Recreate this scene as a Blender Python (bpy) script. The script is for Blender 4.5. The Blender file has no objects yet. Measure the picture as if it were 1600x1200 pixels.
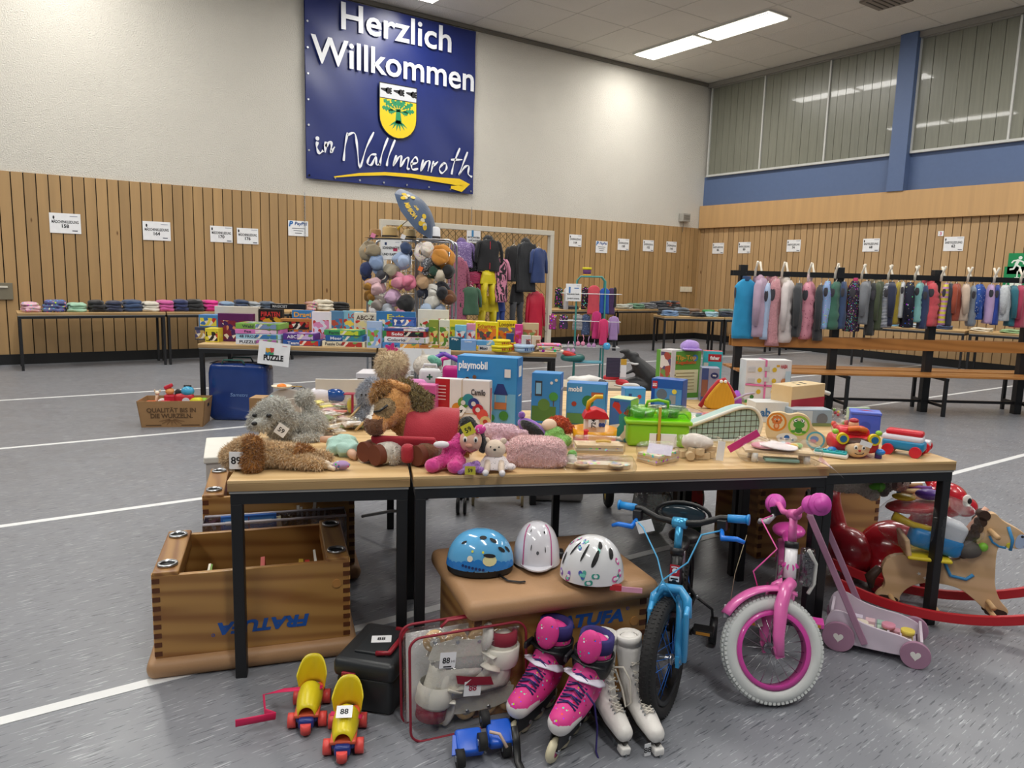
import bpy, bmesh, math, random
import numpy as np
from mathutils import Vector, Matrix, Euler
S=bpy.context.scene; COL=S.collection
PI=math.pi; rad=math.radians
random.seed(7)
# ---------------- camera
F,YAW,PITCH,ROLL,CH=1166.2,0.6048,0.146,0.0269,1.5
_cy,_sy,_cp,_sp=math.cos(YAW),math.sin(YAW),math.cos(PITCH),math.sin(PITCH)
FW=Vector((_sy*_cp,_cy*_cp,-_sp)); _rt=Vector((_cy,-_sy,0)); _up=_rt.cross(FW)
RT=_rt*math.cos(ROLL)+_up*math.sin(ROLL); UP=_up*math.cos(ROLL)-_rt*math.sin(ROLL)
cam=bpy.data.objects.new('camera',bpy.data.cameras.new('camera')); COL.objects.link(cam)
cam.matrix_world=Matrix(((RT.x,UP.x,-FW.x,0),(RT.y,UP.y,-FW.y,0),(RT.z,UP.z,-FW.z,CH),(0,0,0,1)))
cam.data.sensor_width=36; cam.data.lens=F*36/1600; cam.data.clip_start=.05; cam.data.clip_end=100
S.camera=cam
# ---------------- world, exposure
w=bpy.data.worlds.new('world'); S.world=w; w.use_nodes=True
w.node_tree.nodes['Background'].inputs[0].default_value=(.82,.9,1,1); w.node_tree.nodes['Background'].inputs[1].default_value=.10
vs=S.view_settings; vs.view_transform='Standard'; vs.look='None'; vs.exposure=-0.1; vs.gamma=1; vs.use_curve_mapping=False
LAMP_W=70.0
# lamp fixture spots: centre x, y range (pairs along y)
LAMPS=[(x,y0,y0+1.7) for x in (-4.4,.95,6.35,11.75) for y0 in (-2.7,-.95,3.15,4.9,8.95,10.7)]
for x,a,b in LAMPS:
    L=bpy.data.lights.new('tube_light','AREA'); L.shape='RECTANGLE'; L.size=.5; L.size_y=b-a-.06; L.energy=LAMP_W; L.color=(1,.975,.93)
    o=bpy.data.objects.new('tube_light',L); COL.objects.link(o); o.location=(x,(a+b)/2,6.13)
# ---------------- pixel -> real place on a surface of known height
def ray(px,py): return FW+RT*((px-800)/F)+UP*((600-py)/F)
def G(px,py,z=0.0):
    d=ray(px,py); t=(z-CH)/d.z; return Vector((d.x*t,d.y*t,z))
def GY(px,py,Y):
    d=ray(px,py); t=Y/d.y; return Vector((d.x*t,Y,CH+d.z*t))
def GX(px,py,X):
    d=ray(px,py); t=X/d.x; return Vector((X,d.y*t,CH+d.z*t))
def ppm(P): return F/((Vector(P)-Vector((0,0,CH))).dot(FW))
ANG=math.atan2(-.403,.915)      # direction of the front row of tables
E1=Vector((.915,-.403,0)); E2=Vector((.403,.915,0)); O0=Vector((.63,2.66,0)); TZ=.753
def AB(a,b,z=TZ): return O0+E1*a+E2*b+Vector((0,0,z))
CANG=-YAW                       # facing the viewer squarely
# ---------------- materials
def lin(h):
    if not isinstance(h,str): return tuple(h)
    h=h.lstrip('#'); c=[int(h[i:i+2],16)/255 for i in (0,2,4)]
    return tuple((x/12.92 if x<=.04045 else ((x+.055)/1.055)**2.4) for x in c)
_M={}
def M(c,rough=.5,kind='plain',c2=None,sc=1.0,**kw):
    key=(str(c),rough,kind,str(c2),sc,tuple(sorted(kw.items())))
    if key in _M: return _M[key]
    m=bpy.data.materials.new(kind+'_'+str(c)); m.use_nodes=True; nt=m.node_tree; N=nt.nodes; Lk=nt.links
    b=N['Principled BSDF']; col=lin(c); b.inputs['Roughness'].default_value=rough
    b.inputs['Base Color'].default_value=(*col,1); b.inputs['Metallic'].default_value=kw.get('metal',0)
    if kw.get('coat'): b.inputs['Coat Weight'].default_value=kw['coat']
    tc=N.new('ShaderNodeTexCoord')
    def node(t,**ins):
        n=N.new(t)
        for k,v in ins.items(): n.inputs[k.replace('_',' ')].default_value=v
        return n
    def mapping(s,rot=(0,0,0)):
        mp=N.new('ShaderNodeMapping'); mp.inputs['Scale'].default_value=s; mp.inputs['Rotation'].default_value=rot
        Lk.new(tc.outputs['Object'],mp.inputs['Vector']); return mp
    def noise(scale,detail=3,s=(1,1,1)):
        n=node('ShaderNodeTexNoise',Scale=scale,Detail=detail); Lk.new(mapping(s).outputs[0],n.inputs['Vector']); return n
    def bump(src,st,dist=.01):
        bp=node('ShaderNodeBump',Strength=st,Distance=dist); Lk.new(src,bp.inputs['Height']); Lk.new(bp.outputs[0],b.inputs['Normal'])
    def mix(fac,a,bb):
        mx=N.new('ShaderNodeMix'); mx.data_type='RGBA'
        if hasattr(fac,'name'): Lk.new(fac,mx.inputs[0])
        else: mx.inputs[0].default_value=fac
        for i,v in ((6,a),(7,bb)):
            if isinstance(v,tuple): mx.inputs[i].default_value=(*v[:3],1)
            else: Lk.new(v,mx.inputs[i])
        return mx.outputs[2]
    def ramp(src,stops,interp='LINEAR'):
        r=N.new('ShaderNodeValToRGB'); r.color_ramp.interpolation=interp; e=r.color_ramp.elements
        while len(e)<len(stops): e.new(.5)
        for q,(p,cc) in zip(e,stops): q.position=p; q.color=(*cc[:3],1)
        Lk.new(src,r.inputs[0]); return r.outputs[0]
    dark=tuple(x*.8 for x in col); lite=tuple(min(1,x*1.15+.01) for x in col)
    c2l=lin(c2) if c2 else dark
    if kind=='plain':
        n=noise(14*sc); Lk.new(mix(n.outputs[0],tuple(x*.93 for x in col),tuple(min(1,x*1.07) for x in col)),b.inputs['Base Color'])
    elif kind=='fabric':
        n=noise(9*sc,4); Lk.new(mix(n.outputs[0],dark,lite),b.inputs['Base Color']); n2=noise(220*sc,1); bump(n2.outputs[0],.35,.004)
        b.inputs['Sheen Weight'].default_value=.25
    elif kind=='plush':
        n=noise(60*sc,4); Lk.new(mix(n.outputs[0],tuple(x*.72 for x in col),lite),b.inputs['Base Color']); bump(n.outputs[0],.8,.012)
        b.inputs['Sheen Weight'].default_value=.4
    elif kind in('dots','flecks'):
        v=node('ShaderNodeTexVoronoi',Scale=40*sc); Lk.new(mapping((1,1,1)).outputs[0],v.inputs['Vector'])
        r=ramp(v.outputs['Distance'],[(0,(1,1,1)),(kw.get('t',.35),(0,0,0))],'CONSTANT')
        if kind=='flecks':
            hs=N.new('ShaderNodeHueSaturation'); hs.inputs['Saturation'].default_value=1.3; Lk.new(v.outputs['Color'],hs.inputs['Color']); c2s=hs.outputs[0]
            Lk.new(mix(r,col,c2s),b.inputs['Base Color'])
        else: Lk.new(mix(r,col,c2l),b.inputs['Base Color'])
    elif kind=='stripes':
        wv=node('ShaderNodeTexWave',Scale=12*sc,Distortion=kw.get('dist',0)); wv.bands_direction=kw.get('dir','Z')
        Lk.new(mapping((1,1,1)).outputs[0],wv.inputs['Vector'])
        Lk.new(ramp(wv.outputs['Fac'],[(0,col),(kw.get('t',.5),c2l)],'CONSTANT'),b.inputs['Base Color'])
    elif kind=='art':      # printed picture of coloured patches
        v=node('ShaderNodeTexVoronoi',Scale=22*sc); v.feature='F1'; Lk.new(mapping((1,1,1)).outputs[0],v.inputs['Vector'])
        n=noise(10*sc,2)
        pal=[col,c2l,lin(kw.get('c3','#e8e0d0')),lin(kw.get('c4','#c03a30')),lin(kw.get('c5','#2a4a86'))]
        sp=N.new('ShaderNodeSeparateColor'); Lk.new(v.outputs['Color'],sp.inputs[0])
        Lk.new(ramp(sp.outputs[0],[(0,pal[0]),(.38,pal[1]),(.6,pal[2]),(.76,pal[3]),(.88,pal[4])],'CONSTANT'),b.inputs['Base Color'])
    elif kind=='pine':     # long grain wood
        ax=kw.get('ax','X'); s={'X':(.10,1,1),'Y':(1,.10,1),'Z':(1,1,.10)}[ax]
        n=noise(5*sc,4,s); wv=node('ShaderNodeTexWave',Scale=7*sc,Distortion=9,Detail=2); wv.bands_direction='DIAGONAL'
        wv.inputs['Detail Scale'].default_value=.6; Lk.new(mapping(tuple(q*1. for q in s)).outputs[0],wv.inputs['Vector'])
        c1=mix(ramp(wv.outputs['Fac'],[(0,(0,0,0)),(.55,(.75,.75,.75)),(1,(1,1,1))]),tuple(x*kw.get('gr',.95) for x in c2l),col); fq=ramp(n.outputs[0],[(.3,(0,0,0)),(.8,(.55,.55,.55))]); Lk.new(mix(fq,c1,lite),b.inputs['Base Color']); bump(wv.outputs['Fac'],.05,.003)
    elif kind=='board':    # wall boards: each board its own tone, knots
        gi=N.new('ShaderNodeNewGeometry'); n=noise(1.6,5,(6,6,.35)); v=node('ShaderNodeTexVoronoi',Scale=2.2); Lk.new(mapping((1.6,1.6,.55)).outputs[0],v.inputs['Vector'])
        k=ramp(v.outputs['Distance'],[(0,(1,1,1)),(.045,(1,1,1)),(.07,(0,0,0))])
        base=ramp(gi.outputs['Random Per Island'],[(0,tuple(x*.86 for x in col)),(.5,col),(1,tuple(x*1.12 for x in col))])
        g=mix(n.outputs[0],(.78,.78,.78),(1.2,1.17,1.12)); mx=N.new('ShaderNodeMix'); mx.data_type='RGBA'; mx.blend_type='MULTIPLY'; mx.inputs[0].default_value=.8
        Lk.new(base,mx.inputs[6]); Lk.new(g,mx.inputs[7]); kn=mix(k,mx.outputs[2],lin('#5a3512')); Lk.new(kn,b.inputs['Base Color'])
    elif kind=='plaster':
        n=noise(60,5); n2=noise(1.2,3); Lk.new(mix(n2.outputs[0],tuple(x*.94 for x in col),tuple(min(1,x*1.05) for x in col)),b.inputs['Base Color']); bump(n.outputs[0],.75,.03)
    elif kind=='lino':
        def noise(scale,detail=3,s=(1,1,1),_n=noise):
            q=_n(scale,detail,(1,1,1))
            if s!=(1,1,1): mp=q.inputs['Vector'].links[0].from_node; mp.vector_type='TEXTURE'; mp.inputs['Scale'].default_value=(1/s[0],1,1); mp.inputs['Rotation'].default_value=(0,0,rad(5))
            return q
        n=noise(110,3,(.09,1,1)); n.inputs['Roughness'].default_value=.6; n2=noise(1.3,4); n3=noise(125,3,(.09,1,1))
        c1=mix(n2.outputs[0],tuple(x*.88 for x in col),tuple(x*1.1 for x in col))
        r=ramp(n.outputs[0],[(.0,(0,0,0)),(.60,(0,0,0)),(.66,(1,1,1))]); r2=ramp(n3.outputs[0],[(0,(1,1,1)),(.34,(1,1,1)),(.39,(0,0,0))])
        c2_=mix(r,c1,lin('#a9acb2')); Lk.new(mix(r2,c2_,lin('#54575f')),b.inputs['Base Color'])
        n4=noise(5,3); rr=ramp(n4.outputs[0],[(0,(.25,.25,.25)),(1,(.5,.5,.5))]); Lk.new(rr,b.inputs['Roughness'])
    elif kind=='brushed':
        n=noise(3,5,(8,8,.5)); Lk.new(mix(n.outputs[0],dark,lite),b.inputs['Base Color']); bump(n.outputs[0],.15,.01)
    elif kind=='leather':
        n=noise(6,5); n2=noise(120,3); Lk.new(mix(n.outputs[0],dark,lite),b.inputs['Base Color']); bump(n2.outputs[0],.2,.003)
    elif kind=='film':     # clear plastic film
        tr=N.new('ShaderNodeBsdfTransparent'); gl=node('ShaderNodeBsdfGlossy',Roughness=rough); ms=N.new('ShaderNodeMixShader')
        tr.inputs[0].default_value=(*col,1); fr=node('ShaderNodeLayerWeight',Blend=.5); pw_=N.new('ShaderNodeMath'); pw_.operation='POWER'; pw_.inputs[1].default_value=4; Lk.new(fr.outputs['Facing'],pw_.inputs[0]); ad=N.new('ShaderNodeMath'); ad.operation='MULTIPLY_ADD'; ad.inputs[1].default_value=.5; ad.inputs[2].default_value=kw.get('add',.06)
        Lk.new(pw_.outputs[0],ad.inputs[0]); Lk.new(ad.outputs[0],ms.inputs[0]); Lk.new(tr.outputs[0],ms.inputs[1]); Lk.new(gl.outputs[0],ms.inputs[2])
        n=noise(14*sc,4); bp=node('ShaderNodeBump',Strength=1,Distance=.05); Lk.new(n.outputs[0],bp.inputs['Height']); Lk.new(bp.outputs[0],gl.inputs['Normal'])
        Lk.new(ms.outputs[0],N['Material Output'].inputs[0])
    elif kind=='emit':
        b.inputs['Emission Color'].default_value=(*col,1); b.inputs['Emission Strength'].default_value=kw.get('e',1)
    _M[key]=m; return m
# ---------------- mesh kit
def basis(loc=(0,0,0),rx=0,ry=0,rz=0,s=(1,1,1)):
    return Matrix.Translation(loc)@Euler((rx,ry,rz)).to_matrix().to_4x4()@Matrix.Diagonal((*s,1))
def frame_front(y=0,x=0,z=0,rz=0):     # (u,v) print plane facing -y (v up)
    return Matrix.Translation((x,y,z))@Matrix.Rotation(rz,4,'Z')@Matrix(((1,0,0,0),(0,0,-1,0),(0,1,0,0),(0,0,0,1)))
def frame_top(z=0,rz=0,x=0,y=0): return Matrix.Translation((x,y,z))@Matrix.Rotation(rz,4,'Z')
_T={}
def text_mesh(s,bold=0.0):
    k=(s,bold)
    if k not in _T:
        c=bpy.data.curves.new('txt','FONT'); c.body=s; c.size=1; c.offset=bold; c.resolution_u=3; c.align_x='CENTER'; c.align_y='CENTER'
        o=bpy.data.objects.new('txt',c); COL.objects.link(o); bpy.context.view_layer.update()
        me=bpy.data.meshes.new_from_object(o.evaluated_get(bpy.context.evaluated_depsgraph_get()))
        v=np.array([x.co[:] for x in me.vertices]) if len(me.vertices) else np.zeros((0,3)); f=[tuple(p.vertices) for p in me.polygons]
        bpy.data.objects.remove(o); bpy.data.meshes.remove(me); bpy.data.curves.remove(c); _T[k]=(v,f)
    return _T[k]
class MB:
    def __init__(s): s.v=[]; s.f=[]; s.m=[]; s.mats=[]; s.sm=[]
    def mi(s,m):
        if m not in s.mats: s.mats.append(m)
        return s.mats.index(m)
    def add(s,vs_,fs,m,T=None,sm=False):
        k=len(s.v); i=s.mi(m)
        if T is not None: vs_=[T@Vector(v) for v in vs_]
        s.v.extend([tuple(v) for v in vs_]); s.f.extend([tuple(a+k for a in f) for f in fs]); s.m.extend([i]*len(fs)); s.sm.extend([sm]*len(fs)); return s
    def box(s,c,d,m,T=None,rz=0,rx=0,ry=0,taper=1):
        x,y,z=d[0]/2,d[1]/2,d[2]/2; t=taper
        vs_=[(-x,-y,-z),(x,-y,-z),(x,y,-z),(-x,y,-z),(-x*t,-y*t,z),(x*t,-y*t,z),(x*t,y*t,z),(-x*t,y*t,z)]
        B=basis(c,rx,ry,rz); B=T@B if T is not None else B
        return s.add(vs_,[(0,3,2,1),(4,5,6,7),(0,1,5,4),(1,2,6,5),(2,3,7,6),(3,0,4,7)],m,B)
    def rbox(s,c,d,m,r=.01,T=None,rz=0,rx=0,ry=0,n=3):   # box with rounded edges
        bm=bmesh.new(); bmesh.ops.create_cube(bm,size=1)
        for v in bm.verts: v.co=Vector((v.co.x*d[0],v.co.y*d[1],v.co.z*d[2]))
        bmesh.ops.bevel(bm,geom=bm.edges[:],offset=min(r,min(d)*.49),segments=n,affect='EDGES',profile=.5)
        B=basis(c,rx,ry,rz); B=T@B if T is not None else B
        s.add([v.co for v in bm.verts],[[v.index for v in f.verts] for f in bm.faces],m,B,True); bm.free(); return s
    def ell(s,c,r,m,T=None,rz=0,rx=0,ry=0,nu=16,nv=10,e=1.0):
        vs_=[];fs=[]
        pw=lambda x:math.copysign(abs(x)**e,x)
        for j in range(nv+1):
            a=-PI/2+PI*j/nv
            for i in range(nu):
                b=2*PI*i/nu; vs_.append((r[0]*pw(math.cos(a))*pw(math.cos(b)),r[1]*pw(math.cos(a))*pw(math.sin(b)),r[2]*pw(math.sin(a))))
        for j in range(nv):
            for i in range(nu): fs.append((j*nu+i,j*nu+(i+1)%nu,(j+1)*nu+(i+1)%nu,(j+1)*nu+i))
        B=basis(c,rx,ry,rz); B=T@B if T is not None else B
        return s.add(vs_,fs,m,B,True)
    def tube(s,pts,r,m,n=8,T=None,closed=False,caps=True,flat=1.0):
        P=[Vector(p) for p in pts]; L=len(P); R=r if isinstance(r,(list,tuple)) else [r]*L; vs_=[];fs=[]
        t0=None;nrm=None
        for i in range(L):
            if closed: t=(P[(i+1)%L]-P[i-1])
            else: t=P[min(i+1,L-1)]-P[max(i-1,0)]
            t=t.normalized() if t.length>1e-9 else Vector((0,0,1))
            if nrm is None:
                ref=Vector((0,0,1)) if abs(t.z)<.9 else Vector((1,0,0)); nrm=t.cross(ref).normalized()
            else:
                nrm=(nrm-t*nrm.dot(t)); nrm=nrm.normalized() if nrm.length>1e-6 else t.orthogonal().normalized()
            bn=t.cross(nrm)
            for k in range(n):
                a=2*PI*k/n; vs_.append(P[i]+(nrm*math.cos(a)+bn*math.sin(a)*flat)*R[i])
        for i in range(L if closed else L-1):
            for k in range(n):
                a=i*n+k;b=i*n+(k+1)%n;c=((i+1)%L)*n+(k+1)%n;d=((i+1)%L)*n+k; fs.append((a,b,c,d))
        if not closed and caps: fs.append(tuple(range(n))[::-1]); fs.append(tuple((L-1)*n+k for k in range(n)))
        return s.add(vs_,fs,m,T,True)
    def cyl(s,a,b,r,m,n=16,T=None,r2=None):
        a=Vector(a);b=Vector(b); r2=r if r2 is None else r2
        t=(b-a).normalized(); u=t.orthogonal().normalized(); w_=t.cross(u); vs_=[]
        for P,q in ((a,r),(b,r2)):
            for k in range(n): an=2*PI*k/n; vs_.append(P+(u*math.cos(an)+w_*math.sin(an))*q)
        fs=[(k,(k+1)%n,n+(k+1)%n,n+k) for k in range(n)]
        s.add(vs_,fs,m,T,True); k0=len(s.v)-2*n; i=s.mi(m)
        s.f+= [tuple(k0+k for k in range(n))[::-1],tuple(k0+n+k for k in range(n))]; s.m+=[i,i]; s.sm+=[False,False]; return s
    def lathe(s,prof,m,n=24,T=None,a0=0,a1=2*PI,sm=True):
        full=abs(a1-a0-2*PI)<1e-6; K=n if full else n+1; vs_=[];fs=[]
        for r,z in prof:
            for k in range(K): a=a0+(a1-a0)*k/n; vs_.append((r*math.cos(a),r*math.sin(a),z))
        for j in range(len(prof)-1):
            for k in range(n): fs.append((j*K+k,j*K+(k+1)%K,(j+1)*K+(k+1)%K,(j+1)*K+k))
        return s.add(vs_,fs,m,T,sm)
    def prism(s,poly,h,m,T=None,m2=None):   # polygon in local xy extruded to z=h
        n=len(poly); vs_=[(p[0],p[1],0) for p in poly]+[(p[0],p[1],h) for p in poly]
        s.add(vs_,[tuple(range(n))[::-1],tuple(range(n,2*n))],m,T)
        k=len(s.v)-2*n; i=s.mi(m2 or m)
        for a in range(n): s.f.append((k+a,k+(a+1)%n,k+n+(a+1)%n,k+n+a)); s.m.append(i); s.sm.append(False)
        return s
    # printing on a plane: Fr maps (u,v,height)
    def p_poly(s,pts,m,Fr,l=1): return s.add([(p[0],p[1],.0006*l) for p in pts],[tuple(range(len(pts)))],m,Fr)
    def p_rect(s,u,v,w_,h,m,Fr,l=1,rot=0):
        c,d=math.cos(rot),math.sin(rot); return s.p_poly([(u+c*x-d*y,v+d*x+c*y) for x,y in((-w_/2,-h/2),(w_/2,-h/2),(w_/2,h/2),(-w_/2,h/2))],m,Fr,l)
    def p_disc(s,u,v,r,m,Fr,l=1,n=18,ry=None): ry=ry or r; return s.p_poly([(u+r*math.cos(2*PI*k/n),v+ry*math.sin(2*PI*k/n)) for k in range(n)],m,Fr,l)
    def p_text(s,t,u,v,h,m,Fr,l=1,bold=0.0,w=None,rot=0,mirror=False,italic=0):
        V,fs=text_mesh(t,bold)
        if not len(V): return s
        sc=h/.72; x0,x1=V[:,0].min(),V[:,0].max(); cx=(x0+x1)/2; cyy=(V[:,1].min()+V[:,1].max())/2; sx=(w/(x1-x0)) if w else sc
        c,d=math.cos(rot),math.sin(rot); out=[]
        for p in V:
            x=(p[0]-cx)*sx; y=(p[1]-cyy)*sc; x+=italic*y
            out.append((u+c*x-d*y,v+d*x+c*y,.0006*l))
        return s.add(out,fs,m,Fr)
    def p_stroke(s,pts,w_,m,Fr,l=1):
        W=w_ if isinstance(w_,(list,tuple)) else [w_]*len(pts); P=[Vector((p[0],p[1])) for p in pts]; L_=[];R_=[]
        for i in range(len(P)):
            t=P[min(i+1,len(P)-1)]-P[max(i-1,0)]; t=t.normalized() if t.length else Vector((1,0)); nn=Vector((-t.y,t.x))*W[i]/2
            L_.append(P[i]+nn);R_.append(P[i]-nn)
        n=len(P); vs_=[(p.x,p.y,.0006*l) for p in L_+R_]
        return s.add(vs_,[(n+i,n+i+1,i+1,i) for i in range(n-1)],m,Fr)
    def jit(s,a,sc=8,seed=0):
        from mathutils import noise as NZ
        for i,v in enumerate(s.v):
            p=Vector(v)*sc+Vector((seed*3.1,seed*1.7,seed)); q=NZ.noise_vector(p); s.v[i]=(v[0]+q.x*a,v[1]+q.y*a,v[2]+q.z*a)
        return s
    def build(s,name,parent=None,loc=None,rz=0,label=None,cat=None,group=None,kind=None,bevel=0,rot=None):
        me=bpy.data.meshes.new(name); me.from_pydata(s.v,[],s.f); 
        for m in s.mats: me.materials.append(m)
        me.polygons.foreach_set('material_index',s.m); me.polygons.foreach_set('use_smooth',s.sm); me.update()
        o=bpy.data.objects.new(name,me); COL.objects.link(o)
        if parent is not None: o.parent=parent
        if loc is not None: o.location=loc
        if rz: o.rotation_euler=(0,0,rz)
        if rot: o.rotation_euler=rot
        tag(o,label,cat,group,kind)
        if bevel:
            q=o.modifiers.new('bevel','BEVEL'); q.width=bevel; q.segments=2; q.limit_method='ANGLE'
        return o
def tag(o,label=None,cat=None,group=None,kind=None):
    if label: o['label']=label
    if cat: o['category']=cat
    if group: o['group']=group
    if kind: o['kind']=kind
    return o
def T(name,label,cat,loc=(0,0,0),rz=0,group=None,rot=None):
    o=bpy.data.objects.new(name,None); COL.objects.link(o); o.empty_display_size=.05; o.location=loc; o.rotation_euler=rot or (0,0,rz)
    return tag(o,label,cat,group)
def copy_tree(o,loc=None,rz=None,label=None,parent=None,rot=None):
    kids=[c for c in bpy.data.objects if c.parent==o]
    c=o.copy(); COL.objects.link(c)
    if parent is not None: c.parent=parent
    if loc is not None: c.location=loc
    if rz is not None: c.rotation_euler=(0,0,rz)
    if rot is not None: c.rotation_euler=rot
    if label: c['label']=label
    for k in kids: copy_tree(k,parent=c)
    return c
# soft bodies: overlapping ellipsoids / capsules fused into one surface
def blob(name,parts,m,parent=None,vox=.006,smooth=4,fur=0,furn=6000,furm=None,furw=.002,region=None,gravity=.3,**kw):
    mb=MB()
    for p in parts:
        if p[0]=='e': mb.ell(p[1],p[2],m,**(p[3] if len(p)>3 else {}))
        elif p[0]=='c':
            a,b_,r0,r1=Vector(p[1]),Vector(p[2]),p[3],p[4]; n=7
            mb.tube([a.lerp(b_,i/n) for i in range(n+1)],[r0+(r1-r0)*i/n for i in range(n+1)],m,n=12); mb.ell(a,(r0,)*3,m,nu=12,nv=8); mb.ell(b_,(r1,)*3,m,nu=12,nv=8)
        elif p[0]=='t': mb.tube(p[1],p[2],m,n=12); mb.ell(p[1][0],(p[2][0],)*3,m,nu=12,nv=8); mb.ell(p[1][-1],(p[2][-1],)*3,m,nu=12,nv=8)
    o=mb.build(name)
    r=o.modifiers.new('r','REMESH'); r.mode='VOXEL'; r.voxel_size=vox; q=o.modifiers.new('s','SMOOTH'); q.iterations=smooth; q.factor=.5
    bpy.context.view_layer.update(); dg=bpy.context.evaluated_depsgraph_get()
    me=bpy.data.meshes.new_from_object(o.evaluated_get(dg)); old=o.data; bpy.data.objects.remove(o); bpy.data.meshes.remove(old)
    me.materials.clear(); out=MB(); out.mi(m)
    vs_=[v.co.copy() for v in me.vertices]; nr=[v.normal.copy() for v in me.vertices]; fs=[tuple(p.vertices) for p in me.polygons]; cs=[p.center.copy() for p in me.polygons]; bpy.data.meshes.remove(me)
    out.v=[tuple(v) for v in vs_]; out.f=list(fs); out.sm=[True]*len(fs)
    out.m=[out.mi(region(c) or m) if region else 0 for c in cs]
    if fur:
        rn=random.Random(5); nb=len(fs)
        for _ in range(furn):
            fi=rn.randrange(nb); f=fs[fi]
            wts=[rn.random() for _ in f]; sw=sum(wts); p=Vector((0,0,0)); n_=Vector((0,0,0))
            for a,wt in zip(f,wts): p+=vs_[a]*(wt/sw); n_+=nr[a]*(wt/sw)
            d=(n_+Vector((rn.uniform(-.6,.6),rn.uniform(-.6,.6),rn.uniform(-.6,.6)-gravity))).normalized()
            L_=fur*rn.uniform(.6,1.2); u=d.orthogonal().normalized(); u=(u*math.cos(rn.random()*6)+d.cross(u)*math.sin(rn.random()*6)).normalized()*furw
            k=len(out.v); tip=p+d*L_; out.v+=[tuple(p-u),tuple(p+u),tuple(tip)]; out.f.append((k,k+1,k+2)); out.m.append(out.mi(furm) if furm and out.m[fi]==0 else out.m[fi]); out.sm.append(True)
    return out.build(name,parent,**kw)
# common finishes
BLACK=M('#17181b',.45); STEEL=M('#b9bcc0',.28,metal=1); WHITE=M('#eceae4',.5); PAPER=M('#eff0f2',.7); INK=M('#17171c',.6); DARK=M('#0c0c0e',.6); RUBBER=M('#1b1b1c',.75)
FILM=M('#fbfbfb',.06,'film',add=.07); CARD=M('#a5825a',.8)
def fleur(n,r,cx=0,cy=0,k=.35,ph=0):
    return [(cx+r*(1+k*math.cos(n*2*PI*i/60))*math.cos(2*PI*i/60+ph),cy+r*(1+k*math.cos(n*2*PI*i/60))*math.sin(2*PI*i/60+ph)) for i in range(60)]
def price_tag(parent,Fr,num,w_=.05,h=.035,col=PAPER,name='price_tag',lab='paper price tag',rot=0):
    mb=MB(); R=Fr@Matrix.Rotation(rot,4,'Z')
    mb.add([(-w_/2,-h/2,0),(w_/2,-h/2,0),(w_/2,h/2,0),(-w_/2,h/2,0),(-w_/2,-h/2,.001),(w_/2,-h/2,.001),(w_/2,h/2,.001),(-w_/2,h/2,.001)],[(0,3,2,1),(4,5,6,7),(0,1,5,4),(1,2,6,5),(2,3,7,6),(3,0,4,7)],col,R)
    mb.p_text(num,0,0,h*.42,INK,R,3,bold=.02)
    return mb.build(name,parent,label=lab)
# ======================= THE HALL
YB,XR,ZW,ZBM,ZC=13.046,14.635,2.755,3.294,6.2
XL,YF=-9.0,-5.0
WOODW=M('#ab8b5f',.5,'board'); GAP=M('#1c120a',.9); PLAS=M('#d8d4ca',.85,'plaster')
MB().box(((XL+XR)/2,(YF+YB)/2,-.05),(XR-XL+.6,YB-YF+.6,.1),M('#7e8188',.4,'lino')).build('floor',kind='structure')
LN=M('#dfe1e2',.45)
for i,y in enumerate((2.8,5.0,7.15,9.68)):
    MB().box(((XL+XR)/2,y,.0012),(XR-XL,.052,.0024),LN).build('trim_%d'%(i+1),kind='structure')
# ceiling with faint panel joints
mb=MB().box(((XL+XR)/2,(YF+YB)/2,ZC+.06),(XR-XL+.6,YB-YF+.6,.1),M('#e6e2d9',.8,'plaster'))
for k in range(20): mb.box((XL+1.2*k,(YF+YB)/2,ZC+.008),(.012,YB-YF,.006),M('#cfcbc2',.9))
for k in range(15): mb.box(((XL+XR)/2,YF+1.25*k,ZC+.008),(XR-XL,.012,.006),M('#cfcbc2',.9))
mb.build('ceiling',kind='structure')
# back wall: rough plaster above, boards below
def boards(x0,x1,place,z0,z1,pitch,seed):
    r=random.Random(seed); b=MB(); x=x0
    while x<x1:
        wd=min(pitch-.014,x1-x); place(b,x+wd/2,wd,r.uniform(0,.006),z0,z1); x+=pitch
    return b
mb=boards(XL,XR,lambda b,x,wd,j,z0,z1:b.box((x,YB+.012-j,(z0+z1)/2),(wd,.024,z1-z0),WOODW),.15,ZW,.152,1)
mb.box(((XL+XR)/2,YB+.06,ZW/2),(XR-XL,.06,ZW),GAP)
mb.box(((XL+XR)/2,YB+.10,(ZW+ZC)/2),(XR-XL+.4,.16,ZC-ZW),PLAS)
mb.box(((XL+XR)/2,YB+.16,ZW/2),(XR-XL+.4,.12,ZW),GAP)
mb.build('wall_back',kind='structure')
mb=boards(YF,YB,lambda b,y,wd,j,z0,z1:b.box((XR+.012-j,y,(z0+z1)/2),(.024,wd,z1-z0),M('#b5956c',.5,'board')),.15,ZW,.152,2)
mb.box((XR+.06,(YF+YB)/2,ZW/2),(.06,YB-YF,ZW),GAP)
BLUE=M('#566a90',.55)
mb.box((XR+.13,(YF+YB)/2,ZW/2),(.1,YB-YF+.4,ZW),GAP); mb.box((XR+.12,(YF+YB)/2,(ZBM+4.0)/2),(.16,YB-YF+.4,4.0-ZBM),BLUE)
mb.box((XR+.13,(YF+YB)/2,(4+ZC)/2),(.06,YB-YF+.4,ZC-4),M('#4b4a42',.7))
mb.build('wall_right',kind='structure')
mb=MB().box((XR-.03,(YF+YB)/2,(ZW+ZBM)/2),(.14,YB-YF-.02,ZBM-ZW),M('#c29c6c',.45,'board')); mb.build('trim_5',kind='structure')
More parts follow.
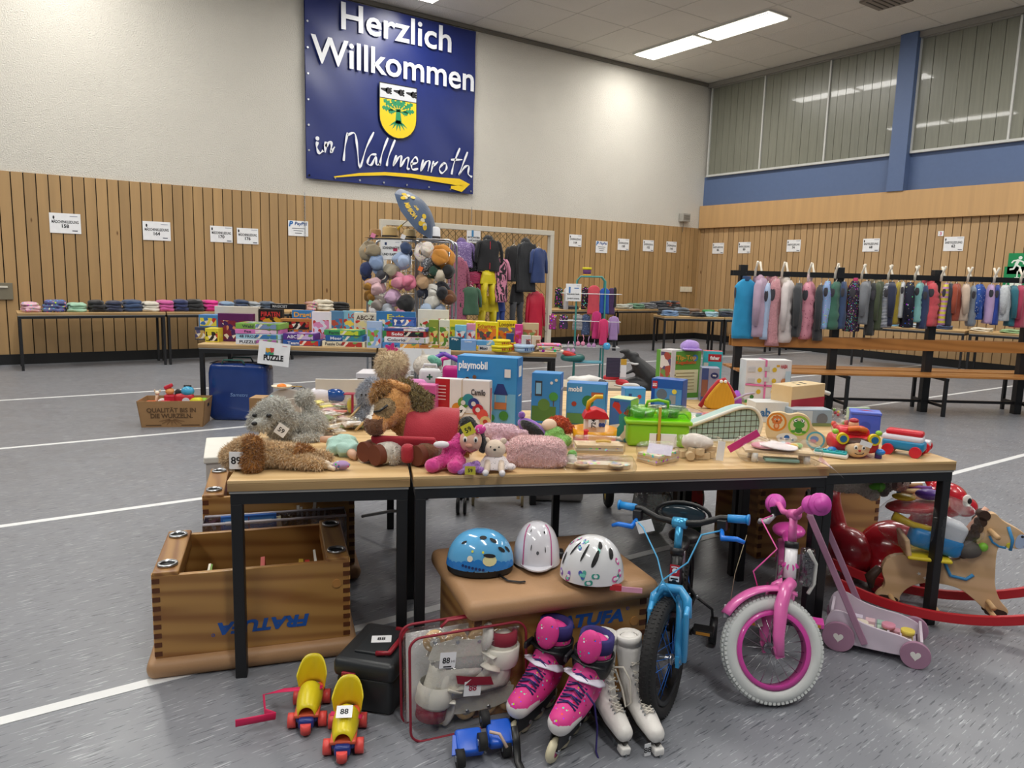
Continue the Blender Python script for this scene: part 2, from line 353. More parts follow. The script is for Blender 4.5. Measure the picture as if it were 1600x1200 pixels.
MB().box(((XL+XR)/2,YB-.018,.075),(XR-XL,.03,.15),M('#101011',.6)).build('baseboard_back',kind='structure')
MB().box((XR-.018,(YF+YB)/2,.075),(.03,YB-YF,.15),M('#101011',.6)).build('baseboard_right',kind='structure')
MB().box((XR-.02,(YF+YB)/2,ZC-.05),(.1,YB-YF,.1),M('#8e8b84',.7)).build('trim_6',kind='structure')
MB().box(((XL+XR)/2,YB-.0,ZC-.035),(XR-XL,.05,.07),M('#77736a',.7)).build('trim_7',kind='structure')
# blue pillars and high glazing strips
for i,(y,wd) in enumerate(((8.11,.33),(3.2,.33),(-1.7,.33))):
    MB().box((XR-.02,y,(ZBM+ZC)/2),(.22,wd,ZC-ZBM),BLUE).build('trim_%d'%(8+i),kind='structure')
GLS=M('#77786b',.3,'brushed',coat=.35); FRM=M('#c5c6c2',.4)
for i,(y0,y1,div) in enumerate(((12.95,8.29,(11.42,9.79)),(7.93,3.38,(6.25,4.8)),(3.02,-1.5,(1.5,0)))):
    f=T('window_%d'%(i+1),None,None,(XR+.03,0,0)); f['kind']='structure'
    g=MB(); edges=[y0]+list(div)+[y1]; r=random.Random(i)
    for a,b_ in zip(edges[:-1],edges[1:]):
        n=8 if i==0 else 7; st=(a-b_)/n
        for k in range(n):
            y=a-st*(k+.5); g.box((r.uniform(-.004,.004),y,5.06),(.02,st-.012,2.1),GLS,rz=rad(2.2))
        g.box((.035,(a+b_)/2,5.06),(.01,a-b_,2.1),DARK)
    g.build('glazing_strips',f)
    g=MB()
    for y in edges: g.box((-.02,y,5.06),(.05,.035,2.12),FRM)
    g.box((-.03,(y0+y1)/2,4.015),(.09,y0-y1,.045),FRM); g.box((-.02,(y0+y1)/2,6.1),(.05,y0-y1,.04),M('#8e8b84',.6))
    g.build('window_frame',f)
# ceiling lamps
LG=M('#fffaf0',.5,'emit',e=6.5)
proto=None
for x,a,b_ in LAMPS:
    L_=b_-a-.04
    if proto is None:
        proto=T('ceiling_light','recessed white ceiling strip light with a bright louvred diffuser','ceiling light',(x,(a+b_)/2,ZC-.02),group='recessed strip lights in the ceiling')
        MB().box((0,0,.012),(.62,L_+.02,.03),M('#d8d8d0',.4)).build('housing',proto)
        g=MB().box((0,0,-.010),(.54,L_-.06,.012),LG); 
        g.build('diffuser',proto)
        g=MB()
        for dx in(-.27,0,.27): g.box((dx,0,-.022),(.012,L_-.04,.012),M('#cfcfc8',.4))
        g.build('louvre_bars',proto)
    else: copy_tree(proto,(x,(a+b_)/2,ZC-.02))
for o in list(bpy.data.objects):
    if o.name.startswith('ceiling_light') and o.parent is None:
        x,y=o.location.x,o.location.y; o['label']='recessed white ceiling strip light with bright louvred diffuser'
        if abs(x-11.75)<.1 and abs(y-11.55)<.1: o['label']='white ceiling strip light, the one nearer the corner of the pair'; del o['group']
        elif abs(x-11.75)<.1 and abs(y-9.8)<.1: o['label']='white ceiling strip light, the one farther from the corner of the pair'; del o['group']
        elif abs(x-6.35)<.1 and abs(y-11.55)<.1: o['label']='white ceiling strip light cut by the frame above the blue banner'; del o['group']
P=G(1385,0,ZC); mb=MB().box((0,0,0),(.6,.6,.03),M('#8a8177',.6))
for k in range(5): mb.box((0,-.2+.1*k,-.018),(.5,.02,.01),M('#55504a',.6))
mb.build('ceiling_vent',loc=(P.x,P.y,ZC-.02),label='grey square ceiling vent near the top edge of the picture',cat='vent')
P=GY(1070,340,YB-.07); v=T('wall_speaker','small grey ventilated box on the plaster beside the corner','wall box',P)
s_=1/ppm(P); MB().box((0,0,0),(.26,.13,.2),M('#a5a29a',.6)).build('housing',v,bevel=.008)
g=MB()
for k in range(5): g.box((0,-.068,.05-.025*k),(.2,.008,.01),M('#6b6861',.6))
g.build('grille',v); MB().tube([(0,.03,-.1),(0,.05,-.35)],.006,M('#77726a',.6)).build('cable',v)
# ---------------- banner
P0=GY(480,278,YB-.03); P1=GY(738,305,YB-.03); bw=7.93-4.56; bh=3.05; bz=3.05
NAVY=M('#19296c',.36); BW=M('#eceff4',.35); BY=M('#eec81c',.4)
ban=T('banner','big navy blue banner with white and yellow lettering hung on plaster wall','banner',(4.55,YB-.03,bz))
g=MB(); nx,nz=40,36
def bwave(u,v): return -.02-.018*math.sin(u*9+v*3)*math.sin(v*2.2+1)*.5-.012*math.sin(u*23+v*5)*(.3+.7*v/bh)
vs_=[];fs=[]
for j in range(nz+1):
    for i in range(nx+1):
        u=bw*i/nx;v=bh*j/nz; vs_.append((u,bwave(u/bw,v),v))
for j in range(nz):
    for i in range(nx): a=j*(nx+1)+i; fs.append((a,a+1,a+nx+2,a+nx+1))
g.add(vs_,fs,NAVY,None,True); g.box((bw/2,.005,bh/2),(bw,.01,bh),NAVY); g.build('sheet',ban)
FB=frame_front(-.062)
def UV(px,py):   # place on the banner
    q=GY(px,py,YB-.03); return (q.x-4.55,q.z-bz)
def utext(g,s,u0,v0,u1,v1,h,m,bold=.03,l=1,**k):
    g.p_text(s,(u0+u1)/2,(v0+v1)/2,h,m,FB,l,bold=bold,w=math.hypot(u1-u0,v1-v0),rot=math.atan2(v1-v0,u1-u0),**k)
g=MB()
u0,v0=UV(531,28); u1,v1=UV(703,62); utext(g,'Herzlich',u0,(v0+v1)/2,u1,(v0+v1)/2,.45,BW,bold=.015)
u0,v0=UV(484,80); u1,v1=UV(738,122); utext(g,'Willkommen',u0,(v0+v1)/2,u1,(v0+v1)/2,.45,BW,bold=.015)
g.build('lettering',ban)
# coat of arms
cx,cyy=UV(620,170); cyy-=.02; W2=.375; H=.62; g=MB()
def shield(s,top=0.62):
    pts=[(-W2*s,top*s if top>.5 else top)]; pts=[(-W2*s,.55*s),(W2*s,.55*s)]
    for k in range(13): a=PI*k/12; pts.append((W2*s*math.cos(a),-.13*s-.44*s*math.sin(a)))
    return [(cx+p[0],cyy+p[1]) for p in pts]
Fc=FB@Matrix.Translation((cx,cyy-.04,0))@Matrix.Diagonal((.97,.82,1,1))@Matrix.Translation((-cx,-cyy,0))
g.p_poly(shield(1.04),INK,Fc,1); g.p_poly(shield(1),BY,Fc,2)
g.p_poly([(cx-W2,cyy+.55),(cx+W2,cyy+.55),(cx+W2,cyy+.25),(cx-W2,cyy+.25)][::-1],M('#c9ccd0',.5),Fc,3); g.p_rect(cx,cyy+.245,2*W2,.018,INK,Fc,4)
for k in(-1,0,1):
    x=cx+.26*k+.02; g.p_disc(x+.03,cyy+.41,.055,INK,Fc,5,ry=.07); g.p_poly([(x-.12,cyy+.445),(x-.12,cyy+.415),(x,cyy+.37),(x+.02,cyy+.46)],INK,Fc,5)
    for q in(.05,-.05,0): g.p_disc(x+.085,cyy+.41+q,.022,INK,Fc,5,n=8)
GRN=M('#1f8a5a',.5)
g.p_poly([(cx-.06,cyy-.22),(cx+.07,cyy-.22),(cx+.045,cyy+.0),(cx+.05,cyy+.06),(cx-.05,cyy+.05),(cx-.045,cyy-.02)],GRN,Fc,4)
for a in (-150,-125,-100,-78,-52,-30):
    L_=.17; a=rad(a); g.p_stroke([(cx,cyy-.2),(cx+.1*math.cos(a)*1.3,cyy-.24+.07*math.sin(a)),(cx+L_*1.25*math.cos(a),cyy-.25+L_*math.sin(a))],[.06,.035,.006],GRN,Fc,4)
for a,L_ in((8,.33),(35,.36),(62,.27),(90,.24),(118,.27),(145,.36),(172,.33),(-8,.2),(188,.2)):
    ar=rad(a); d=Vector((math.cos(ar),math.sin(ar))); nn=Vector((-d.y,d.x)); c0=Vector((cx,cyy+.0)); pts=[];pts2=[]
    for k in range(9):
        t=.3+.7*k/8; wv=.055*(1-abs(k-5)/6)*(1.35 if k%2 else .6); b0=c0+d*L_*t; pts.append(b0+nn*wv); pts2.append(b0-nn*wv)
    pts[-1]=pts2[-1]=c0+d*L_*1.04
    for k in range(8): g.p_poly([pts2[k],pts2[k+1],pts[k+1],pts[k]],GRN,Fc,4)
    g.p_stroke([c0,c0+d*L_*.35],.012,GRN,Fc,4)
g.build('coat_of_arms',ban)
# brush script
g=MB()
def script(strokes,w_=.035):
    for st in strokes:
        pts=[Vector(UV(*p)) for p in st]; # smooth
        out=[]
        for i in range(len(pts)-1):
            p0=pts[max(i-1,0)];p1=pts[i];p2=pts[i+1];p3=pts[min(i+2,len(pts)-1)]
            for k in range(5):
                t=k/5; out.append(.5*((2*p1)+(p2-p0)*t+(2*p0-5*p1+4*p2-p3)*t*t+(3*p1-p0-3*p2+p3)*t**3))
        out.append(pts[-1]); n=len(out); g.p_stroke(out,[w_*(.75+.35*math.sin(k*.9)) for k in range(n)],BW,FB,1)
script([[(494,222),(493,231),(497,240),(503,236)],[(507,222),(506,239)],[(507,230),(513,222),(516,226),(515,238),(521,230)]],.05)
g.p_disc(*UV(494,217),.035,BW,FB,1)
script([[(541,208),(537,230),(535,252)],[(541,212),(552,209),(556,230),(560,262),(570,232),(582,207)],
 [(586,242),(577,243),(572,255),(578,258),(585,245),(586,258),(592,256)],[(604,216),(595,240),(591,259)],[(615,219),(605,245),(602,260)],
 [(617,243),(612,260),(620,247),(625,245),(623,261),(631,249),(636,248),(634,263),(638,264)],[(640,257),(650,254),(647,246),(641,254),(642,265),(651,264)],
 [(659,250),(655,268),(663,254),(669,253),(666,268)],[(675,252),(671,270)],[(674,260),(682,253)],[(690,256),(684,264),(688,271),(695,264),(694,256),(689,256)],
 [(716,232),(707,255),(703,273)],[(702,250),(720,250)],[(728,238),(719,262),(715,274),(723,262),(730,260),(729,272),(735,277)]],.04)
g.build('script_lettering',ban)
g=MB(); st=[(520,277),(560,273),(600,272),(640,275),(680,281),(715,285),(727,290),(718,295),(702,293)]
g.p_stroke([UV(*p) for p in st],[.02,.05,.06,.07,.09,.13,.15,.13,.05],BY,FB,1); g.build('yellow_brushstroke',ban)
g=MB()
for k in range(8): g.cyl((bw*k/7*.97+.04,-.045,.05),(bw*k/7*.97+.04,-.03,.05),.018,STEEL,8); g.cyl((bw*.012,-.045,.05+.42*k),(bw*.012,-.03,.05+.42*k),.018,STEEL,8)
g.build('eyelets',ban)
for i,(px,py,py2) in enumerate(((476,302,372),(737,325,352))):
    p=GY(px,py,YB-.03); q=GY(px+3,py2,YB-.03); g=MB(); n=int((p.z-q.z)/.03)
    for k in range(n): 
        z=-(p.z-q.z)*k/n; g.tube([(0.012*math.cos(a) if k%2 else 0,0 if k%2 else .012*math.cos(a),z+.02*math.sin(a)) for a in [2*PI*j/8 for j in range(8)]],.003,STEEL,5,closed=True)
    g.build('wall_chain',loc=(p.x,YB-.03,p.z),label=['steel chain hanging below the left corner of the banner','steel chain hanging on boards below banner behind the goal frame'][i],cat='chain')
# ---------------- paper notices
def notice(px,py,wall,lines,kind,label,wpx):
    P=GY(px,py,YB-.012) if wall=='b' else GX(px,py,XR-.012)
    rz=0 if wall=='b' else -PI/2
    g=MB(); w_,h=(.40,.29) if wpx>=36 else (.35,.26); g.box((0,0,0),(w_,.004,h),PAPER); Fr=frame_front(-.003)
    if kind=='pp':
        g.p_text('PayPal',.045,.075,.055,M('#1f4d8f',.5),Fr,1,bold=.03,italic=.15,w=.21); g.p_text('P',-.125,.075,.085,M('#1f6fb8',.5),Fr,1,bold=.05,italic=.2)
        for k in range(3): g.p_rect(0,-.0-.04*k,.22-.05*k,.012,M('#6b6e74',.6),Fr,1)
    else:
        g.p_text(lines[0],0,.025,.042,INK,Fr,1,bold=.02,w=w_*.86); g.p_text(lines[1],0,-.04,.05,INK,Fr,1,bold=.03)
        g.p_rect(.11,.105,.10,.008,M('#8d93a8',.6),Fr,1); g.p_rect(.12,-.105,.07,.014,M('#4b5060',.6),Fr,1); g.p_disc(-.145,.08,.012,INK,Fr,1,ry=.025)
    g.build('paper_notice',loc=P,rz=rz,label=label,cat='sign')
MK='MÄDCHENKLEIDUNG'; JK='JUNGENKLEIDUNG'
for a in [(102,349,'b',(MK,'158'),'k','white paper sign ending 158 on the boards, nearest the left edge',42),
 (245,361,'b',(MK,'164'),'k','white paper sign ending 164 on the boards, second from left',38),
 (346,366,'b',(MK,'170'),'k','white paper sign reading 170, left of the close pair',34),
 (387,369,'b',(MK,'176'),'k','white paper sign reading 176, right of the close pair',34),
 (466,357,'b',None,'pp','white payment notice with blue logo beside the steel chain',30),
 (899,376,'b',(JK,'164'),'k','white paper sign just right of the white goal frame',20),
 (940,386,'b',None,'pp','white payment notice with blue logo above the green clothes stand',18),
 (974,382,'b',(JK,'158'),'k','white paper sign right of the small payment notice, hung higher',18),
 (1013,384,'b',(JK,'152'),'k','white paper sign midway between payment notice and hall corner',18),
 (1049,386,'b',(JK,'146'),'k','white paper sign on back wall nearest the hall corner',18),
 (1122,388,'r',('BABYKLEIDUNG','86'),'k','white paper sign on side wall nearest the hall corner',20),
 (1163,387,'r',('BABYKLEIDUNG','80'),'k','white paper sign, second from corner on side wall',20),
 (1240,384,'r',('BABYKLEIDUNG','74'),'k','white paper sign, third from corner on side wall',22),
 (1361,383,'r',('BABYKLEIDUNG','68'),'k','white paper sign on side wall above the middle rack post',26),
 (1490,381,'r',('BABYKLEIDUNG','62'),'k','white paper sign on side wall nearest the exit signs',32)]: notice(*a)
P=GX(1470,365,XR-.012); g=MB().box((0,0,0),(.1,.004,.09),PAPER); g.p_text('3',0,0,.06,M('#c4527a',.5),frame_front(-.003),1,bold=.03); g.build('number_label',loc=P,rz=-PI/2,label='tiny white label with pink figure high on the side wall boards',cat='label')
EG=M('#0f8a52',.4); EGW=M('#e8f4ea',.4)
P=GX(1590,412,XR-.02); g=MB().box((0,0,0),(.30,.02,.36),EG); Fr=frame_front(-.011)
g.p_disc(.04,.1,.03,EGW,Fr,1); g.p_stroke([(.02,.07),(-.02,-.02)],.05,EGW,Fr,1); g.p_stroke([(.02,.06),(.09,.03),(.1,-.01)],.025,EGW,Fr,2); g.p_stroke([(.01,.06),(-.06,.05),(-.09,.01)],.025,EGW,Fr,2)
g.p_stroke([(-.01,-.02),(.05,-.06),(.04,-.13)],.03,EGW,Fr,2); g.p_stroke([(-.02,-.02),(-.05,-.09),(-.11,-.1)],.03,EGW,Fr,2); g.build('exit_sign',loc=P,rz=-PI/2,label='green sign with a white running figure at right edge',cat='exit sign')
P=GX(1589,434,XR-.02); g=MB().box((0,0,0),(.42,.02,.38),EG); g.p_rect(0,-.1,.2,.09,EGW,Fr,1); g.p_rect(0,.05,.02,.13,EGW,Fr,1); g.p_poly([(-.04,.01),(0,-.04),(.04,.01)],EGW,Fr,2); g.build('exit_sign',loc=P,rz=-PI/2,label='wider green sign with white arrow directly below the running figure sign',cat='exit sign')
P=GY(1072,452,YB-.015); g=MB()
for k in(-1,0,1): g.rbox((k*.14,0,0),(.135,.02,.13),M('#e4dcc6',.4),.004)
g.build('light_switch_panel',loc=P,label='row of three cream wall switches on boards near the corner',cat='wall switch')
# door-like hatch at far left
P=GY(6,455,YB-.02); g=MB().box((0,0,0),(.22,.05,.24),M('#77715f',.5)); g.box((-.02,-.03,.06),(.14,.02,.03),M('#c9c5b8',.4)); g.build('wall_recess_box',loc=P,label='grey metal wall box at the left edge on the boards',cat='wall box',bevel=.006)
# ======================= FURNITURE
def off(o,rz,u=0,v=0,z=0):
    c,s=math.cos(rz),math.sin(rz); return Vector((o[0]+c*u-s*v,o[1]+s*u+c*v,(o[2] if len(o)>2 else 0)+z))
def table(label,loc,rz,w_,d,h=.753,top='#d2b281',leg=.04,group=None):
    t=T('folding_table' if False else 'table',label,'table',loc,rz,group); W=M(top,.45,'pine',c2='#c39f6a',ax='X'); ED=M('#a88a5e',.6,'pine',c2='#8f7148',ax='X')
    g=MB().box((w_/2,d/2,h-.006),(w_,d,.012),W).box((w_/2,d/2,h-.026),(w_,d,.028),ED); g.build('tabletop',t,bevel=.002)
    MB().box((w_/2,d/2,h-.0445),(w_-.01,d-.01,.009),M('#a9a9a6',.5)).build('edge_strip',t)
    g=MB(); z=h-.049-leg/2
    for y in(leg/2+.008,d-leg/2-.008): g.box((w_/2,y,z),(w_-.016,leg,leg),BLACK)
    for x in(leg/2+.008,w_-leg/2-.008): g.box((x,d/2,z),(leg,d-.016-2*leg,leg),BLACK)
    g.build('frame',t)
    for x in(leg/2+.008,w_-leg/2-.008):
        for y in(leg/2+.008,d-leg/2-.008): MB().box((x,y,(z-leg/2)/2),(leg,leg,z-leg/2),BLACK).build('leg',t,bevel=.003)
    return t
tA=table('light wood table end-on at the left of the front row, plush dog on it',AB(0,0,0),ANG,.64,1.62)
tB=table('long light wood table in the middle of the front row, helmets box under it',AB(.652,0,0),ANG,1.70,.65)
tC=table('light wood table at the right end of the front row, rocking horse under it',AB(2.362,.035,0),ANG,.62,1.6)
tD=table('light wood table behind the middle front table, covered with toy boxes',AB(.652,.66,0),ANG,1.70,.65)
# white side table behind, left
t=T('side_table','low white cabinet standing behind the left front table','cabinet',(.85,4.08,0),rad(-14))
WL=M('#dcdad2',.5); MB().box((.4,.25,.235),(.78,.48,.46),M('#c4c0bc',.6)).build('body',t,bevel=.004); MB().box((.4,.25,.48),(.8,.5,.035),WL).build('top',t,bevel=.006)
# puzzle tables
PZ=Vector((1.58,7.66,0)); PE=Vector((2.87,-1.97,0)).normalized(); PN=Vector((.566,.824,0)); PANG=math.atan2(-1.97,2.87)
tE=table('short light wood table at the back carrying the green and blue boxes',AB(1.52,1.325,0),ANG,.83,.66)
tP=table('light wood table with the puzzle boxes and the paper puzzle sign',PZ,PANG,1.73,.78)
tP2=table('light wood table with yellow game boxes in front of the cage trolleys',PZ+PE*1.75,PANG,1.73,.78)
# tables of folded clothes along the back wall
BT=[]
for i,(x,lab) in enumerate(((.22,'long narrow table against the boards at far left with folded clothes'),(2.1,'narrow table against the boards with folded clothes behind the puzzle boxes'),(3.97,'narrow table against the boards under the chain behind the cage trolleys'),(9.3,'narrow table against the boards right of the goal with folded clothes'),(11.2,'narrow table in the hall corner with dark folded clothes'))):
    BT.append(table(lab,(x,12.2,0),0,1.86,.62,h=.80,leg=.035))
tR=table('table standing away from the corner piled with jeans and trousers',(10.93,10.55,0),rad(-27),1.25,.7)
tR2=table('table behind the blue vest continuing the trousers table to the right',(12.06,9.97,0),rad(-27),1.25,.7)
tS=table('table along the side boards behind the vests, near the corner',(13.75,11.9,0),rad(-90),1.8,.62,h=.8,leg=.035)
tS2=table('table along the side boards holding baby clothes behind the rack',(13.0,7.8,0),rad(-75),1.8,.7,leg=.035)
tS3=table('table along the side boards at the right picture edge with baby clothes',(13.47,6.0,0),rad(-75),1.8,.7,leg=.035)
# ---- changing room bench with posts, rail and hooks
RB=Vector((9.08,4.47,0)); RD=Vector((.83,-.558,0)).normalized(); RANG=math.atan2(RD.y,RD.x)
bn=T('changing_room_bench','long double changing room bench of orange wood with black posts and hook rail','bench',RB,RANG)
ORG=M('#b3793c',.35,'pine',c2='#9f672e',ax='X',coat=.3); HOOK=M('#e5dccb',.4)
for i,u in enumerate((-2.27,-1.14,0,1.13,2.26)):
    MB().box((u,0,.84),(.085,.085,1.68),BLACK).build('post',bn,bevel=.004)
    if i>=0:
        g=MB()
        for v in(-.33,.33): g.box((u+.06,v,.22),(.035,.035,.44),BLACK)
        g.box((u+.06,0,.43),(.04,.70,.03),BLACK); g.box((u+.06,0,.12),(.03,.66,.03),BLACK); g.build('seat_support',bn)
MB().box((0,0,.13),(4.7,.03,.03),BLACK).build('stretcher',bn)
MB().box((0,-.055,.80),(4.72,.03,.13),ORG).build('backrest_board',bn,bevel=.004)
MB().box((0,.055,.80),(4.72,.03,.13),ORG).build('backrest_board',bn,bevel=.004)
for v in(-.32,-.2,-.08+-.02,.1,.2,.32): MB().box((.0,v,.47),(4.66,.09,.028),ORG).build('seat_slat',bn,bevel=.005)
MB().box((0,-.05,1.585),(4.8,.02,.06),BLACK).build('hook_rail',bn); MB().box((0,.05,1.585),(4.8,.02,.06),BLACK).build('hook_rail',bn)
for k in range(15):
    u=-2.15+k*.31
    for sgn in(-1,1):
        uu=u+(.12 if sgn>0 else 0); g=MB().tube([(uu,sgn*.07,1.55),(uu,sgn*.075,1.62),(uu+.0,sgn*.10,1.66),(uu,sgn*.14,1.72)],[.014,.014,.011,.014],HOOK,6); g.build('hook',bn)
# ---- gym box crates
def crate(label,loc,rz,w_,d,h,inv,text,pad=.07,hh=None):
    t=T('vault_box_section',label,'wooden crate',loc,rz); W1=M('#b08448',.4,'pine',c2='#8a5a2c',ax='X',coat=.2,sc=1.2); IN=M('#8f6438',.6,'pine',c2='#6a3f1e',ax='X',sc=1.4); W2=M('#a57a44',.4,'pine',c2='#7a4a22',ax='Y',sc=1.5)
    z0=pad if inv else 0; z1=h if inv else h-pad; th=.022
    MB().box((w_/2,th/2,(z0+z1)/2),(w_,th,z1-z0),W1).build('front_board',t,bevel=.002)
    MB().box((w_/2,d-th/2,(z0+z1)/2),(w_,th,z1-z0),W1).build('back_board',t,bevel=.002)
    for x in(th/2,w_-th/2): MB().box((x,d/2,(z0+z1)/2),(th,d-2*th,z1-z0),W2).build('end_board',t)
    n=9
    for x,sg in((0,-1),(w_,1)):
        g=MB()
        for k in range(n):
            z=z0+(z1-z0)*(k+.5)/n; g.box((x-sg*.012,-.0005,z),(.026,.003,(z1-z0)/n*.5),M('#5b3014',.5))
            g.box((x+sg*.0005,.011,z+(z1-z0)/n*.5),(.003,.022,(z1-z0)/n*.5),M('#c9995c',.5))
        g.build('finger_joints',t)
    LEA=M('#a9825c',.5,'leather'); 
    if inv:
        MB().rbox((w_/2,d/2,pad/2),(w_+.06,d+.07,pad),LEA,.03).build('leather_pad',t)
        MB().box((w_/2,d/2,pad+.01),(w_-2*th,d-2*th,.02),IN).build('floor_board',t)
        for x in(.045,w_-.045):
            b=MB().box((x,d/2,z1-.02),(.09-.0,d-.002,.07),W2).build('end_block',t,bevel=.006)
            for y in(.07,d-.07): 
                MB().lathe([(.026,z1+.0155),(.036,z1+.0155),(.036,z1+.024),(.030,z1+.026),(.026,z1+.020)],STEEL,20,Matrix.Translation((x,y,0))).lathe([(0,z1+.0165),(.026,z1+.0165)],DARK,16,Matrix.Translation((x,y,0))).build('metal_ring',b)
    else:
        MB().rbox((w_/2,d/2,h-pad/2),(w_+.07,d+.08,pad),LEA,.03).build('leather_pad',t)
    if text:
        g=MB(); Fr=frame_front(-.0012); u,v=text; LB=M('#1a55a8',.45)
        R=Fr@Matrix.Translation((u,v,0))@(Matrix.Rotation(PI,4,'Z') if inv else Matrix.Identity(4))
        g.p_text('FRATUFA',0,0,.045,LB,R,1,bold=.05,w=.33,italic=.25); g.p_text('®',.175,.022,.012,LB,R,1,bold=.02); g.build('blue_lettering',t)
        MB().cyl((w_*.93,-.004,z1-.09),(w_*.93,.001,z1-.09),.017,M('#b88346',.45)).build('wood_plug',t)
    return t
c1=crate('upturned wooden gym box with blue lettering, nearest crate at left',(.40,2.83,0),rad(-17),.70,.46,.385,True,(.375,.16))
c2=crate('wooden gym box with brown leather top carrying the three helmets',(1.25,1.99,0),rad(-14.8),.65,.46,.43,False,(.40,.30))
c3=crate('upturned wooden gym box behind the lettered one, under the left table',(.72,3.50,0),rad(-17),.68,.48,.45,True,None)
c4=crate('wooden gym box in the dark under the right table beneath plush toys',(3.33,2.43,0),rad(-17),.80,.42,.50,False,None,pad=.06)
# books in the crates
bk_cols=['#3f6fb0','#c84f86','#e8e4da','#7fae4c','#d9b13b','#8d4da8','#c9372f','#dcd6c4','#4fa7b8','#e58a3a']
def book(w_,d,h,c,c2=None):
    g=MB().box((0,0,h/2),(w_,d,h),M(c,.4)); g.box((0,.003,h/2),(w_-.004,d,h-.006),M('#efece2',.7)); return g
def bookrow(crate,n,u0,u1,v,z,group,hr,seed,labels=None,colour=bk_cols,th=(.008,.02),dep=.14):
    r=random.Random(seed); locz=crate.rotation_euler.z
    for k in range(n):
        u=u0+(u1-u0)*k/max(1,n-1); c=r.choice(colour); h=r.uniform(*hr); g=MB(); w_=r.uniform(*th); g.box((0,0,h/2),(w_,dep,h),M(c,.4)); g.box((0,-.001,h/2),(w_*.7,dep,h-.004),M('#eeeae0',.7))
        g.build('book',loc=off(crate.location,locz,u,v,z),rot=(0,r.uniform(-.12,.12),locz),label=CN.get(c,'pale')+' '+group_label[group],cat='book',group=group)
CN={'#3f6fb0':'blue','#c84f86':'pink','#e8e4da':'cream','#7fae4c':'green','#d9b13b':'yellow','#8d4da8':'purple','#c9372f':'red','#dcd6c4':'beige','#4fa7b8':'teal','#e58a3a':'orange','#5f7fae':'steel blue','#d9dde2':'white','#3b4f78':'dark blue','#aeb9c6':'pale blue','#8f9398':'grey','#b7a0a8':'dusty pink','#3a3f38':'dark','#c95fb0':'magenta','#7f4aa8':'purple','#6fae5a':'green','#e8e0d4':'cream','#4a8ac0':'blue','#e8a0c0':'pink','#b0b7bc':'grey'}
group_label={'books deep in the lettered crate':'children book mostly hidden deep inside the crate with blue lettering',
 'upright thin books in the plastic box':'thin upright book leaning in the plastic box behind the lettered crate',
 'books in the rear crate':'book standing in the rear crate under the left table',
 'tall magazines by the end block':'tall thin magazine standing upright beside the right end block'}
bookrow(c1,10,.16,.6,.13,.09,'books deep in the lettered crate',(.2,.285),3)
bookrow(c3,9,.42,.53,.07,.10,'upright thin books in the plastic box',(.26,.36),4,colour=['#5f7fae','#d9dde2','#3b4f78','#aeb9c6'])
bookrow(c3,5,.555,.60,.14,.10,'tall magazines by the end block',(.42,.47),6,colour=['#8f9398','#b7a0a8','#3a3f38'])
bookrow(c3,14,.14,.52,.34,.09,'books in the rear crate',(.29,.33),8,colour=['#c95fb0','#7f4aa8','#6fae5a','#e8e0d4','#4a8ac0','#e8a0c0','#b0b7bc'])
t=T('storage_box','clear plastic storage box of books between the two upturned crates','storage box',off(c3.location,rad(-17),.0,-.02,0),rad(-17))
CB=M('#d6d2d8',.15,'film',add=.22)
g=MB(); 
for c,d in(((.32,-.12,.19),(.62,.004,.36)),((.32,-.005,.19),(.62,.004,.36)),((.01,-.06,.19),(.004,.12,.36)),((.63,-.06,.19),(.004,.12,.36)),((.32,-.06,.01),(.62,.12,.01))): g.box(c,d,CB)
g.build('tub',t); MB().tube([(.01,-.12,.37),(.63,-.12,.37),(.63,-.005,.37),(.01,-.005,.37)],.006,M('#c5c0c8',.3),6,closed=True).build('rim',t)
p=off(c3.location,rad(-17),.20,-.07,.10); g=MB().box((0,0,.14),(.24,.02,.28),M('#2d62b0',.35)); g.p_rect(0,.21,.22,.12,M('#4c8ad0',.4),frame_front(-.0105),1); g.p_rect(0,.25,.2,.02,M('#dfe9f2',.4),frame_front(-.0105),2); g.p_rect(.0,.14,.003,.27,M('#b33040',.4),frame_front(-.0105),3); g.build('book',loc=p,rz=rad(-17),label='large blue picture book with a red thread standing in the plastic box',cat='book')
p=off(c3.location,rad(-17),.20,-.105,.08); g=MB().box((0,0,.12),(.2,.02,.23),M('#a9b86a',.4,'art',c2='#e6e0c4')); g.build('book',loc=p,rz=rad(-17),label='green patterned book in front of the large blue book',cat='book')
p=off(c3.location,rad(-17),.07,-.09,.21); g=MB().cyl((0,-.012,0),(0,.012,0),.105,M('#cf8fc8',.4),28).cyl((0,-.014,-.01),(0,-.011,-.01),.07,M('#e58ac0',.4),24); g.build('round_book',loc=p,rz=rad(-17),label='round pink book cover beside the large blue book',cat='book')
p=off(c3.location,rad(-17),.36,-.07,.10); MB().box((0,0,.13),(.02,.05,.26),M('#e8ddba',.6)).box((.04,0,.10),(.07,.04,.17),M('#e0d4ae',.6)).build('wooden_toy_part',loc=p,rot=(0,-.12,rad(-17)),label='cream wooden toy piece sticking up between the books in the plastic box',cat='toy')
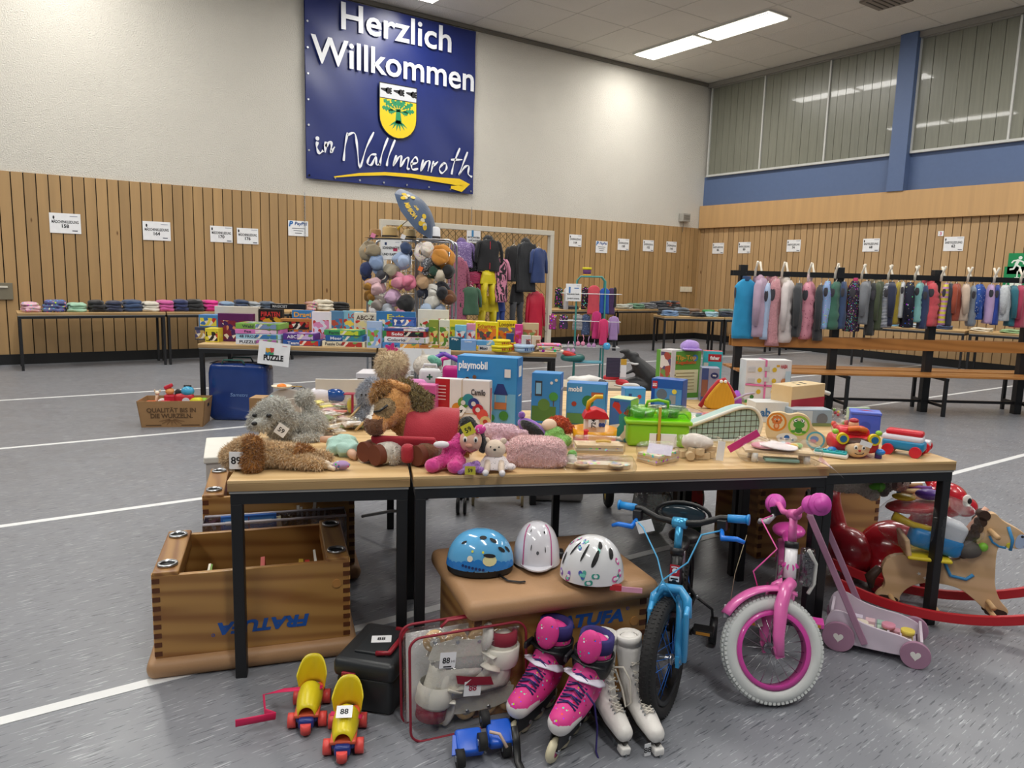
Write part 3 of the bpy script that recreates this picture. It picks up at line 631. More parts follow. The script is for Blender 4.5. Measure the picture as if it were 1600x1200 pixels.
# ---- goal frame
GX0,GX1,GYY,GH=4.69,7.77,10.2,2.16
gl=T('goal_frame','white handball goal frame with net used as a clothes rack','goal',(0,0,0)); CR=M('#d9d3c4',.45)
for x in(GX0,GX1): MB().box((x,GYY,GH/2),(.08,.08,GH),CR).build('goal_post',gl,bevel=.004)
MB().box(((GX0+GX1)/2,GYY,GH+.04),(GX1-GX0+.08,.08,.08),CR).build('crossbar',gl,bevel=.004)
g=MB(); NT=M('#5e5a44',.9)
for k in range(-20,31):
    x0=GX0+k*.11
    for dx in (1,-1):
        a0=x0 if dx>0 else x0+1; pts=[(a0+dx*q*.35,GYY+.06+.06*math.sin(q),GH-q*.33) for q in range(7)]
        pts=[p for p in pts if GX0<p[0]<GX1]
        if len(pts)>1: g.tube(pts,.004,NT,4,caps=False)
g.build('net',gl)
# ---- roll cages
CG=Vector(G(575,430.5,1.495)[:2]+(0,)) if False else None
def at_depth(px,py,dep):
    d=ray(px,py); return Vector((0,0,CH))+d*dep
CD=8.55; RC=at_depth(574,372,CD); RC2=at_depth(650,372,CD); RC3=at_depth(708,374,CD); RH=RC.z
def cage(label,A,B,dep):
    u=Vector((B.x-A.x,B.y-A.y,0)); w_=u.length; rz=math.atan2(u.y,u.x); t=T('roll_cage',label,'roll cage',(A.x,A.y,0),rz); h=RH
    for y,nm in((0,'front_panel'),(dep,'rear_panel')):
        g=MB(); r=.05
        g.tube([(.0,y,.2),(0,y,h-r),(r*.3,y,h-r*.3),(r,y,h),(w_-r,y,h),(w_-r*.3,y,h-r*.3),(w_,y,h-r),(w_,y,.2)],.014,STEEL,8); g.build(nm,t)
        g=MB()
        for k in range(1,9): g.tube([(w_*k/9,y,.25),(w_*k/9,y,h)],.0028,STEEL,5)
        for k in range(12): g.tube([(0,y,.3+k*(h-.4)/11),(w_,y,.3+k*(h-.4)/11)],.0028,STEEL,5)
        g.build('wire_grid',t)
    MB().box((w_/2,dep/2,.19),(w_+.02,dep,.03),STEEL).build('base_platform',t)
    for x in(.05,w_-.05):
        for y in(.06,dep-.06): MB().cyl((x-.018,y,.055),(x+.018,y,.055),.055,RUBBER).box((x,y,.13),(.03,.03,.1),STEEL).build('caster',t)
    return t,rz
cg1,CRZ=cage('left steel roll cage covered with children sun hats and a sign',RC,RC2,.55)
cg2,_=cage('right steel roll cage with hats, below the open umbrella',off(RC2,CRZ,.03),off(RC3,CRZ,0),.55)
for o in (cg1,cg2): o.location.z=0
# ---- green folding drying stand
SP=G(917,598); SZ=T('clothes_stand','green tubular folding stand hung with children clothes','clothes stand',(SP.x,SP.y,0),CANG); TG=M('#3f8f88',.4); s_=1/ppm(SP+Vector((0,0,1)))
hs=1.5+ (at_depth(910,432,(SP-Vector((0,0,CH))).dot(FW)).z-1.5)
for y in(-.12,.16):
    a=.20 if y<0 else .19
    MB().tube([(-a,y,0),(-a,y*.5,hs*.6),(-a,y*.25,hs-.06),(-a+.05,y*.2,hs),(a-.05,y*.2,hs),(a,y*.25,hs-.06),(a,y*.5,hs*.6),(a,y,0)],.012,TG,8).build('tube_frame',SZ)
WW=M('#dcdcdc',.4)
rails=[1.26,.88,.52]
for z in rails:
    g=MB()
    for y in(-.14,-.05,.05,.14): g.tube([(-.42,y,z),(.42,y,z)],.004,WW,5)
    for x in(-.42,.42): g.tube([(x,-.14,z),(x,.14,z)],.004,WW,5)
    g.build('wire_shelf',SZ)
MB().box((0,0,.30),(.40,.26,.012),M('#4f9bb0',.5)).build('lower_tray',SZ)
# ======================= GOODS IN THE BACKGROUND
def at_line(px,py,O,N,v):        # place on the vertical plane parallel to a table edge, v metres behind the edge
    d=ray(px,py); n=Vector((N.x,N.y)); c=(Vector((O.x,O.y))+n*v).dot(n); t=c/(d.x*n.x+d.y*n.y)
    return Vector((d.x*t,d.y*t,CH+d.z*t))
def span(x0,x1,py,O,N,v):
    a=at_line(x0,py,O,N,v); b=at_line(x1,py,O,N,v); return a,b,(Vector((b.x-a.x,b.y-a.y))).length
def carton(label,loc,rz,w_,d,h,col,c2=None,art=True,title=None,tcol='#ffffff',group=None,flat=False,tb=.4,**kw):
    t=T('board_game_box' if kw.pop('game',True) else kw.pop('nm','toy_box'),label,'box',loc,rz,group); MC=M(col,.35); r=random.Random(label)
    MB().box((0,d/2,h/2),(w_,d,h),MC).build('carton',t,bevel=min(.003,h*.1))
    g=MB(); Fr=frame_front(-.0006); c2=c2 or '#e6dfcf'
    if art:
        AM=M(c2,.35,'art',c2=kw.get('a2','#6f9a54'),sc=kw.get('sc',1.2),c3=kw.get('c3','#e8e0d0'),c4=kw.get('c4','#c03a30'),c5=kw.get('c5',col))
        if flat: g.p_rect(w_*.2,h*.5,w_*.5,h*.8,AM,Fr,1)
        else: g.p_rect(0,h*.42,w_*.86,h*.66,AM,Fr,1)
    if title:
        if flat: g.p_text(title,-w_*.22,h*.5,h*.5,M(tcol,.5),Fr,3,bold=.02,w=min(w_*.42,len(title)*h*.5))
        else: g.p_text(title,0,h*.84,h*.15,M(tcol,.5),Fr,3,bold=.02,w=min(w_*.8,len(title)*h*.13))
    if flat:
        Ft=frame_top(h+.0004,0,0,d/2); g.p_rect(0,0,w_*.86,d*.8,M(c2,.35,'art',c2=col,sc=1.0,c4=kw.get('c4','#c03a30')),Ft,1)
    g.build('printed_side',t); return t
FLOP='#'
def pgame(x0,x1,yt,yb,v,col,lab,h_only=None,**kw):     # standing box on the puzzle tables
    a,b,w_=span(x0,x1,yt,PZ,PN,v); z0=TZ
    zb=at_line((x0+x1)/2,yb,PZ,PN,v).z if yb else TZ
    if yb and zb>TZ+.035: z0=zb
    mid=(a+b)/2; h=(a.z+b.z)/2-z0; d=kw.pop('d',.07)
    return carton(lab,(mid.x,mid.y,z0),PANG+kw.pop('rz',0),w_,d,h,col,**kw)
for a in [
 (335,403,479,0,.62,'#d9d2c4','large pale picture game box at the back of the puzzle table, left end',dict(c2='#8a6a48',a2='#d8c8a8')),
 (404,441,483,0,.6,'#26221f','black and yellow pirate game box in the back row of the puzzle table',dict(c2='#c9a02e',a2='#402a20',title='PIRATEN',tcol='#d23a3a')),
 (422,477,475,483,.70,'#1c1d22','flat black magic set box lying on top at the back of the puzzle table',dict(art=False,title='MAGICSET',flat=True,tcol='#c9c9c9',d=.05)),
 (456,489,485,0,.56,'#3b7fc0','blue game box with orange and white title in the back row',dict(c2='#d77f2a',a2='#3a5fa8',title='Dragi',tcol='#f1b23a')),
 (515,536,486,0,.6,'#4f7fa8','narrow blue picture box in the back row of the puzzle table',dict(c2='#a84a3a',a2='#3f6fa0')),
 (535,566,486,0,.62,'#7fb6cf','pale blue and yellow game box in the back row of the puzzle table',dict(c2='#e7cf56',a2='#6fb0cf',title='LO',tcol='#c2392f')),
 (553,588,489,0,.54,'#d8d2c4','beige letter game box with yellow corner in back row',dict(c2='#d9cf9a',a2='#c9c4b8',title='ABC-Z',tcol='#5a4a44')),
 (310,340,492,511,.42,'#4b86c0','blue and white box on top at the left end of the puzzle table',dict(c2='#e6d64a',a2='#3f74b4',d=.16)),
 (304,322,511,0,.40,'#3a3f55','dark blue small box at the very left end of the puzzle table',dict(c2='#c2a05a',a2='#55507a',d=.14)),
 (320,341,513,0,.18,'#d8cb3a','small yellow and black boxes stacked on the puzzle table, left end',dict(c2='#2a2620',a2='#d8cb3a',d=.16)),
 (340,395,490,0,.30,'#5a1f57','tall purple and red game box standing behind the stack of four puzzles',dict(c2='#7a2438',a2='#40205a',d=.07,c4='#c98a5a')),
 (438,486,498,516,.32,'#b5763c','orange brown game box with dark picture above the purple stack',dict(c2='#241c1c',a2='#b02a2a',d=.07)),
 (487,516,487,0,.26,'#e6dfe6','white and pink picture box leaning in the middle of the puzzle table',dict(c2='#d98ab0',a2='#d8d4e4',d=.05)),
 (573,596,502,0,.04,'#a9bfe0','light blue upright puzzle box at the joint of the two puzzle tables',dict(c2='#8fb4e6',a2='#7fb25a',c4='#d84a50',d=.06)),
 (588,649,487,0,.42,'#3a78b0','wide blue green game box with yellow title, left of the yellow boxes',dict(c2='#3f8a50',a2='#5aa0d0',title='Exit',tcol='#e6d63a')),
 (613,650,496,510,.22,'#2c4f96','dark blue game box leaning before the wide blue green one',dict(c2='#4a6ab0',a2='#2a468a',d=.05)),
 (653,701,484,0,.60,'#e2e0d6','white game box with dark emblem in front of the right roll cage',dict(c2='#5f8f4a',a2='#e0ded2')),
 (670,685,500,0,.16,'#8a9a3a','narrow green fruit picture box, left of a close pair',dict(c2='#5a8f3a',a2='#e0d27a')),
 (686,702,500,0,.16,'#dcdcca','narrow pale fruit picture box, right of a close pair',dict(c2='#5a8f3a',a2='#e0d27a')),
 (702,731,500,0,.34,'#d8cb3a','yellow and green game box behind the small pale blue box',dict(c2='#6f9a3a',a2='#d8cb3a')),
 (711,729,508,0,.22,'#7fc0dc','pale blue small box standing before the yellow and green one',dict(c2='#3a78a8',a2='#e0e0e0')),
 (729,744,506,0,.24,'#d68aa8','pink edged small box beside the big yellow game box',dict(c2='#8fb4d6',a2='#e8dcdc')),
 (743,778,503,0,.24,'#e8d61e','big yellow game box with orange picture',dict(c2='#e07a2a',a2='#55504a',title='Schatten',tcol='#c2521e')),
 (777,807,501,0,.40,'#e8d61e','yellow game box with grey picture behind the flat yellow one',dict(c2='#77767c',a2='#c9772a',title='Looping',tcol='#6a4a1e')),
 (805,817,507,0,.22,'#d23a8c','thin magenta box standing near the right end of the game table',dict(c2='#e06ab0',a2='#c22a78')),
 (816,842,505,0,.28,'#c9b890','beige memory game box with animal picture',dict(c2='#b56a4a',a2='#7f9a5a')),
 (815,830,524,0,.12,'#c9c4c0','tiny grey picture box in front of the beige memory box',dict(c2='#6a4a4a',a2='#c9c4c0',d=.04)),
 (831,845,525,0,.13,'#d8c9b0','tiny cream picture box beside the tiny grey one',dict(c2='#8a6a4a',a2='#d8c9b0',d=.04)),
 (702,720,527,0,.02,'#1f5a72','dark teal small box on the front edge of the game table',dict(art=False,title='Flip',d=.08)),
 (720,744,531,0,.02,'#7fa8dc','light blue small box with ribbon on the front edge of game table',dict(art=False,title='Lotto',d=.08)),
 (791,803,521,0,.18,'#23427f','small navy box with white tag between yellow boxes',dict(art=False,d=.04)),
]:
    pgame(*a[:7],**a[7])
def pstack(x0,x1,y0,v,layers,d=.26):
    a,b,w_=span(x0,x1,y0,PZ,PN,v); mid=(a+b)/2; z=TZ; k=1/ppm(mid)
    for i,(hp,col,c2,title,lab,*o) in enumerate(layers):
        h=hp*k; dx=(o[0] if o else 0)*k; p=mid+PE*dx; ww=w_*(o[1] if len(o)>1 else 1); oo=o[2] if len(o)>2 else {}
        carton(lab,(p.x,p.y,z),PANG+rad(random.uniform(-3,3)),ww,d*(o[1] if len(o)>1 else 1),h,col,c2=c2,flat=True,title=title,**{'tcol':'#333344',**oo}); z+=h+.001
pstack(368,438,536,.03,[(9,'#dfe4ec','#b56ab0','PUZZLE','white and pink puzzle box at the bottom of the stack of four'),(8,'#a9d4e8','#3f78b0','48 FROZ','light blue puzzle box second from the bottom of the stack of four'),(7,'#d67ab8','#e8c8dc','Fee','pink puzzle box second from the top of the stack of four'),(9,'#7fae4c','#7a8fb8','Wald','green puzzle box on top of the stack of four')])
pstack(442,500,537,.05,[(9,'#2f5aa8','#c03a30','Team','blue puzzle box under the purple one',0,1,{'tcol':'#e6e6f0'}),(10,'#5a2f8a','#c9b0dc','ABC','purple and white puzzle box on the small stack mid table',-4,.85,{'tcol':'#e6e6f0'})])
pstack(503,570,540,.04,[(9,'#e6dcc0','#b53a30','Puzzle Doc','cream and red puzzle box at the bottom of three'),(9,'#2a5fa0','#3f8a9a','Meer','blue puzzle box in the middle of three',2,.9,{'tcol':'#e6e6f0'}),(8,'#3f9a5a','#c9d23a','Farm','green puzzle box with yellow bag on top of three',-2,.85)])
pstack(600,668,541,.04,[(9,'#4a86c8','#e6a84a','Bär','blue puzzle box at the bottom beside the joint of the tables',-6,.9),(9,'#e9e9ee','#c9c9d2','Colorio','white game box with coloured title, second in its stack'),(9,'#b5303a','#23242a','Solo','red and black game box second from top of its stack',0,.9,{'tcol':'#ffffff'}),(4,'#3a4a8a','#e6e6e6',None,'thin navy and white box on top of the red game box')])
pstack(744,780,545,.02,[(9,'#c9ccd2','#e6e6ea','Maxi','grey white flat box under the light blue one on the game table',0,.8),(7,'#5a9fd0','#7fb8dc',None,'light blue flat box on the grey white one')],d=.12)
pstack(771,806,529,.16,[(12,'#e8d61e','#d84a2a','Uno','flat yellow game box lying before the grey picture box')],d=.12)
pstack(650,700,543,.03,[(3,'#c9905a','#d8b08a',None,'thin orange brown booklet lying at the front edge'),(4,'#b5703a','#a8a030',None,'orange picture card set on the thin booklet',-4,.6)],d=.14)
pstack(676,730,499,.60,[(30,'#6a8a4a','#dcd64a',None,'olive game box carrying the long yellow boxes'),(8,'#e8d61e','#e8d61e',None,'long plain yellow box on top at the back, left'),],d=.12)
pstack(724,757,499,.58,[(31,'#b8ae3a','#6f9a3a',None,'yellow green game box under the long titled yellow box'),(7,'#e8d61e','#e8d61e','Casino','long yellow box with black title on top at the back, right')],d=.12)
def octobox(x0,x1,yb,v,layers):
    a,b,w_=span(x0,x1,yb,PZ,PN,v); mid=(a+b)/2; z=TZ; k=1/ppm(mid)
    for hp,f,col,lab in layers:
        t=T('octagonal_tin',lab,'box',(mid.x,mid.y+.06,z)); r=w_*f/2; h=hp*k
        MB().cyl((0,0,0),(0,0,h*.6),r,M(col,.35),8).build('base',t); MB().cyl((0,0,h*.55),(0,0,h),r*1.04,M(col,.35),8).build('lid',t)
        g=MB(); 
        for q in range(5): g.box((-r*.5+q*r*.25,-r*.98,h*.45),(r*.12,.003,h*.4),M('#a83a20' if 'yellow' in lab else '#3a5a9a',.5))
        g.build('printed_letters',t); z+=h
octobox(771,806,548,.02,[(10,1,'#e8d61e','larger yellow octagonal game box at the front edge'),(8,.8,'#e8d61e','smaller yellow octagonal game box on the larger one')])
octobox(808,840,548,.02,[(11,1,'#a9c4e0','light blue octagonal game box near the right table end')])
p=at_line(860,545,PZ,PN,.05); p.z=TZ; t=T('gift_wrap_pile','pile of cream and pink wrapped picture books at the right table end','books',p,PANG)
for k in range(4): MB().rbox((random.uniform(-.02,.02),.08,.012+.02*k),(.24,.16,.018),M(['#e6dccb','#d8c4b0','#e6dcd0','#d87a98'][k],.5,'flecks',sc=.6),.005,rz=random.uniform(-.2,.2)).build('wrapped_book',t)
p=at_line(862,531,PZ,PN,.2); p.z=TZ; t=T('pencil_case','pink red tubular pencil case behind the wrapped books','case',p,PANG); MB().tube([(-.08,0,.03),(.08,0,.03)],.03,M('#d23a5a',.4,'flecks',sc=.6),12).build('body',t); MB().box((0,0,.062),(.14,.006,.004),STEEL).build('zipper',t)
# puzzle sign
a=at_line(399,536,PZ,PN,-.012); b=at_line(449,536,PZ,PN,-.012); w_=(b-a).length; p=at_line(428,553,PZ,PN,-.014)
t=T('paper_sign','white paper sign with black PUZZLE lettering hanging from the table edge','sign',p,rot=Euler((0,rad(6.5),PANG)))
MB().box((0,0,0),(w_*.98,.003,w_*.72),PAPER).build('sheet',t); g=MB(); Fr=frame_front(-.002)
g.p_text('PUZZLE',0,-w_*.13,w_*.17,INK,Fr,2,bold=.05,w=w_*.62,rot=.06)
for (u,v,c) in((-.2,.1,'#d9a63a'),(-.07,.12,'#c94a4a'),(-.2,-.02,'#3a7fb0'),(-.07,-.01,'#3f9a6a')): g.p_rect(w_*u,w_*v,w_*.13,w_*.12,M(c,.5),Fr,1); 
g.p_disc(-w_*.135,w_*.1,w_*.03,M('#d9a63a',.5),Fr,3); g.p_disc(-w_*.2,w_*.04,w_*.03,M('#d9a63a',.5),Fr,3); g.p_disc(-w_*.07,w_*.055,w_*.03,M('#c94a4a',.5),Fr,3); g.p_rect(w_*.32,w_*.28,w_*.16,.004,M('#c94a6a',.5),Fr,1); g.build('lettering',t)
# second sign behind (above pram), cage sign etc
def sign(px,py,dep,wpx,hpx,lines,label,rz=CANG,pic=None,tilt=0):
    p=at_depth(px,py,dep); k=1/ppm(p); w_,h=wpx*k,hpx*k; t=T('paper_sign',label,'sign',p,rot=Euler((0,rad(tilt),rz))); MB().box((0,0,0),(w_,.003,h),PAPER).build('sheet',t)
    g=MB(); Fr=frame_front(-.0022)
    for i,(s,v,hh) in enumerate(lines): g.p_text(s,0,v*h,hh*h,INK,Fr,2,bold=.03,w=w_*.8)
    if pic:
        for u,v,a,b,c in pic: g.p_rect(u*w_,v*h,a*w_,b*h,M(c,.5),Fr,1)
    g.p_rect(w_*.3,h*.38,w_*.2,h*.02,M('#8d93a8',.6),Fr,1); g.build('lettering',t)
sign(611,390,CD-.13,33,30,[('SONNENHÜTE',.1,.13),('UND KAPPEN',-.24,.13)],'white sign about sun hats clipped to the left roll cage',pic=[(-.25,.3,.1,.14,'#2a3f6a'),(.2,.0,.2,.16,'#c22a5a')])
# (the frame notice on the crossbar)
p=GY(740,370,GYY-.05); k=1/ppm(p); t=T('paper_sign','white sign with blue picture hanging from the white crossbar','sign',p); MB().box((0,0,0),(.25,.003,.19),PAPER).build('sheet',t); g=MB(); Fr=frame_front(-.0022); g.p_text('MATSCHHOSEN',0,-.01,.026,INK,Fr,2,bold=.03,w=.22); g.p_text('UND JACKEN',0,-.06,.026,INK,Fr,2,bold=.03,w=.18); g.p_rect(-.02,.05,.035,.1,M('#3a8ac0',.5),Fr,3); g.build('lettering',t)
# ---- hats
def hat(px,py,size,col,label,kind='bucket',dep=None,rot=None,m2=None,pt=None,sy=1.0,group=None):
    p=pt or at_depth(px,py,dep or CD-.14); k=1/ppm(p); R=size*k/2; mt=col if not isinstance(col,str) else M(col,.85,'fabric'); r=random.Random(label+str(px)); R*=1.12
    rot=rot or Euler((rad(r.uniform(55,120)),rad(r.uniform(-25,25)),CANG+rad(r.uniform(-30,30))))
    t=T('sun_hat' if kind!='cap' else 'cap',label,'hat',p,rot=rot,group=group); mb=m2 or mt
    n=24
    if kind=='cap':
        g=MB(); g.ell((0,0,0),(R*.8,R*.9,R*.75),mt,nu=20,nv=10); g.jit(R*.2,14,px%6); g.build('crown',t)
        g=MB(); pts=[(R*.62*math.cos(a),-R*.55-R*.75*math.sin(a)) for a in [PI*i/10 for i in range(11)]]; g.prism(pts[::-1],R*.08,mb,Matrix.Translation((0,0,-R*.2))@Matrix.Rotation(.25,4,'X')); g.build('peak',t,bevel=.003)
    else:
        cw=.62 if kind!='straw' else .55
        g=MB().lathe([(0.001,R*.75),(R*cw*.75,R*.73),(R*cw*.95,R*.62),(R*cw,R*.1),(R*cw*1.02,0)],mt,n); g.jit(R*(.24 if kind!='straw' else .03),11,2+px%7); g.build('crown',t)
        dr=-.25 if kind=='bucket' else -.04
        g=MB().lathe([(R*cw,0.0),(R*.8,dr*R*.4),(R,dr*R),(R*.99,dr*R-R*.04),(R*cw,-R*.05)],mb,n); g.jit(R*(.30 if kind=='bucket' else .05),10,3+px%5); g.build('brim',t)
        if kind=='straw': MB().lathe([(R*cw*1.03,0),(R*cw*1.02,R*.14)],M('#2a2320',.7),n).build('ribbon',t)
    return t
for (x,y,s_,c,lab,*k) in [
 (580,392,30,'#9c8f76','khaki hat at the upper left of the left cage'),(572,421,25,'#1b2a58','navy cap sticking out on the left side of the left cage','cap'),
 (589,410,25,'#8fa6cc','light blue hat hanging left of the cage sign','cap'),(597,431,20,'#43454e','dark grey patterned hat below the light blue one'),
 (612,424,23,'#a39a86','beige pleated hat directly under the cage sign'),(629,408,26,'#a9bcdc','pale blue bonnet right of the cage sign'),(634,388,20,'#33486e','dark blue cap behind the pale blue bonnet','cap'),
 (576,446,19,'#a87a2a','mustard patterned hat at left cage edge, upper'),(579,463,19,'#96691e','mustard patterned hat at left cage edge, lower'),(588,449,28,'#dcb6bc','pale pink floppy hat in the middle of the left cage'),
 (622,440,25,'#dd8fa6','pink hat beside the cage corner post, left'),(638,441,24,'#e07f9c','shiny pink hat beside the cage corner post, right'),(611,466,27,'#c9a6c4','lilac hat low in the left cage'),
 (590,476,26,'#8f857f','taupe hat low in the left cage'),(584,484,18,'#dcdadc','white small cap low at the left cage edge','cap'),(634,474,30,'#141519','black cap low in the left cage','cap'),(629,489,18,'#d98fa8','pink hat behind the blue game box'),(606,487,22,'#b9c0ca','pale grey hat behind the blue game box'),(612,442,11,'#d2b23a','small yellow cap between the pink hats','cap'),
 (665,392,30,M('#d8cfc6',.85,'flecks',sc=1.2,t=.2),'cream floral sun hat at the top of the right cage'),(690,402,36,'#cc8a34','orange sunflower shaped hat on the right cage'),(668,413,23,M('#55585e',.8,'dots',c2='#b9bcc2',sc=1.5),'grey patterned cap in the right cage','cap'),
 (677,423,22,'#23483a','dark green hat in the right cage'),(687,431,20,'#cfc6b4','cream cap below the orange hat','cap'),(701,424,22,'#15161a','black cap on the right cage edge','cap'),(661,443,27,'#b08f6c','tan hat in the right cage'),
 (659,458,19,'#1c2338','navy hat under the tan one'),(677,458,25,'#d6d4ce','big white hat hanging in the right cage'),(675,472,24,'#dcdad4','white cap below the big white hat','cap'),(690,456,27,'#191b26','black blue hat right of the white hats'),(702,466,21,'#6a3f22','brown hat at the right cage edge'),
 (667,486,27,'#9fb2cc','pale blue hat behind the white game box'),(686,485,20,'#8a9ab4','blue grey hat behind the white game box')]:
    hat(x,y,s_,c,lab,*(k or []))
for (x,y,s_,c,lab) in [(586,364,30,'#a8804e','brown straw hat on the left end of the left cage top'),(609,363,40,'#c9ab74','wide straw hat in the middle of the left cage top'),(640,363,32,'#cdb484','straw hat on the right end of the left cage top'),(675,368,44,'#e4e5ea','white sun hat on the right cage top under the umbrella')]:
    p=at_depth(x,y,CD-.03); p.z=RH+.016; hat(x,y,s_,c,lab,'straw',rot=Euler((0,0,.3*x)),pt=p+Vector((.04,.08,0)))
for px,py,c,l in((583,368,'#e889b0','pink note clipped to the left cage top rail'),(630,370,'#f0f0f4','white note clipped to the cage top rail'),(579,473,'#8fd0b0','mint note clipped to the left cage edge'),(657,420,'#e8763a','orange note clipped inside the right cage')):
    MB().box((0,0,0),(.05,.003,.05),M(c,.6)).build('paper_note',loc=at_depth(px,py,CD-.2),rot=(0,.4,CANG),label=l,cat='note')
# umbrella
c0=at_depth(650,334,CD-.05); ax=(RT*.78+UP*.5-FW*.38).normalized(); q=ax.to_track_quat('Z','Y').to_matrix().to_4x4()
um=T('umbrella','open dark blue children umbrella with yellow lettering stuck on the roll cage','umbrella',c0,rot=(Matrix.Rotation(0,4,'Z')@q).to_euler())
R=.31*CD/7.75; UB=M('#2c4668',.5,'fabric'); UY=M('#e0bd2e',.5)
def ucan(a,t,lift=0):   # a angle, t 0..1 apex to rim
    seg=(a%(PI/4))/(PI/4); sag=1-.045*math.sin(PI*seg)*t
    return Vector(((R*t*sag+lift*.3)*math.cos(a),(R*t*sag+lift*.3)*math.sin(a),.15*(1-t**1.8)+lift+.012*math.sin(PI*seg)*0))
g=MB(); vs_=[];fs=[]
for j in range(9):
    for i in range(48): vs_.append(ucan(2*PI*i/48,.02+.98*j/8))
for j in range(8):
    for i in range(48): fs.append((j*48+i,j*48+(i+1)%48,(j+1)*48+(i+1)%48,(j+1)*48+i))
g.add(vs_,fs,UB,None,False); g.build('canopy',um)
g=MB()
for i in range(8): g.tube([ucan(i*PI/4,t/6,-.004) for t in range(7)],.003,STEEL,5)
g.build('ribs',um); MB().tube([(0,0,.17),(0,0,-.26)],.006,STEEL,8).build('shaft',um); MB().tube([(0,0,-.22),(0,0,-.30),(.02,0,-.32),(.04,0,-.30)],.011,M('#e0bd2e',.5),8).build('handle',um)
inv=q.inverted(); cdir=inv.to_3x3()@(-FW); ca=math.atan2(cdir.y,cdir.x)
up_=inv.to_3x3()@UP; 
g=MB()
for da,m_,r0 in((-.85,UY,.05),(.85,UY,.05)):
    for k in range(7): 
        rr=random.Random(k); a=ca+da+rr.uniform(-.18,.18); t=.62+rr.uniform(-.17,.2); c=ucan(a,t,.004); n_=Vector((c.x,c.y,.25)).normalized(); g.cyl(c-n_*.003,c+n_*.003,.028,m_ if k%3 else M('#d9d4c0',.5),12)
TMN,fN=text_mesh('MINION',.04); sc=.055
out=[]
for v in TMN:
    u=-(v[0]-(TMN[:,0].max()+TMN[:,0].min())/2)*sc; vv=-(v[1])*sc*1.3; a=ca-u/(R*.72); out.append(ucan(a,.74-vv/R,.006))
g.add(out,fN,UY); TMN,fN=text_mesh('THE',.04); out=[]
for v in TMN:
    u=-(v[0]-(TMN[:,0].max()+TMN[:,0].min())/2)*.035; vv=-v[1]*.045; a=ca-u/(R*.5); out.append(ucan(a,.5-vv/R,.006))
g.add(out,fN,UY); g.build('yellow_print',um)
# ---- garments
def garment(name,label,cat,p,rz,w_,h,t,mt,sleeves=None,collar=None,quilt=0,group=None,legs=False,hood=None,zipc=None,hang=True,m2=None,seed=0,sl=.72,edge=False):
    o=T(name,label,cat,p,rz,group); g=MB(); n=20; rows=16; vs_=[];fs=[]; rn=random.Random(label)
    def ring(z,hw,th,ph,cx=0):
        for i in range(n):
            a=2*PI*i/n; rp=1+.16*math.sin(4*a+ph+z*9)+.10*math.sin(7*a-z*17+ph*2)+.05*math.sin(11*a+z*40); vs_.append((cx+hw*math.copysign(abs(math.cos(a))**.8,math.cos(a))*(1+.02*math.sin(z*30)),th*math.copysign(abs(math.sin(a))**.8,math.sin(a))*rp,z))
    top=h if not legs else h*.38
    ph=rn.random()*6
    for j in range(rows+1):
        s_=j/rows; z=-top*s_; hw=w_*(.17+.33*min(1,s_/.12)**.6 if s_<.12 else (.5-.05*math.sin(PI*min(1,(s_-.12)/.6))) ) ; 
        if legs: hw=w_*(.34+.14*s_)
        th=t/2*(.45+.55*min(1,s_/.25)); 
        if quilt: th*=1+.28*(abs(math.sin(s_*PI*quilt))-.6); hw*=1+.05*(abs(math.sin(s_*PI*quilt))-.6)
        ring(z,hw,th,ph)
    for j in range(rows):
        for i in range(n): fs.append((j*n+i,(j+1)*n+i,(j+1)*n+(i+1)%n,j*n+(i+1)%n))
    fs.append(tuple(range(n))); fs.append(tuple(rows*n+i for i in range(n))[::-1]); g.add(vs_,fs,mt,None,True); g.build('body',o)
    if legs:
        for sx in(-1,1): MB().tube([(sx*w_*.22,0,-top*.9),(sx*w_*.24,.01,-h*.6),(sx*w_*.27,-.005,-h*.8),(sx*w_*.28,0,-h)],[w_*.24,w_*.2,w_*.19,w_*.18],m2 or mt,12,flat=t/w_*1.8).build('trouser_leg',o)
        if legs=='bib': MB().box((0,0,.0),(w_*.5,t*.5,h*.05),mt).build('bib_strap',o)
    if sleeves:
        for sx in(-1,1): MB().tube([(sx*w_*.36,0,-h*.05),(sx*w_*.47,0,-h*.14),(sx*w_*.56,-.01,-h*sl*.55),(sx*w_*.60,-.015,-h*sl)],[w_*.12,w_*.17,w_*.15,w_*.11] if edge else [w_*.10,w_*.13,w_*.11,w_*.085],sleeves,10,flat=min(1,t/w_*2)).jit(.006,14).build('sleeve',o)
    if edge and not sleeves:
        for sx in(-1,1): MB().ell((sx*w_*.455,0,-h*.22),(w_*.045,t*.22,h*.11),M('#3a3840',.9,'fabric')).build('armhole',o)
    if collar: MB().lathe([(w_*.16,-.02),(w_*.19,.03),(w_*.15,.035),(w_*.12,-.01)],collar,14,Matrix.Diagonal((1,.6,1,1))).build('collar',o)
    if hood: MB().ell((0,t*.35,-.02),(w_*.24,t*.5,.09),hood,nu=14,nv=8).jit(.008,20).build('hood',o)
    if zipc: MB().box((0,-t*.5-.001,-top*.5),(.012,.008,top*.86),zipc).build('zip',o)
    if hang: MB().tube([(-w_*.3,0,-.03),(0,0,.025),(w_*.3,0,-.03)],.005,M('#e8e4da',.5),5).tube([(0,0,.02),(0,0,.05),(.015,0,.07),(.0,0,.085),(-.012,0,.07)],.003,STEEL,5).build('hanger',o)
    return o
fb=lambda c,**k: M(c,.85,'fabric',**k)
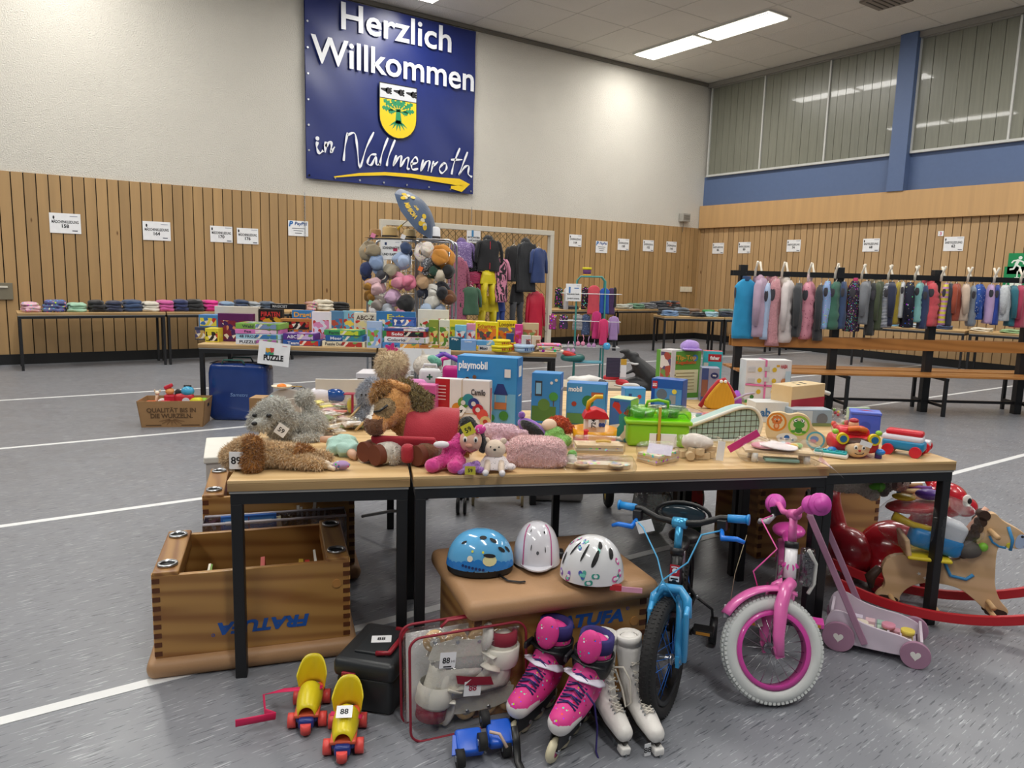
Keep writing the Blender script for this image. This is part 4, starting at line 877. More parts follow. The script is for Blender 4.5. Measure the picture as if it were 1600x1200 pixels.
# on the goal: facing the viewer
def ggar(x0,x1,yt,yb,col,label,dy=-.1,cat='jacket',**k):
    a=GY(x0,yt,GYY+dy); b=GY(x1,yt,GYY+dy); c=GY((x0+x1)/2,yb,GYY+dy); w_=(b.x-a.x); h=(a.z+b.z)/2-c.z
    nm={'jacket':'jacket','trousers':'rain_trousers','overall':'rain_overall','raincoat':'raincoat','snowsuit':'snowsuit'}[cat]
    if k.get('sleeves')==1: k['sleeves']=col; w_*=.82
    return garment(nm,label,cat,((a.x+b.x)/2,GYY+dy,(a.z+b.z)/2),k.pop('rz',random.uniform(-.25,.15)),w_,h,k.pop('t',.12),col,seed=1,**k)
ggar(704,742,378,418,M('#7f6aa0',.8,'dots',c2='#b7a6cf',sc=1.2),'purple patterned jacket at the left of the goal frame',sleeves=1,hood=fb('#6f5a90'))
ggar(702,732,402,520,M('#a05a72',.8,'dots',c2='#4a2638',sc=.9,t=.25),'dusty pink patterned snowsuit hanging beside the right roll cage',dy=-.25,cat='snowsuit',sleeves=1,sl=.4)
ggar(722,752,380,424,M('#15161c',.8,'dots',c2='#cfd2da',sc=1.0,t=.14),'black jacket with white dots behind the zipped black one',sleeves=1,dy=-.06)
ggar(745,783,374,424,fb('#17181d'),'black jacket with red zip in the middle of the goal',sleeves=1,zipc=M('#a8283a',.5),dy=-.2,hood=fb('#17181d'))
ggar(728,756,424,475,M('#c23a66',.6,'stripes',c2='#7a1f44',sc=1.2,dist=9,t=.5),'raspberry and dark striped rain trousers under the dotted jacket',cat='trousers',legs='p')
ggar(720,750,448,492,fb('#3b5f48'),'dark green jacket low at the left of the goal',sleeves=1,dy=-.3)
ggar(750,776,424,476,M('#d8c51e',.45),'yellow rain trousers hanging under the black jacket',cat='trousers',legs='bib',dy=-.22)
ggar(744,780,462,528,M('#c9b71e',.45),'long yellow rain trousers below the shorter yellow ones',cat='trousers',legs='p',dy=-.1)
ggar(770,793,402,472,M('#d68aa6',.7,'stripes',c2='#2a2028',sc=1.6,dist=3,dir='Y'),'pink overall with black striped sides in the goal',cat='overall',sleeves=M('#d68aa6',.7,'fabric'),dy=-.2,sl=.5)
ggar(772,790,468,515,fb('#28418a'),'blue rain trousers below the pink striped overall',cat='trousers',legs='p',dy=-.05)
ggar(790,816,384,440,fb('#131418'),'plain black jacket right of the pink overall',sleeves=1,dy=-.15)
ggar(806,840,378,456,M('#1f2023',.75,'stripes',c2='#34363a',sc=1.2,dist=2,dir='X'),'long dark jacket with grey streaks in the goal',sleeves=1,dy=-.2,hood=fb('#1f2023'))
ggar(828,855,388,442,fb('#2a3f73'),'navy blue jacket nearest the right goal post',sleeves=1,dy=-.28)
ggar(796,820,446,520,fb('#101116'),'black bib trousers with grey knees in the goal',cat='trousers',legs='bib',m2=fb('#3f4146'))
ggar(824,850,455,530,M('#c4213f',.45),'long red raincoat with white tag next to the right goal post',cat='raincoat',sleeves=1,dy=-.15)
# on the rack: hung edge-on below the hook rail
def rackpos(px):
    d=ray(px,440); n=Vector((-RD.y,RD.x)); t=RB.xy.dot(n)/(Vector((d.x,d.y)).dot(n)); return Vector((d.x*t,d.y*t,0))
RG='jackets and vests on the hook rail'
for i,(px,wpx,yt,yb,mt,lab,k) in enumerate([
 (1164,38,440,527,fb('#1e92c4'),'bright blue vest at the left end of the rack',dict(collar=fb('#1c3f6a'),wide=1)),
 (1190,22,438,524,fb('#b49ab0'),'lilac fleece jacket second on the rack',dict(sl=1,hood=fb('#c9a6bc'))),
 (1199,16,446,528,fb('#a9bedc'),'pale blue vest between the lilac fleece and the pink teddy vest',{}),
 (1211,24,438,538,M('#c98f96',.9,'plush'),'shaggy pink teddy vest on the rack',dict(hood=M('#c98f96',.9,'plush'))),
 (1231,24,442,533,fb('#d6ccca'),'off-white puffy jacket beside the pink teddy vest',dict(sl=1,quilt=6,hood=fb('#d8cfc4'))),
 (1247,18,446,524,fb('#33363a'),'dark grey jacket between white puffy and pink quilted ones',dict(sl=1)),
 (1263,27,444,528,M('#d68f9f',.5,'dots',c2='#a8506a',sc=.8,t=.2),'pink quilted vest with little ears and dots',dict(quilt=5,ears=1)),
 (1281,16,449,530,fb('#2b2d33'),'dark grey long jacket beside the pink quilted vest',dict(sl=1)),
 (1292,17,443,512,M('#8fa9d6',.8,'flecks',sc=1,t=.25),'pale blue patterned vest left of the green one',{}),
 (1305,20,444,513,fb('#3a6b58'),'green quilted vest left of the first tall post',dict(quilt=5)),
 (1317,15,444,512,fb('#33486e'),'blue denim vest with orange lining by the tall post',dict(zipc=M('#c8662a',.6))),
 (1334,25,442,516,M('#2b1b33',.8,'flecks',sc=1.6,t=.3),'dark floral vest with magenta collar',dict(collar=fb('#c4306a'))),
 (1353,21,443,505,fb('#777a80'),'plain grey fleece vest on the rack',dict(sl=1)),
 (1363,16,446,522,fb('#1f2224'),'black jacket hanging under the grey fleece',{}),
 (1373,22,442,514,fb('#454f36'),'olive parka with fur trimmed hood',dict(sl=1,hood=M('#b8a684',.9,'plush'))),
 (1386,19,446,510,M('#1c2238',.8,'stripes',c2='#c9ccd2',sc=1.6,t=.55),'navy and white striped vest on the rack',{}),
 (1392,15,442,506,fb('#1b2340'),'navy jacket behind the striped vest',dict(sl=1)),
 (1402,12,444,505,fb('#b8a032'),'yellow vest on the rack',dict(quilt=5)),
 (1409,10,442,495,fb('#c9ccd0'),'thin pale grey vest beside the yellow vest',{}),
 (1420,20,444,510,M('#161a30',.8,'flecks',sc=.7,t=.2),'dark navy floral jacket on the rack',dict(sl=1)),
 (1436,17,441,502,fb('#7fb9b8'),'mint green quilted vest on the rack',dict(quilt=7)),
 (1444,16,450,512,fb('#26365e'),'navy blue vest left of the coral one',{}),
 (1456,23,443,508,fb('#d2505a'),'coral red quilted vest before the second tall post',dict(quilt=6,hood=fb('#d2505a'))),
 (1476,14,446,506,M('#c98fc4',.7,'stripes',c2='#d6c84a',sc=.5,t=.4),'pink and yellow vest right of the second tall post',{}),
 (1483,13,446,508,fb('#23283f'),'dark navy vest beside the rust jacket',{}),
 (1492,20,440,500,fb('#a84a30'),'rust red jacket on the rack',dict(sl=1)),
 (1508,18,445,500,fb('#cdb8a4'),'beige jacket right of the rust one',dict(sl=1)),
 (1519,14,450,508,fb('#7f8894'),'blue grey vest on the rack',dict(quilt=5)),
 (1529,19,448,498,M('#2a55a8',.7,'dots',c2='#e6e9f0',sc=1,t=.2),'blue polka dot jacket on the rack',dict(sl=1)),
 (1546,17,448,504,fb('#c4a6cf'),'lilac vest with dark trim right of the polka dot jacket',{}),
 (1557,13,449,506,fb('#22409a'),'royal blue vest on the rack',{}),
 (1569,21,445,500,M('#cfd4d8',.9,'plush'),'white fleece jacket near the right picture edge',dict(sl=1)),
 (1582,17,450,508,fb('#2a6f80'),'teal jacket near the right picture edge',dict(sl=1)),
 (1593,20,444,510,fb('#b53a5a'),'raspberry jacket cut by the right picture edge',dict(sl=1)),
]):
    P=rackpos(px); kk=1/ppm(P+Vector((0,0,1.4))); w_=.30; wd=k.get('wide')
    top=at_depth(px,yt,(P-Vector((0,0,CH))).dot(FW)).z; bot=at_depth(px,yb,(P-Vector((0,0,CH))).dot(FW)).z
    top=min(1.53,top+.03)
    c_=abs(math.cos(RANG-CANG)); s2=wpx*kk
    sd=-.11 if i%2 else -.09
    pos=P+Vector((-RD.y,RD.x,0))*sd*.4; pos.z=top
    rz_=RANG+PI/2-rad(34+8*math.sin(i*2.3)) if not wd else CANG+rad(10)
    thick=max(.075,min(.15,s2*.85)) if not wd else .1
    if wd: pos=pos-Vector((-RD.y,RD.x,0))*.02; 
    g=garment('vest' if not k.get('sl') else 'jacket',lab,'vest' if not k.get('sl') else 'jacket',pos,rz_,s2 if wd else w_*(.85+.12*math.sin(i*1.7)),top-bot,thick,mt,sleeves=mt if k.get('sl') else None,collar=k.get('collar'),quilt=k.get('quilt',0),hood=k.get('hood'),zipc=k.get('zipc'),sl=.8,edge=True)
    if k.get('ears'):
        for sx in(-1,1): MB().ell((sx*.05,0,.05),(.02,.015,.06),M('#e0c4c4',.8,'plush')).build('ear',g)
p=rackpos(1164); s_=at_depth(1166,458,(p-Vector((0,0,CH))).dot(FW)-.14); t=T('paper_sign','white sign reading WESTEN hung on the blue vest','sign',s_,rot=Euler((0,rad(3),CANG))); MB().box((0,0,0),(.15,.003,.22),PAPER).build('sheet',t)
g=MB(); Fr=frame_front(-.0022); g.p_text('WESTEN',0,-.06,.045,INK,Fr,2,bold=.03,w=.125); g.p_rect(-.03,.03,.025,.11,M('#3a6ab0',.5),Fr,1); g.p_rect(.02,.03,.03,.10,M('#e0b0c4',.5),Fr,1); g.build('lettering',t)
# on the green stand
sdep=(SP-Vector((0,0,CH))).dot(FW)
def sgar(x0,x1,yt,yb,mt,lab,dd=-.15,**k):
    a=at_depth(x0,yt,sdep+dd);b=at_depth(x1,yt,sdep+dd);c=at_depth((x0+x1)/2,yb,sdep+dd); w_=(b-a).length
    nm=k.pop('nm','swimsuit'); sl=k.pop('sl',None)
    return garment(nm,lab,nm.replace('_',' '),(a+b)/2,CANG,w_*(.82 if sl else 1),a.z-c.z,k.pop('t',.05),mt,sleeves=mt if sl else None,hang=False,**k)
for q in [(867,880,449,480,M('#1f2a20',.8,'flecks',sc=1,t=.3),'black and green patterned swim shorts at the left of the stand',dict(nm='swim_shorts')),
 (881,889,450,484,fb('#c9c4c4'),'pale grey swim top left of the stand sign',dict()),
 (909,921,448,484,M('#2a1a28',.8,'flecks',sc=1.2,t=.3),'dark floral swimsuit right of the stand sign',dict()),
 (919,938,446,492,fb('#cf4a58'),'coral swim dress in the middle of the stand',dict(dd=-.22)),
 (937,953,450,491,fb('#2055b0'),'bright blue swim shirt on the stand',dict(dd=-.2)),
 (950,962,450,492,fb('#4a2f5a'),'dark purple swimsuit on the stand',dict()),(958,964,449,480,fb('#16161a'),'black swim shorts at the right of the stand',dict(nm='swim_shorts')),
 (858,870,490,515,M('#8a3a6a',.8,'flecks',sc=.8,t=.35),'pink and green bikini at the left of the second rail',dict(nm='bikini')),
 (874,888,491,514,M('#3a3048',.8,'flecks',sc=.8,t=.3),'dark patterned bikini beside the pink and green one',dict(nm='bikini')),
 (895,911,491,516,M('#e0dcd8',.7,'stripes',c2='#6a6a70',sc=1.6,dist=2,t=.25),'white swimsuit with thin dark lines',dict()),
 (909,923,491,524,M('#3f4f70',.8,'dots',c2='#6f85a8',sc=1,t=.25),'blue grey patterned swim dress on the second rail',dict()),
 (925,940,486,530,fb('#c42a72'),'magenta long sleeve swim shirt on the stand',dict(sl=1,dd=-.24)),
 (936,951,498,540,fb('#cf2f6a'),'magenta swim shirt with pale print lower on the stand',dict(sl=1,dd=-.3)),
 (951,968,494,532,fb('#a888bc'),'lilac swim jacket at the right of the second rail',dict(sl=1,dd=-.2)),
 (957,963,528,548,fb('#17181c'),'black swim trunks low at the right of the stand',dict(nm='swim_shorts'))]:
    sgar(*q[:6],**q[6])
for px,py,c,l in((907,537,'#e090b0','pink small bikini top on the third rail'),(924,540,'#c08fc0','lilac small bikini top on the third rail'),(892,548,'#d0a0c8','pale pink swim cap hanging on the third rail')):
    p=at_depth(px,py,sdep-.18); t=T('bikini',l,'bikini',p,CANG); m_=fb(c)
    for sx in(-1,1): MB().ell((sx*.035,0,0),(.03,.02,.035),m_).build('cup',t); MB().tube([(sx*.035,0,.03),(sx*.045,.0,.08),(sx*.03,.02,.13)],.005,m_,5).build('strap',t)
p=at_depth(948,541,sdep-.32); t=T('swimming_armband','shiny light blue inflatable armband on the stand','armband',p,CANG); MB().ell((0,0,0),(.05,.04,.05),M('#4fa8dc',.15),e=.8).build('float',t); MB().tube([(0,-.042,.02),(0,-.05,.03)],.006,WHITE,6).build('valve',t)
p=at_depth(895,560,sdep-.1); t=T('swim_ring','teal and red folded swim ring on the lower tray of the stand','swim ring',(p.x,p.y,.31),CANG); m_=M('#2a6a66',.4)
MB().tube([(.13*math.cos(a),.09*math.sin(a),.05) for a in [2*PI*i/16 for i in range(16)]],.045,m_,10,closed=True).jit(.015,9).build('ring',t); MB().ell((-.05,-.07,.10),(.12,.05,.04),M('#cc3a32',.4),ry=.3).jit(.01,9).build('red_flap',t)
sign(909,519-60,sdep-.26,24,27,[('BADEARTIKEL',-.08,.1),('ZWEITE WAHL',-.35,.08)],'white sign with blue figure clipped on the green stand',pic=[(-.25,.12,.12,.4,'#4a7fc0'),(.2,.25,.3,.05,'#5a86c8')])
bpy.data.objects[-1] if False else None
# shift that sign to its rail
for o in bpy.data.objects:
    if o.get('label','').startswith('white sign with blue figure'): o.location=at_depth(896,457,sdep-.27)
p=at_depth(917,431,sdep); t=T('storage_basket','round yellow and purple striped textile basket on top of the stand','basket',(p.x,p.y,hs+.012),CANG)
MB().lathe([(0,0),(.052,0),(.062,.11),(.060,.11),(.05,.01)],M('#8a3a6a',.8,'stripes',c2='#3f3f7a',sc=2.2,t=.5),20).build('body',t); MB().lathe([(.061,.085),(.064,.085),(.066,.118),(.0605,.118)],M('#e0d22a',.7),20).build('rim_band',t); MB().lathe([(.051,.001),(.056,.001),(.058,.02),(.054,.02)],M('#e0b52a',.7),20).build('base_band',t)
# ---- folded clothes
def folded(p,w_,d,h,mt,label,rz=0,group=None,tagc=False,name='folded_garment'):
    t=T(name,label,'clothes',p,rz,group); n=2 if h<.07 else 3
    for k in range(n):
        g=MB().ell((0,0,0),(w_/2*(1-.05*k),d/2*(1-.06*k),h/n*.62),mt,e=.62,nu=24,nv=10); g.jit(.022,11,k+w_*7); g.build('folded_layer',t,loc=(random.uniform(-.012,.012),random.uniform(-.015,.015),h/n*(k+.55)),rz=random.uniform(-.12,.12))
    if tagc: MB().box((w_*.1,-d*.35,h+.003),(.05,.035,.003),PAPER,rz=.4).build('price_tag',t)
    return t
def onback(px,yt,y=12.45,z=.80): 
    q=GY(px,yt,y); return q
for x0,x1,yt,c,l in [(32,63,473,M('#e0b6c4',.8,'flecks',sc=.8,t=.3),'pink and white patterned clothes at far left end'),(65,106,470,M('#5c6394',.8,'flecks',sc=.7,t=.3),'blue and violet patterned blouse, second from left'),(103,136,474,fb('#a3cdb2'),'mint green shirt hanging over the table edge'),
 (137,166,470,fb('#17181e'),'black trousers with white tag next to the mint shirt'),(163,192,471,fb('#232a45'),'navy and white trousers left of the denim'),(190,223,470,fb('#2c4266'),'dark denim jeans on the far left table'),(221,250,472,fb('#d8d2c4'),'cream shirts beside the dark denim'),(244,271,470,fb('#c9589a'),'bright pink shirt with tag'),(268,295,469,fb('#26305c'),'navy shirt with red beside the bright pink one'),(291,319,467,fb('#141519'),'black pullover with white tag'),(317,341,470,fb('#d8288c'),'magenta shirt left of the puzzle boxes'),
 (341,366,472,fb('#7f9ab8'),'light denim jeans above the puzzle boxes'),(365,386,468,fb('#2a3a58'),'dark blue jeans above the puzzle boxes'),(385,405,472,fb('#9fa6ac'),'grey shirts above the puzzle boxes'),(405,430,472,fb('#4c5a6c'),'grey blue jeans above the puzzle boxes'),(478,494,472,M('#c9a09a',.8,'flecks',sc=.8,t=.3),'pinkish patterned shirt left of the cream blouse'),(489,520,468,fb('#ddd4c0'),'cream white blouse heap left of the roll cages'),(514,545,473,fb('#1a1a1d'),'black folded trousers nearest the left roll cage'),
 (878,900,478,fb('#23242a'),'dark clothes seen between goal and green stand'),(966,984,476,fb('#b7bcb4'),'pale grey green shirts right of the stand'),(983,1003,475,fb('#5f8a70'),'green and white shirt on the right back table'),(1002,1022,474,M('#8a8d92',.8,'stripes',c2='#5a5d62',sc=3,dist=2),'grey striped shirts on the right back table'),(1020,1040,472,fb('#2b2f38'),'dark shirts right of the grey striped ones'),(1036,1056,466,fb('#15171c'),'black pullover heap near the light switches'),(1054,1074,473,fb('#8f959a'),'grey and white shirts under the light switches'),
 (1076,1106,467,fb('#16181e'),'black trousers heap in the hall corner'),(1103,1122,470,fb('#8fa8a6'),'pale teal shirts in the hall corner'),(1119,1145,472,fb('#a8502f'),'orange and black shirts left of the blue vest')]:
    yy=12.42; a=GY(x0,480,yy); b=GY(x1,480,yy); top=GY((x0+x1)/2,yt,yy).z; top=max(.85,min(.97,top)); x=(a.x+b.x)/2
    if x>13.2: x=13.0
    folded((x,yy+.02,.802),(b.x-a.x)*.95,.42,top-.80,c,l,tagc=(x0%3==0))
rt=rad(-27); 
for u,v,w_,h,c,l in [(.18,.2,.36,.10,fb('#6f8cb0'),'light blue jeans at the near left corner of the trousers table'),(.2,.5,.36,.14,fb('#23262e'),'black trousers behind the light blue jeans'),(.5,.45,.34,.15,fb('#5c6670'),'grey jeans on the trousers table'),(.75,.45,.3,.13,fb('#7a5c44'),'brown trousers on the trousers table'),(.75,.15,.3,.08,fb('#141519'),'black trousers at the front edge by the tables joint'),(1.05,.2,.3,.09,fb('#9fc0d0'),'pale blue shirt right of the black trousers'),(1.1,.45,.28,.12,fb('#2f8a45'),'green shirt on the trousers table'),(1.42,.25,.36,.10,fb('#1f2a40'),'navy trousers right of the tables joint'),(1.5,.5,.34,.14,fb('#6c7f76'),'grey green trousers behind the navy ones'),(1.85,.3,.36,.11,fb('#20252c'),'dark trousers nearest the blue vest'),(2.15,.35,.3,.1,fb('#3a3f48'),'charcoal trousers partly behind the blue vest')]:
    folded(off((10.93,10.55,0),rt,u,v,.754),w_,.32,h,c,l,rz=rt+random.uniform(-.2,.2),tagc=v<.3)
rs=rad(-75)
for i,(c,l) in enumerate([(fb('#dcdcd8'),'white baby bodysuits left end'),(fb('#6fa0c0'),'blue baby shirts'),(fb('#b7c4cc'),'pale grey baby trousers'),(fb('#33486e'),'navy baby trousers'),(fb('#e0d8c4'),'cream baby shirts'),(fb('#8fb07f'),'green baby shirts'),(fb('#d8c0d0'),'pale pink baby shirts'),(fb('#3a4a70'),'dark blue baby jeans')]):
    u=.15+.42*(i%4); base=(13.0,7.8,0) if i<4 else (13.47,6.0,0)
    folded(off(base,rs,u,.25,.754),.34,.3,.06,c,l+' on the side table behind the rack',rz=rs)
# blue bag under puzzle table, cardboard box of toys
p=G(325,657); t=T('shopping_bag','big dark blue shiny shopping bag under the puzzle table','bag',off((p.x,p.y,0),PANG,.0,.03),PANG)
k=1/ppm(p); Wb=90*k; g=MB(); BB=M('#103478',.25,'leather',coat=.5,sc=.6); B2=M('#0e2c6a',.3)
g.ell((Wb/2,.12,.28),(Wb/2*1.02,.13,.285),BB,nu=40,nv=24,e=.22); g.jit(.014,9); g.build('body',t); MB().box((Wb/2,.12,.562),(Wb*.96,.20,.004),M('#05122c',.8)).build('opening',t)
for y in(.0,.24): MB().tube([(Wb*.25,y,.56),(Wb*.28,y,.60),(Wb*.6,y,.60),(Wb*.64,y,.56)],.008,M('#2f5f58',.6),6).build('handle',t)
g=MB(); g.p_text('Samstra',Wb*.55,.26,.035,M('#7fa0d0',.5),frame_front(-.012),4,w=.18,italic=.2); g.build('lettering',t)
MB().ell((Wb*.83,-.012,.235),(.035,.004,.05),M('#e6a07a',.5),ry=.3).build('orange_sticker',t)
A=G(221,668); Bq=G(319,667); u=Bq-A; rz=math.atan2(u.y,u.x); W_=u.length*.98
t=T('cardboard_box','open cardboard box with brown lettering full of baby toys on floor','cardboard box',A,rz); H_=.25; D_=.30; CB_=M('#9c7850',.8); ex=.03
def slab(vs_): return MB().add(vs_,[(0,1,2,3),(7,6,5,4),(0,4,5,1),(1,5,6,2),(2,6,7,3),(3,7,4,0)],CB_)
def wallq(a,b,c,d,nx,ny):
    th=.006; return slab([a,b,c,d]+[(q[0]+nx*th,q[1]+ny*th,q[2]) for q in (a,b,c,d)])
wallq((0,0,0),(W_,0,0),(W_+ex,-ex*.6,H_),(-ex,-ex*.6,H_),0,1).build('front_flap',t)
wallq((W_,0,0),(W_,D_,0),(W_+ex,D_+ex*.6,H_),(W_+ex,-ex*.6,H_),-1,0).build('side_panel',t)
wallq((0,D_,0),(0,0,0),(-ex,-ex*.6,H_),(-ex,D_+ex*.6,H_),1,0).build('side_panel',t)
wallq((W_,D_,0),(0,D_,0),(-ex,D_+ex*.6,H_),(W_+ex,D_+ex*.6,H_),0,-1).build('back_panel',t)
MB().box((W_/2,D_/2,.004),(W_-.01,D_-.01,.006),CB_).build('bottom',t)
g=MB(); Fr=Matrix.Rotation(math.atan(ex*.6/H_),4,'X')@frame_front(-.002); CI=M('#5f452c',.8)
g.p_text('QUALITÄT BIS IN',W_/2,.165,.042,CI,Fr,2,bold=.03,w=W_*.8); g.p_text('DIE WURZELN.',W_/2,.11,.042,CI,Fr,2,bold=.03,w=W_*.68)
for k_ in range(7): a=rad(-160+k_*23); g.p_stroke([(W_/2+.02*math.cos(a),.08+.01*math.sin(a)),(W_/2+.12*math.cos(a),.08+.065*math.sin(a))],[.016,.004],M('#7d5c3a',.8),Fr,1)
g.p_rect(W_*.2,.02,W_*.25,.008,CI,Fr,1); g.p_rect(W_*.8,.02,W_*.3,.008,CI,Fr,1); g.build('printed_lettering',t)
MB().box((W_+ex*.75,D_/2,.19),(.004,.07,.03),DARK).build('grip_hole',t)
def inbox(u,v,z): return off(A,rz,u,v,z)
g=T('figure_toy','red capped toy figure with orange face in the cardboard box','toy',inbox(W_*.42,.14,.20),rz)
MB().box((0,0,.04),(.10,.08,.10),M('#c4263a',.4)).build('body',g,bevel=.015); MB().ell((0,-.01,.12),(.04,.035,.035),M('#e8a060',.5)).build('head',g); MB().box((-.01,-.01,.165),(.075,.06,.035),M('#c4263a',.4),ry=-.4).build('cap',g,bevel=.01)
g=T('steering_toy','toy activity centre in red with light blue dome in the cardboard box','toy',inbox(W_*.66,.13,.17),rz)
MB().rbox((0,0,.06),(.17,.08,.14),M('#c8303a',.35),.03).build('base',g); MB().ell((.03,0,.15),(.06,.045,.05),M('#4aa8d0',.25)).build('dome',g); MB().cyl((.02,-.045,.06),(.02,-.03,.06),.035,M('#e6e6ee',.3)).build('dial',g)
MB().rbox((.03,0,.20),(.07,.02,.02),M('#17181c',.5),.008).build('knob',g)
t=T('pom_pom_toy','black fluffy round toy between the two bigger toys','toy',inbox(W_*.55,.15,.26),rz); MB().ell((0,0,.04),(.035,.035,.035),M('#0f0f12',.9,'plush')).jit(.006,50).build('pompom',t); MB().box((.0,0,-.03),(.03,.03,.09),M('#3a7fc0',.5)).build('handle',t)
g=T('giraffe_toy','small cream rubber giraffe standing at left in the cardboard box','toy',inbox(W_*.2,.12,.18),rz); MB().tube([(0,0,0),(.0,0,.07),(.01,0,.11)],[.018,.012,.016],M('#e6cfae',.5),8).build('neck',g); MB().ell((.012,-.005,.125),(.022,.018,.018),M('#ecd9bc',.5)).build('head',g)
for sx in(-.012,.036): MB().ell((sx,0,.148),(.006,.006,.012),M('#e6cfae',.5)).build('ear',g)
for u_,v_,z_,c,l in((.12,.07,.20,'#d2571e','orange soft toy'),(.35,.07,.20,'#c42a40','red soft block'),(.85,.12,.22,'#d8d02a','yellow green soft cloth'),(.28,.2,.2,'#e6dcd8','white soft toy'),(.9,.22,.2,'#8fc43a','lime soft toy')):
    MB().ell((0,0,0),(.06,.05,.045),M(c,.6),e=.7).jit(.01,14).build('soft_toy',loc=inbox(u_*W_,v_,z_),rz=rz,label=l+' lying in the cardboard box',cat='toy')
# beads frame and plain box behind poodle
# ======================= GOODS IN THE FOREGROUND
def pl(c,r=.35,**k): return M(c,r,**k)
def arc(cx,cz,r,a0,a1,n=10): return [(cx+r*math.cos(rad(a0+(a1-a0)*i/n)),cz+r*math.sin(rad(a0+(a1-a0)*i/n))) for i in range(n+1)]
def wheel(parent,name,MX,R,tr,tm,rm,sm,n=20,tread=None,rimw=.012,label=None):
    w=MB().tube([(R-tr)*math.cos(2*PI*i/48)*0+0 or ((R-tr)*math.cos(2*PI*i/48),0,(R-tr)*math.sin(2*PI*i/48)) for i in range(48)],tr,tm,12,T=MX,closed=True)
    if tread:
        for i in range(72):
            a=2*PI*i/72
            for k,ph in ((-.5,0),(0,.5),(.5,0)):
                aa=a+ph*2*PI/72; rr=R-tr+tr*math.cos(k*1.25)*.99; w.box((rr*math.cos(aa),tr*math.sin(k*1.25),rr*math.sin(aa)),(tr*.34,tr*.34,tr*.40) if tread=='knob' else (tr*.10,tr*.42,tr*.16),tm,T=MX@Matrix.Identity(4),ry=-aa)
    w=w.build(name,parent,label=label)
    MB().lathe([(R-2*tr-rimw,-tr*.7),(R-2*tr+.004,-tr*.8),(R-2*tr+.004,tr*.8),(R-2*tr-rimw,tr*.7),(R-2*tr-rimw,-tr*.7)],rm,40,MX@Matrix.Rotation(PI/2,4,'X')).build('rim',w)
    g=MB(); ri=R-2*tr-rimw*.5
    for i in range(n):
        a=2*PI*i/n; b=a+(.45 if i%2 else -.45); y=.028 if i%4<2 else -.028
        g.tube([(ri*math.cos(a),0,ri*math.sin(a)),(.016*math.cos(b),y,.016*math.sin(b))],.0013,sm,4,T=MX)
    g.build('spokes',w)
    MB().cyl((0,-.036,0),(0,.036,0),.010,STEEL,12,MX).cyl((0,-.032,0),(0,-.024,0),.019,STEEL,12,MX).cyl((0,.024,0),(0,.032,0),.019,STEEL,12,MX).cyl((0,-.06,0),(0,.06,0),.005,STEEL,8,MX).cyl((0,-.062,0),(0,-.05,0),.010,STEEL,6,MX).cyl((0,.05,0),(0,.062,0),.010,STEEL,6,MX).build('hub',w)
    return w
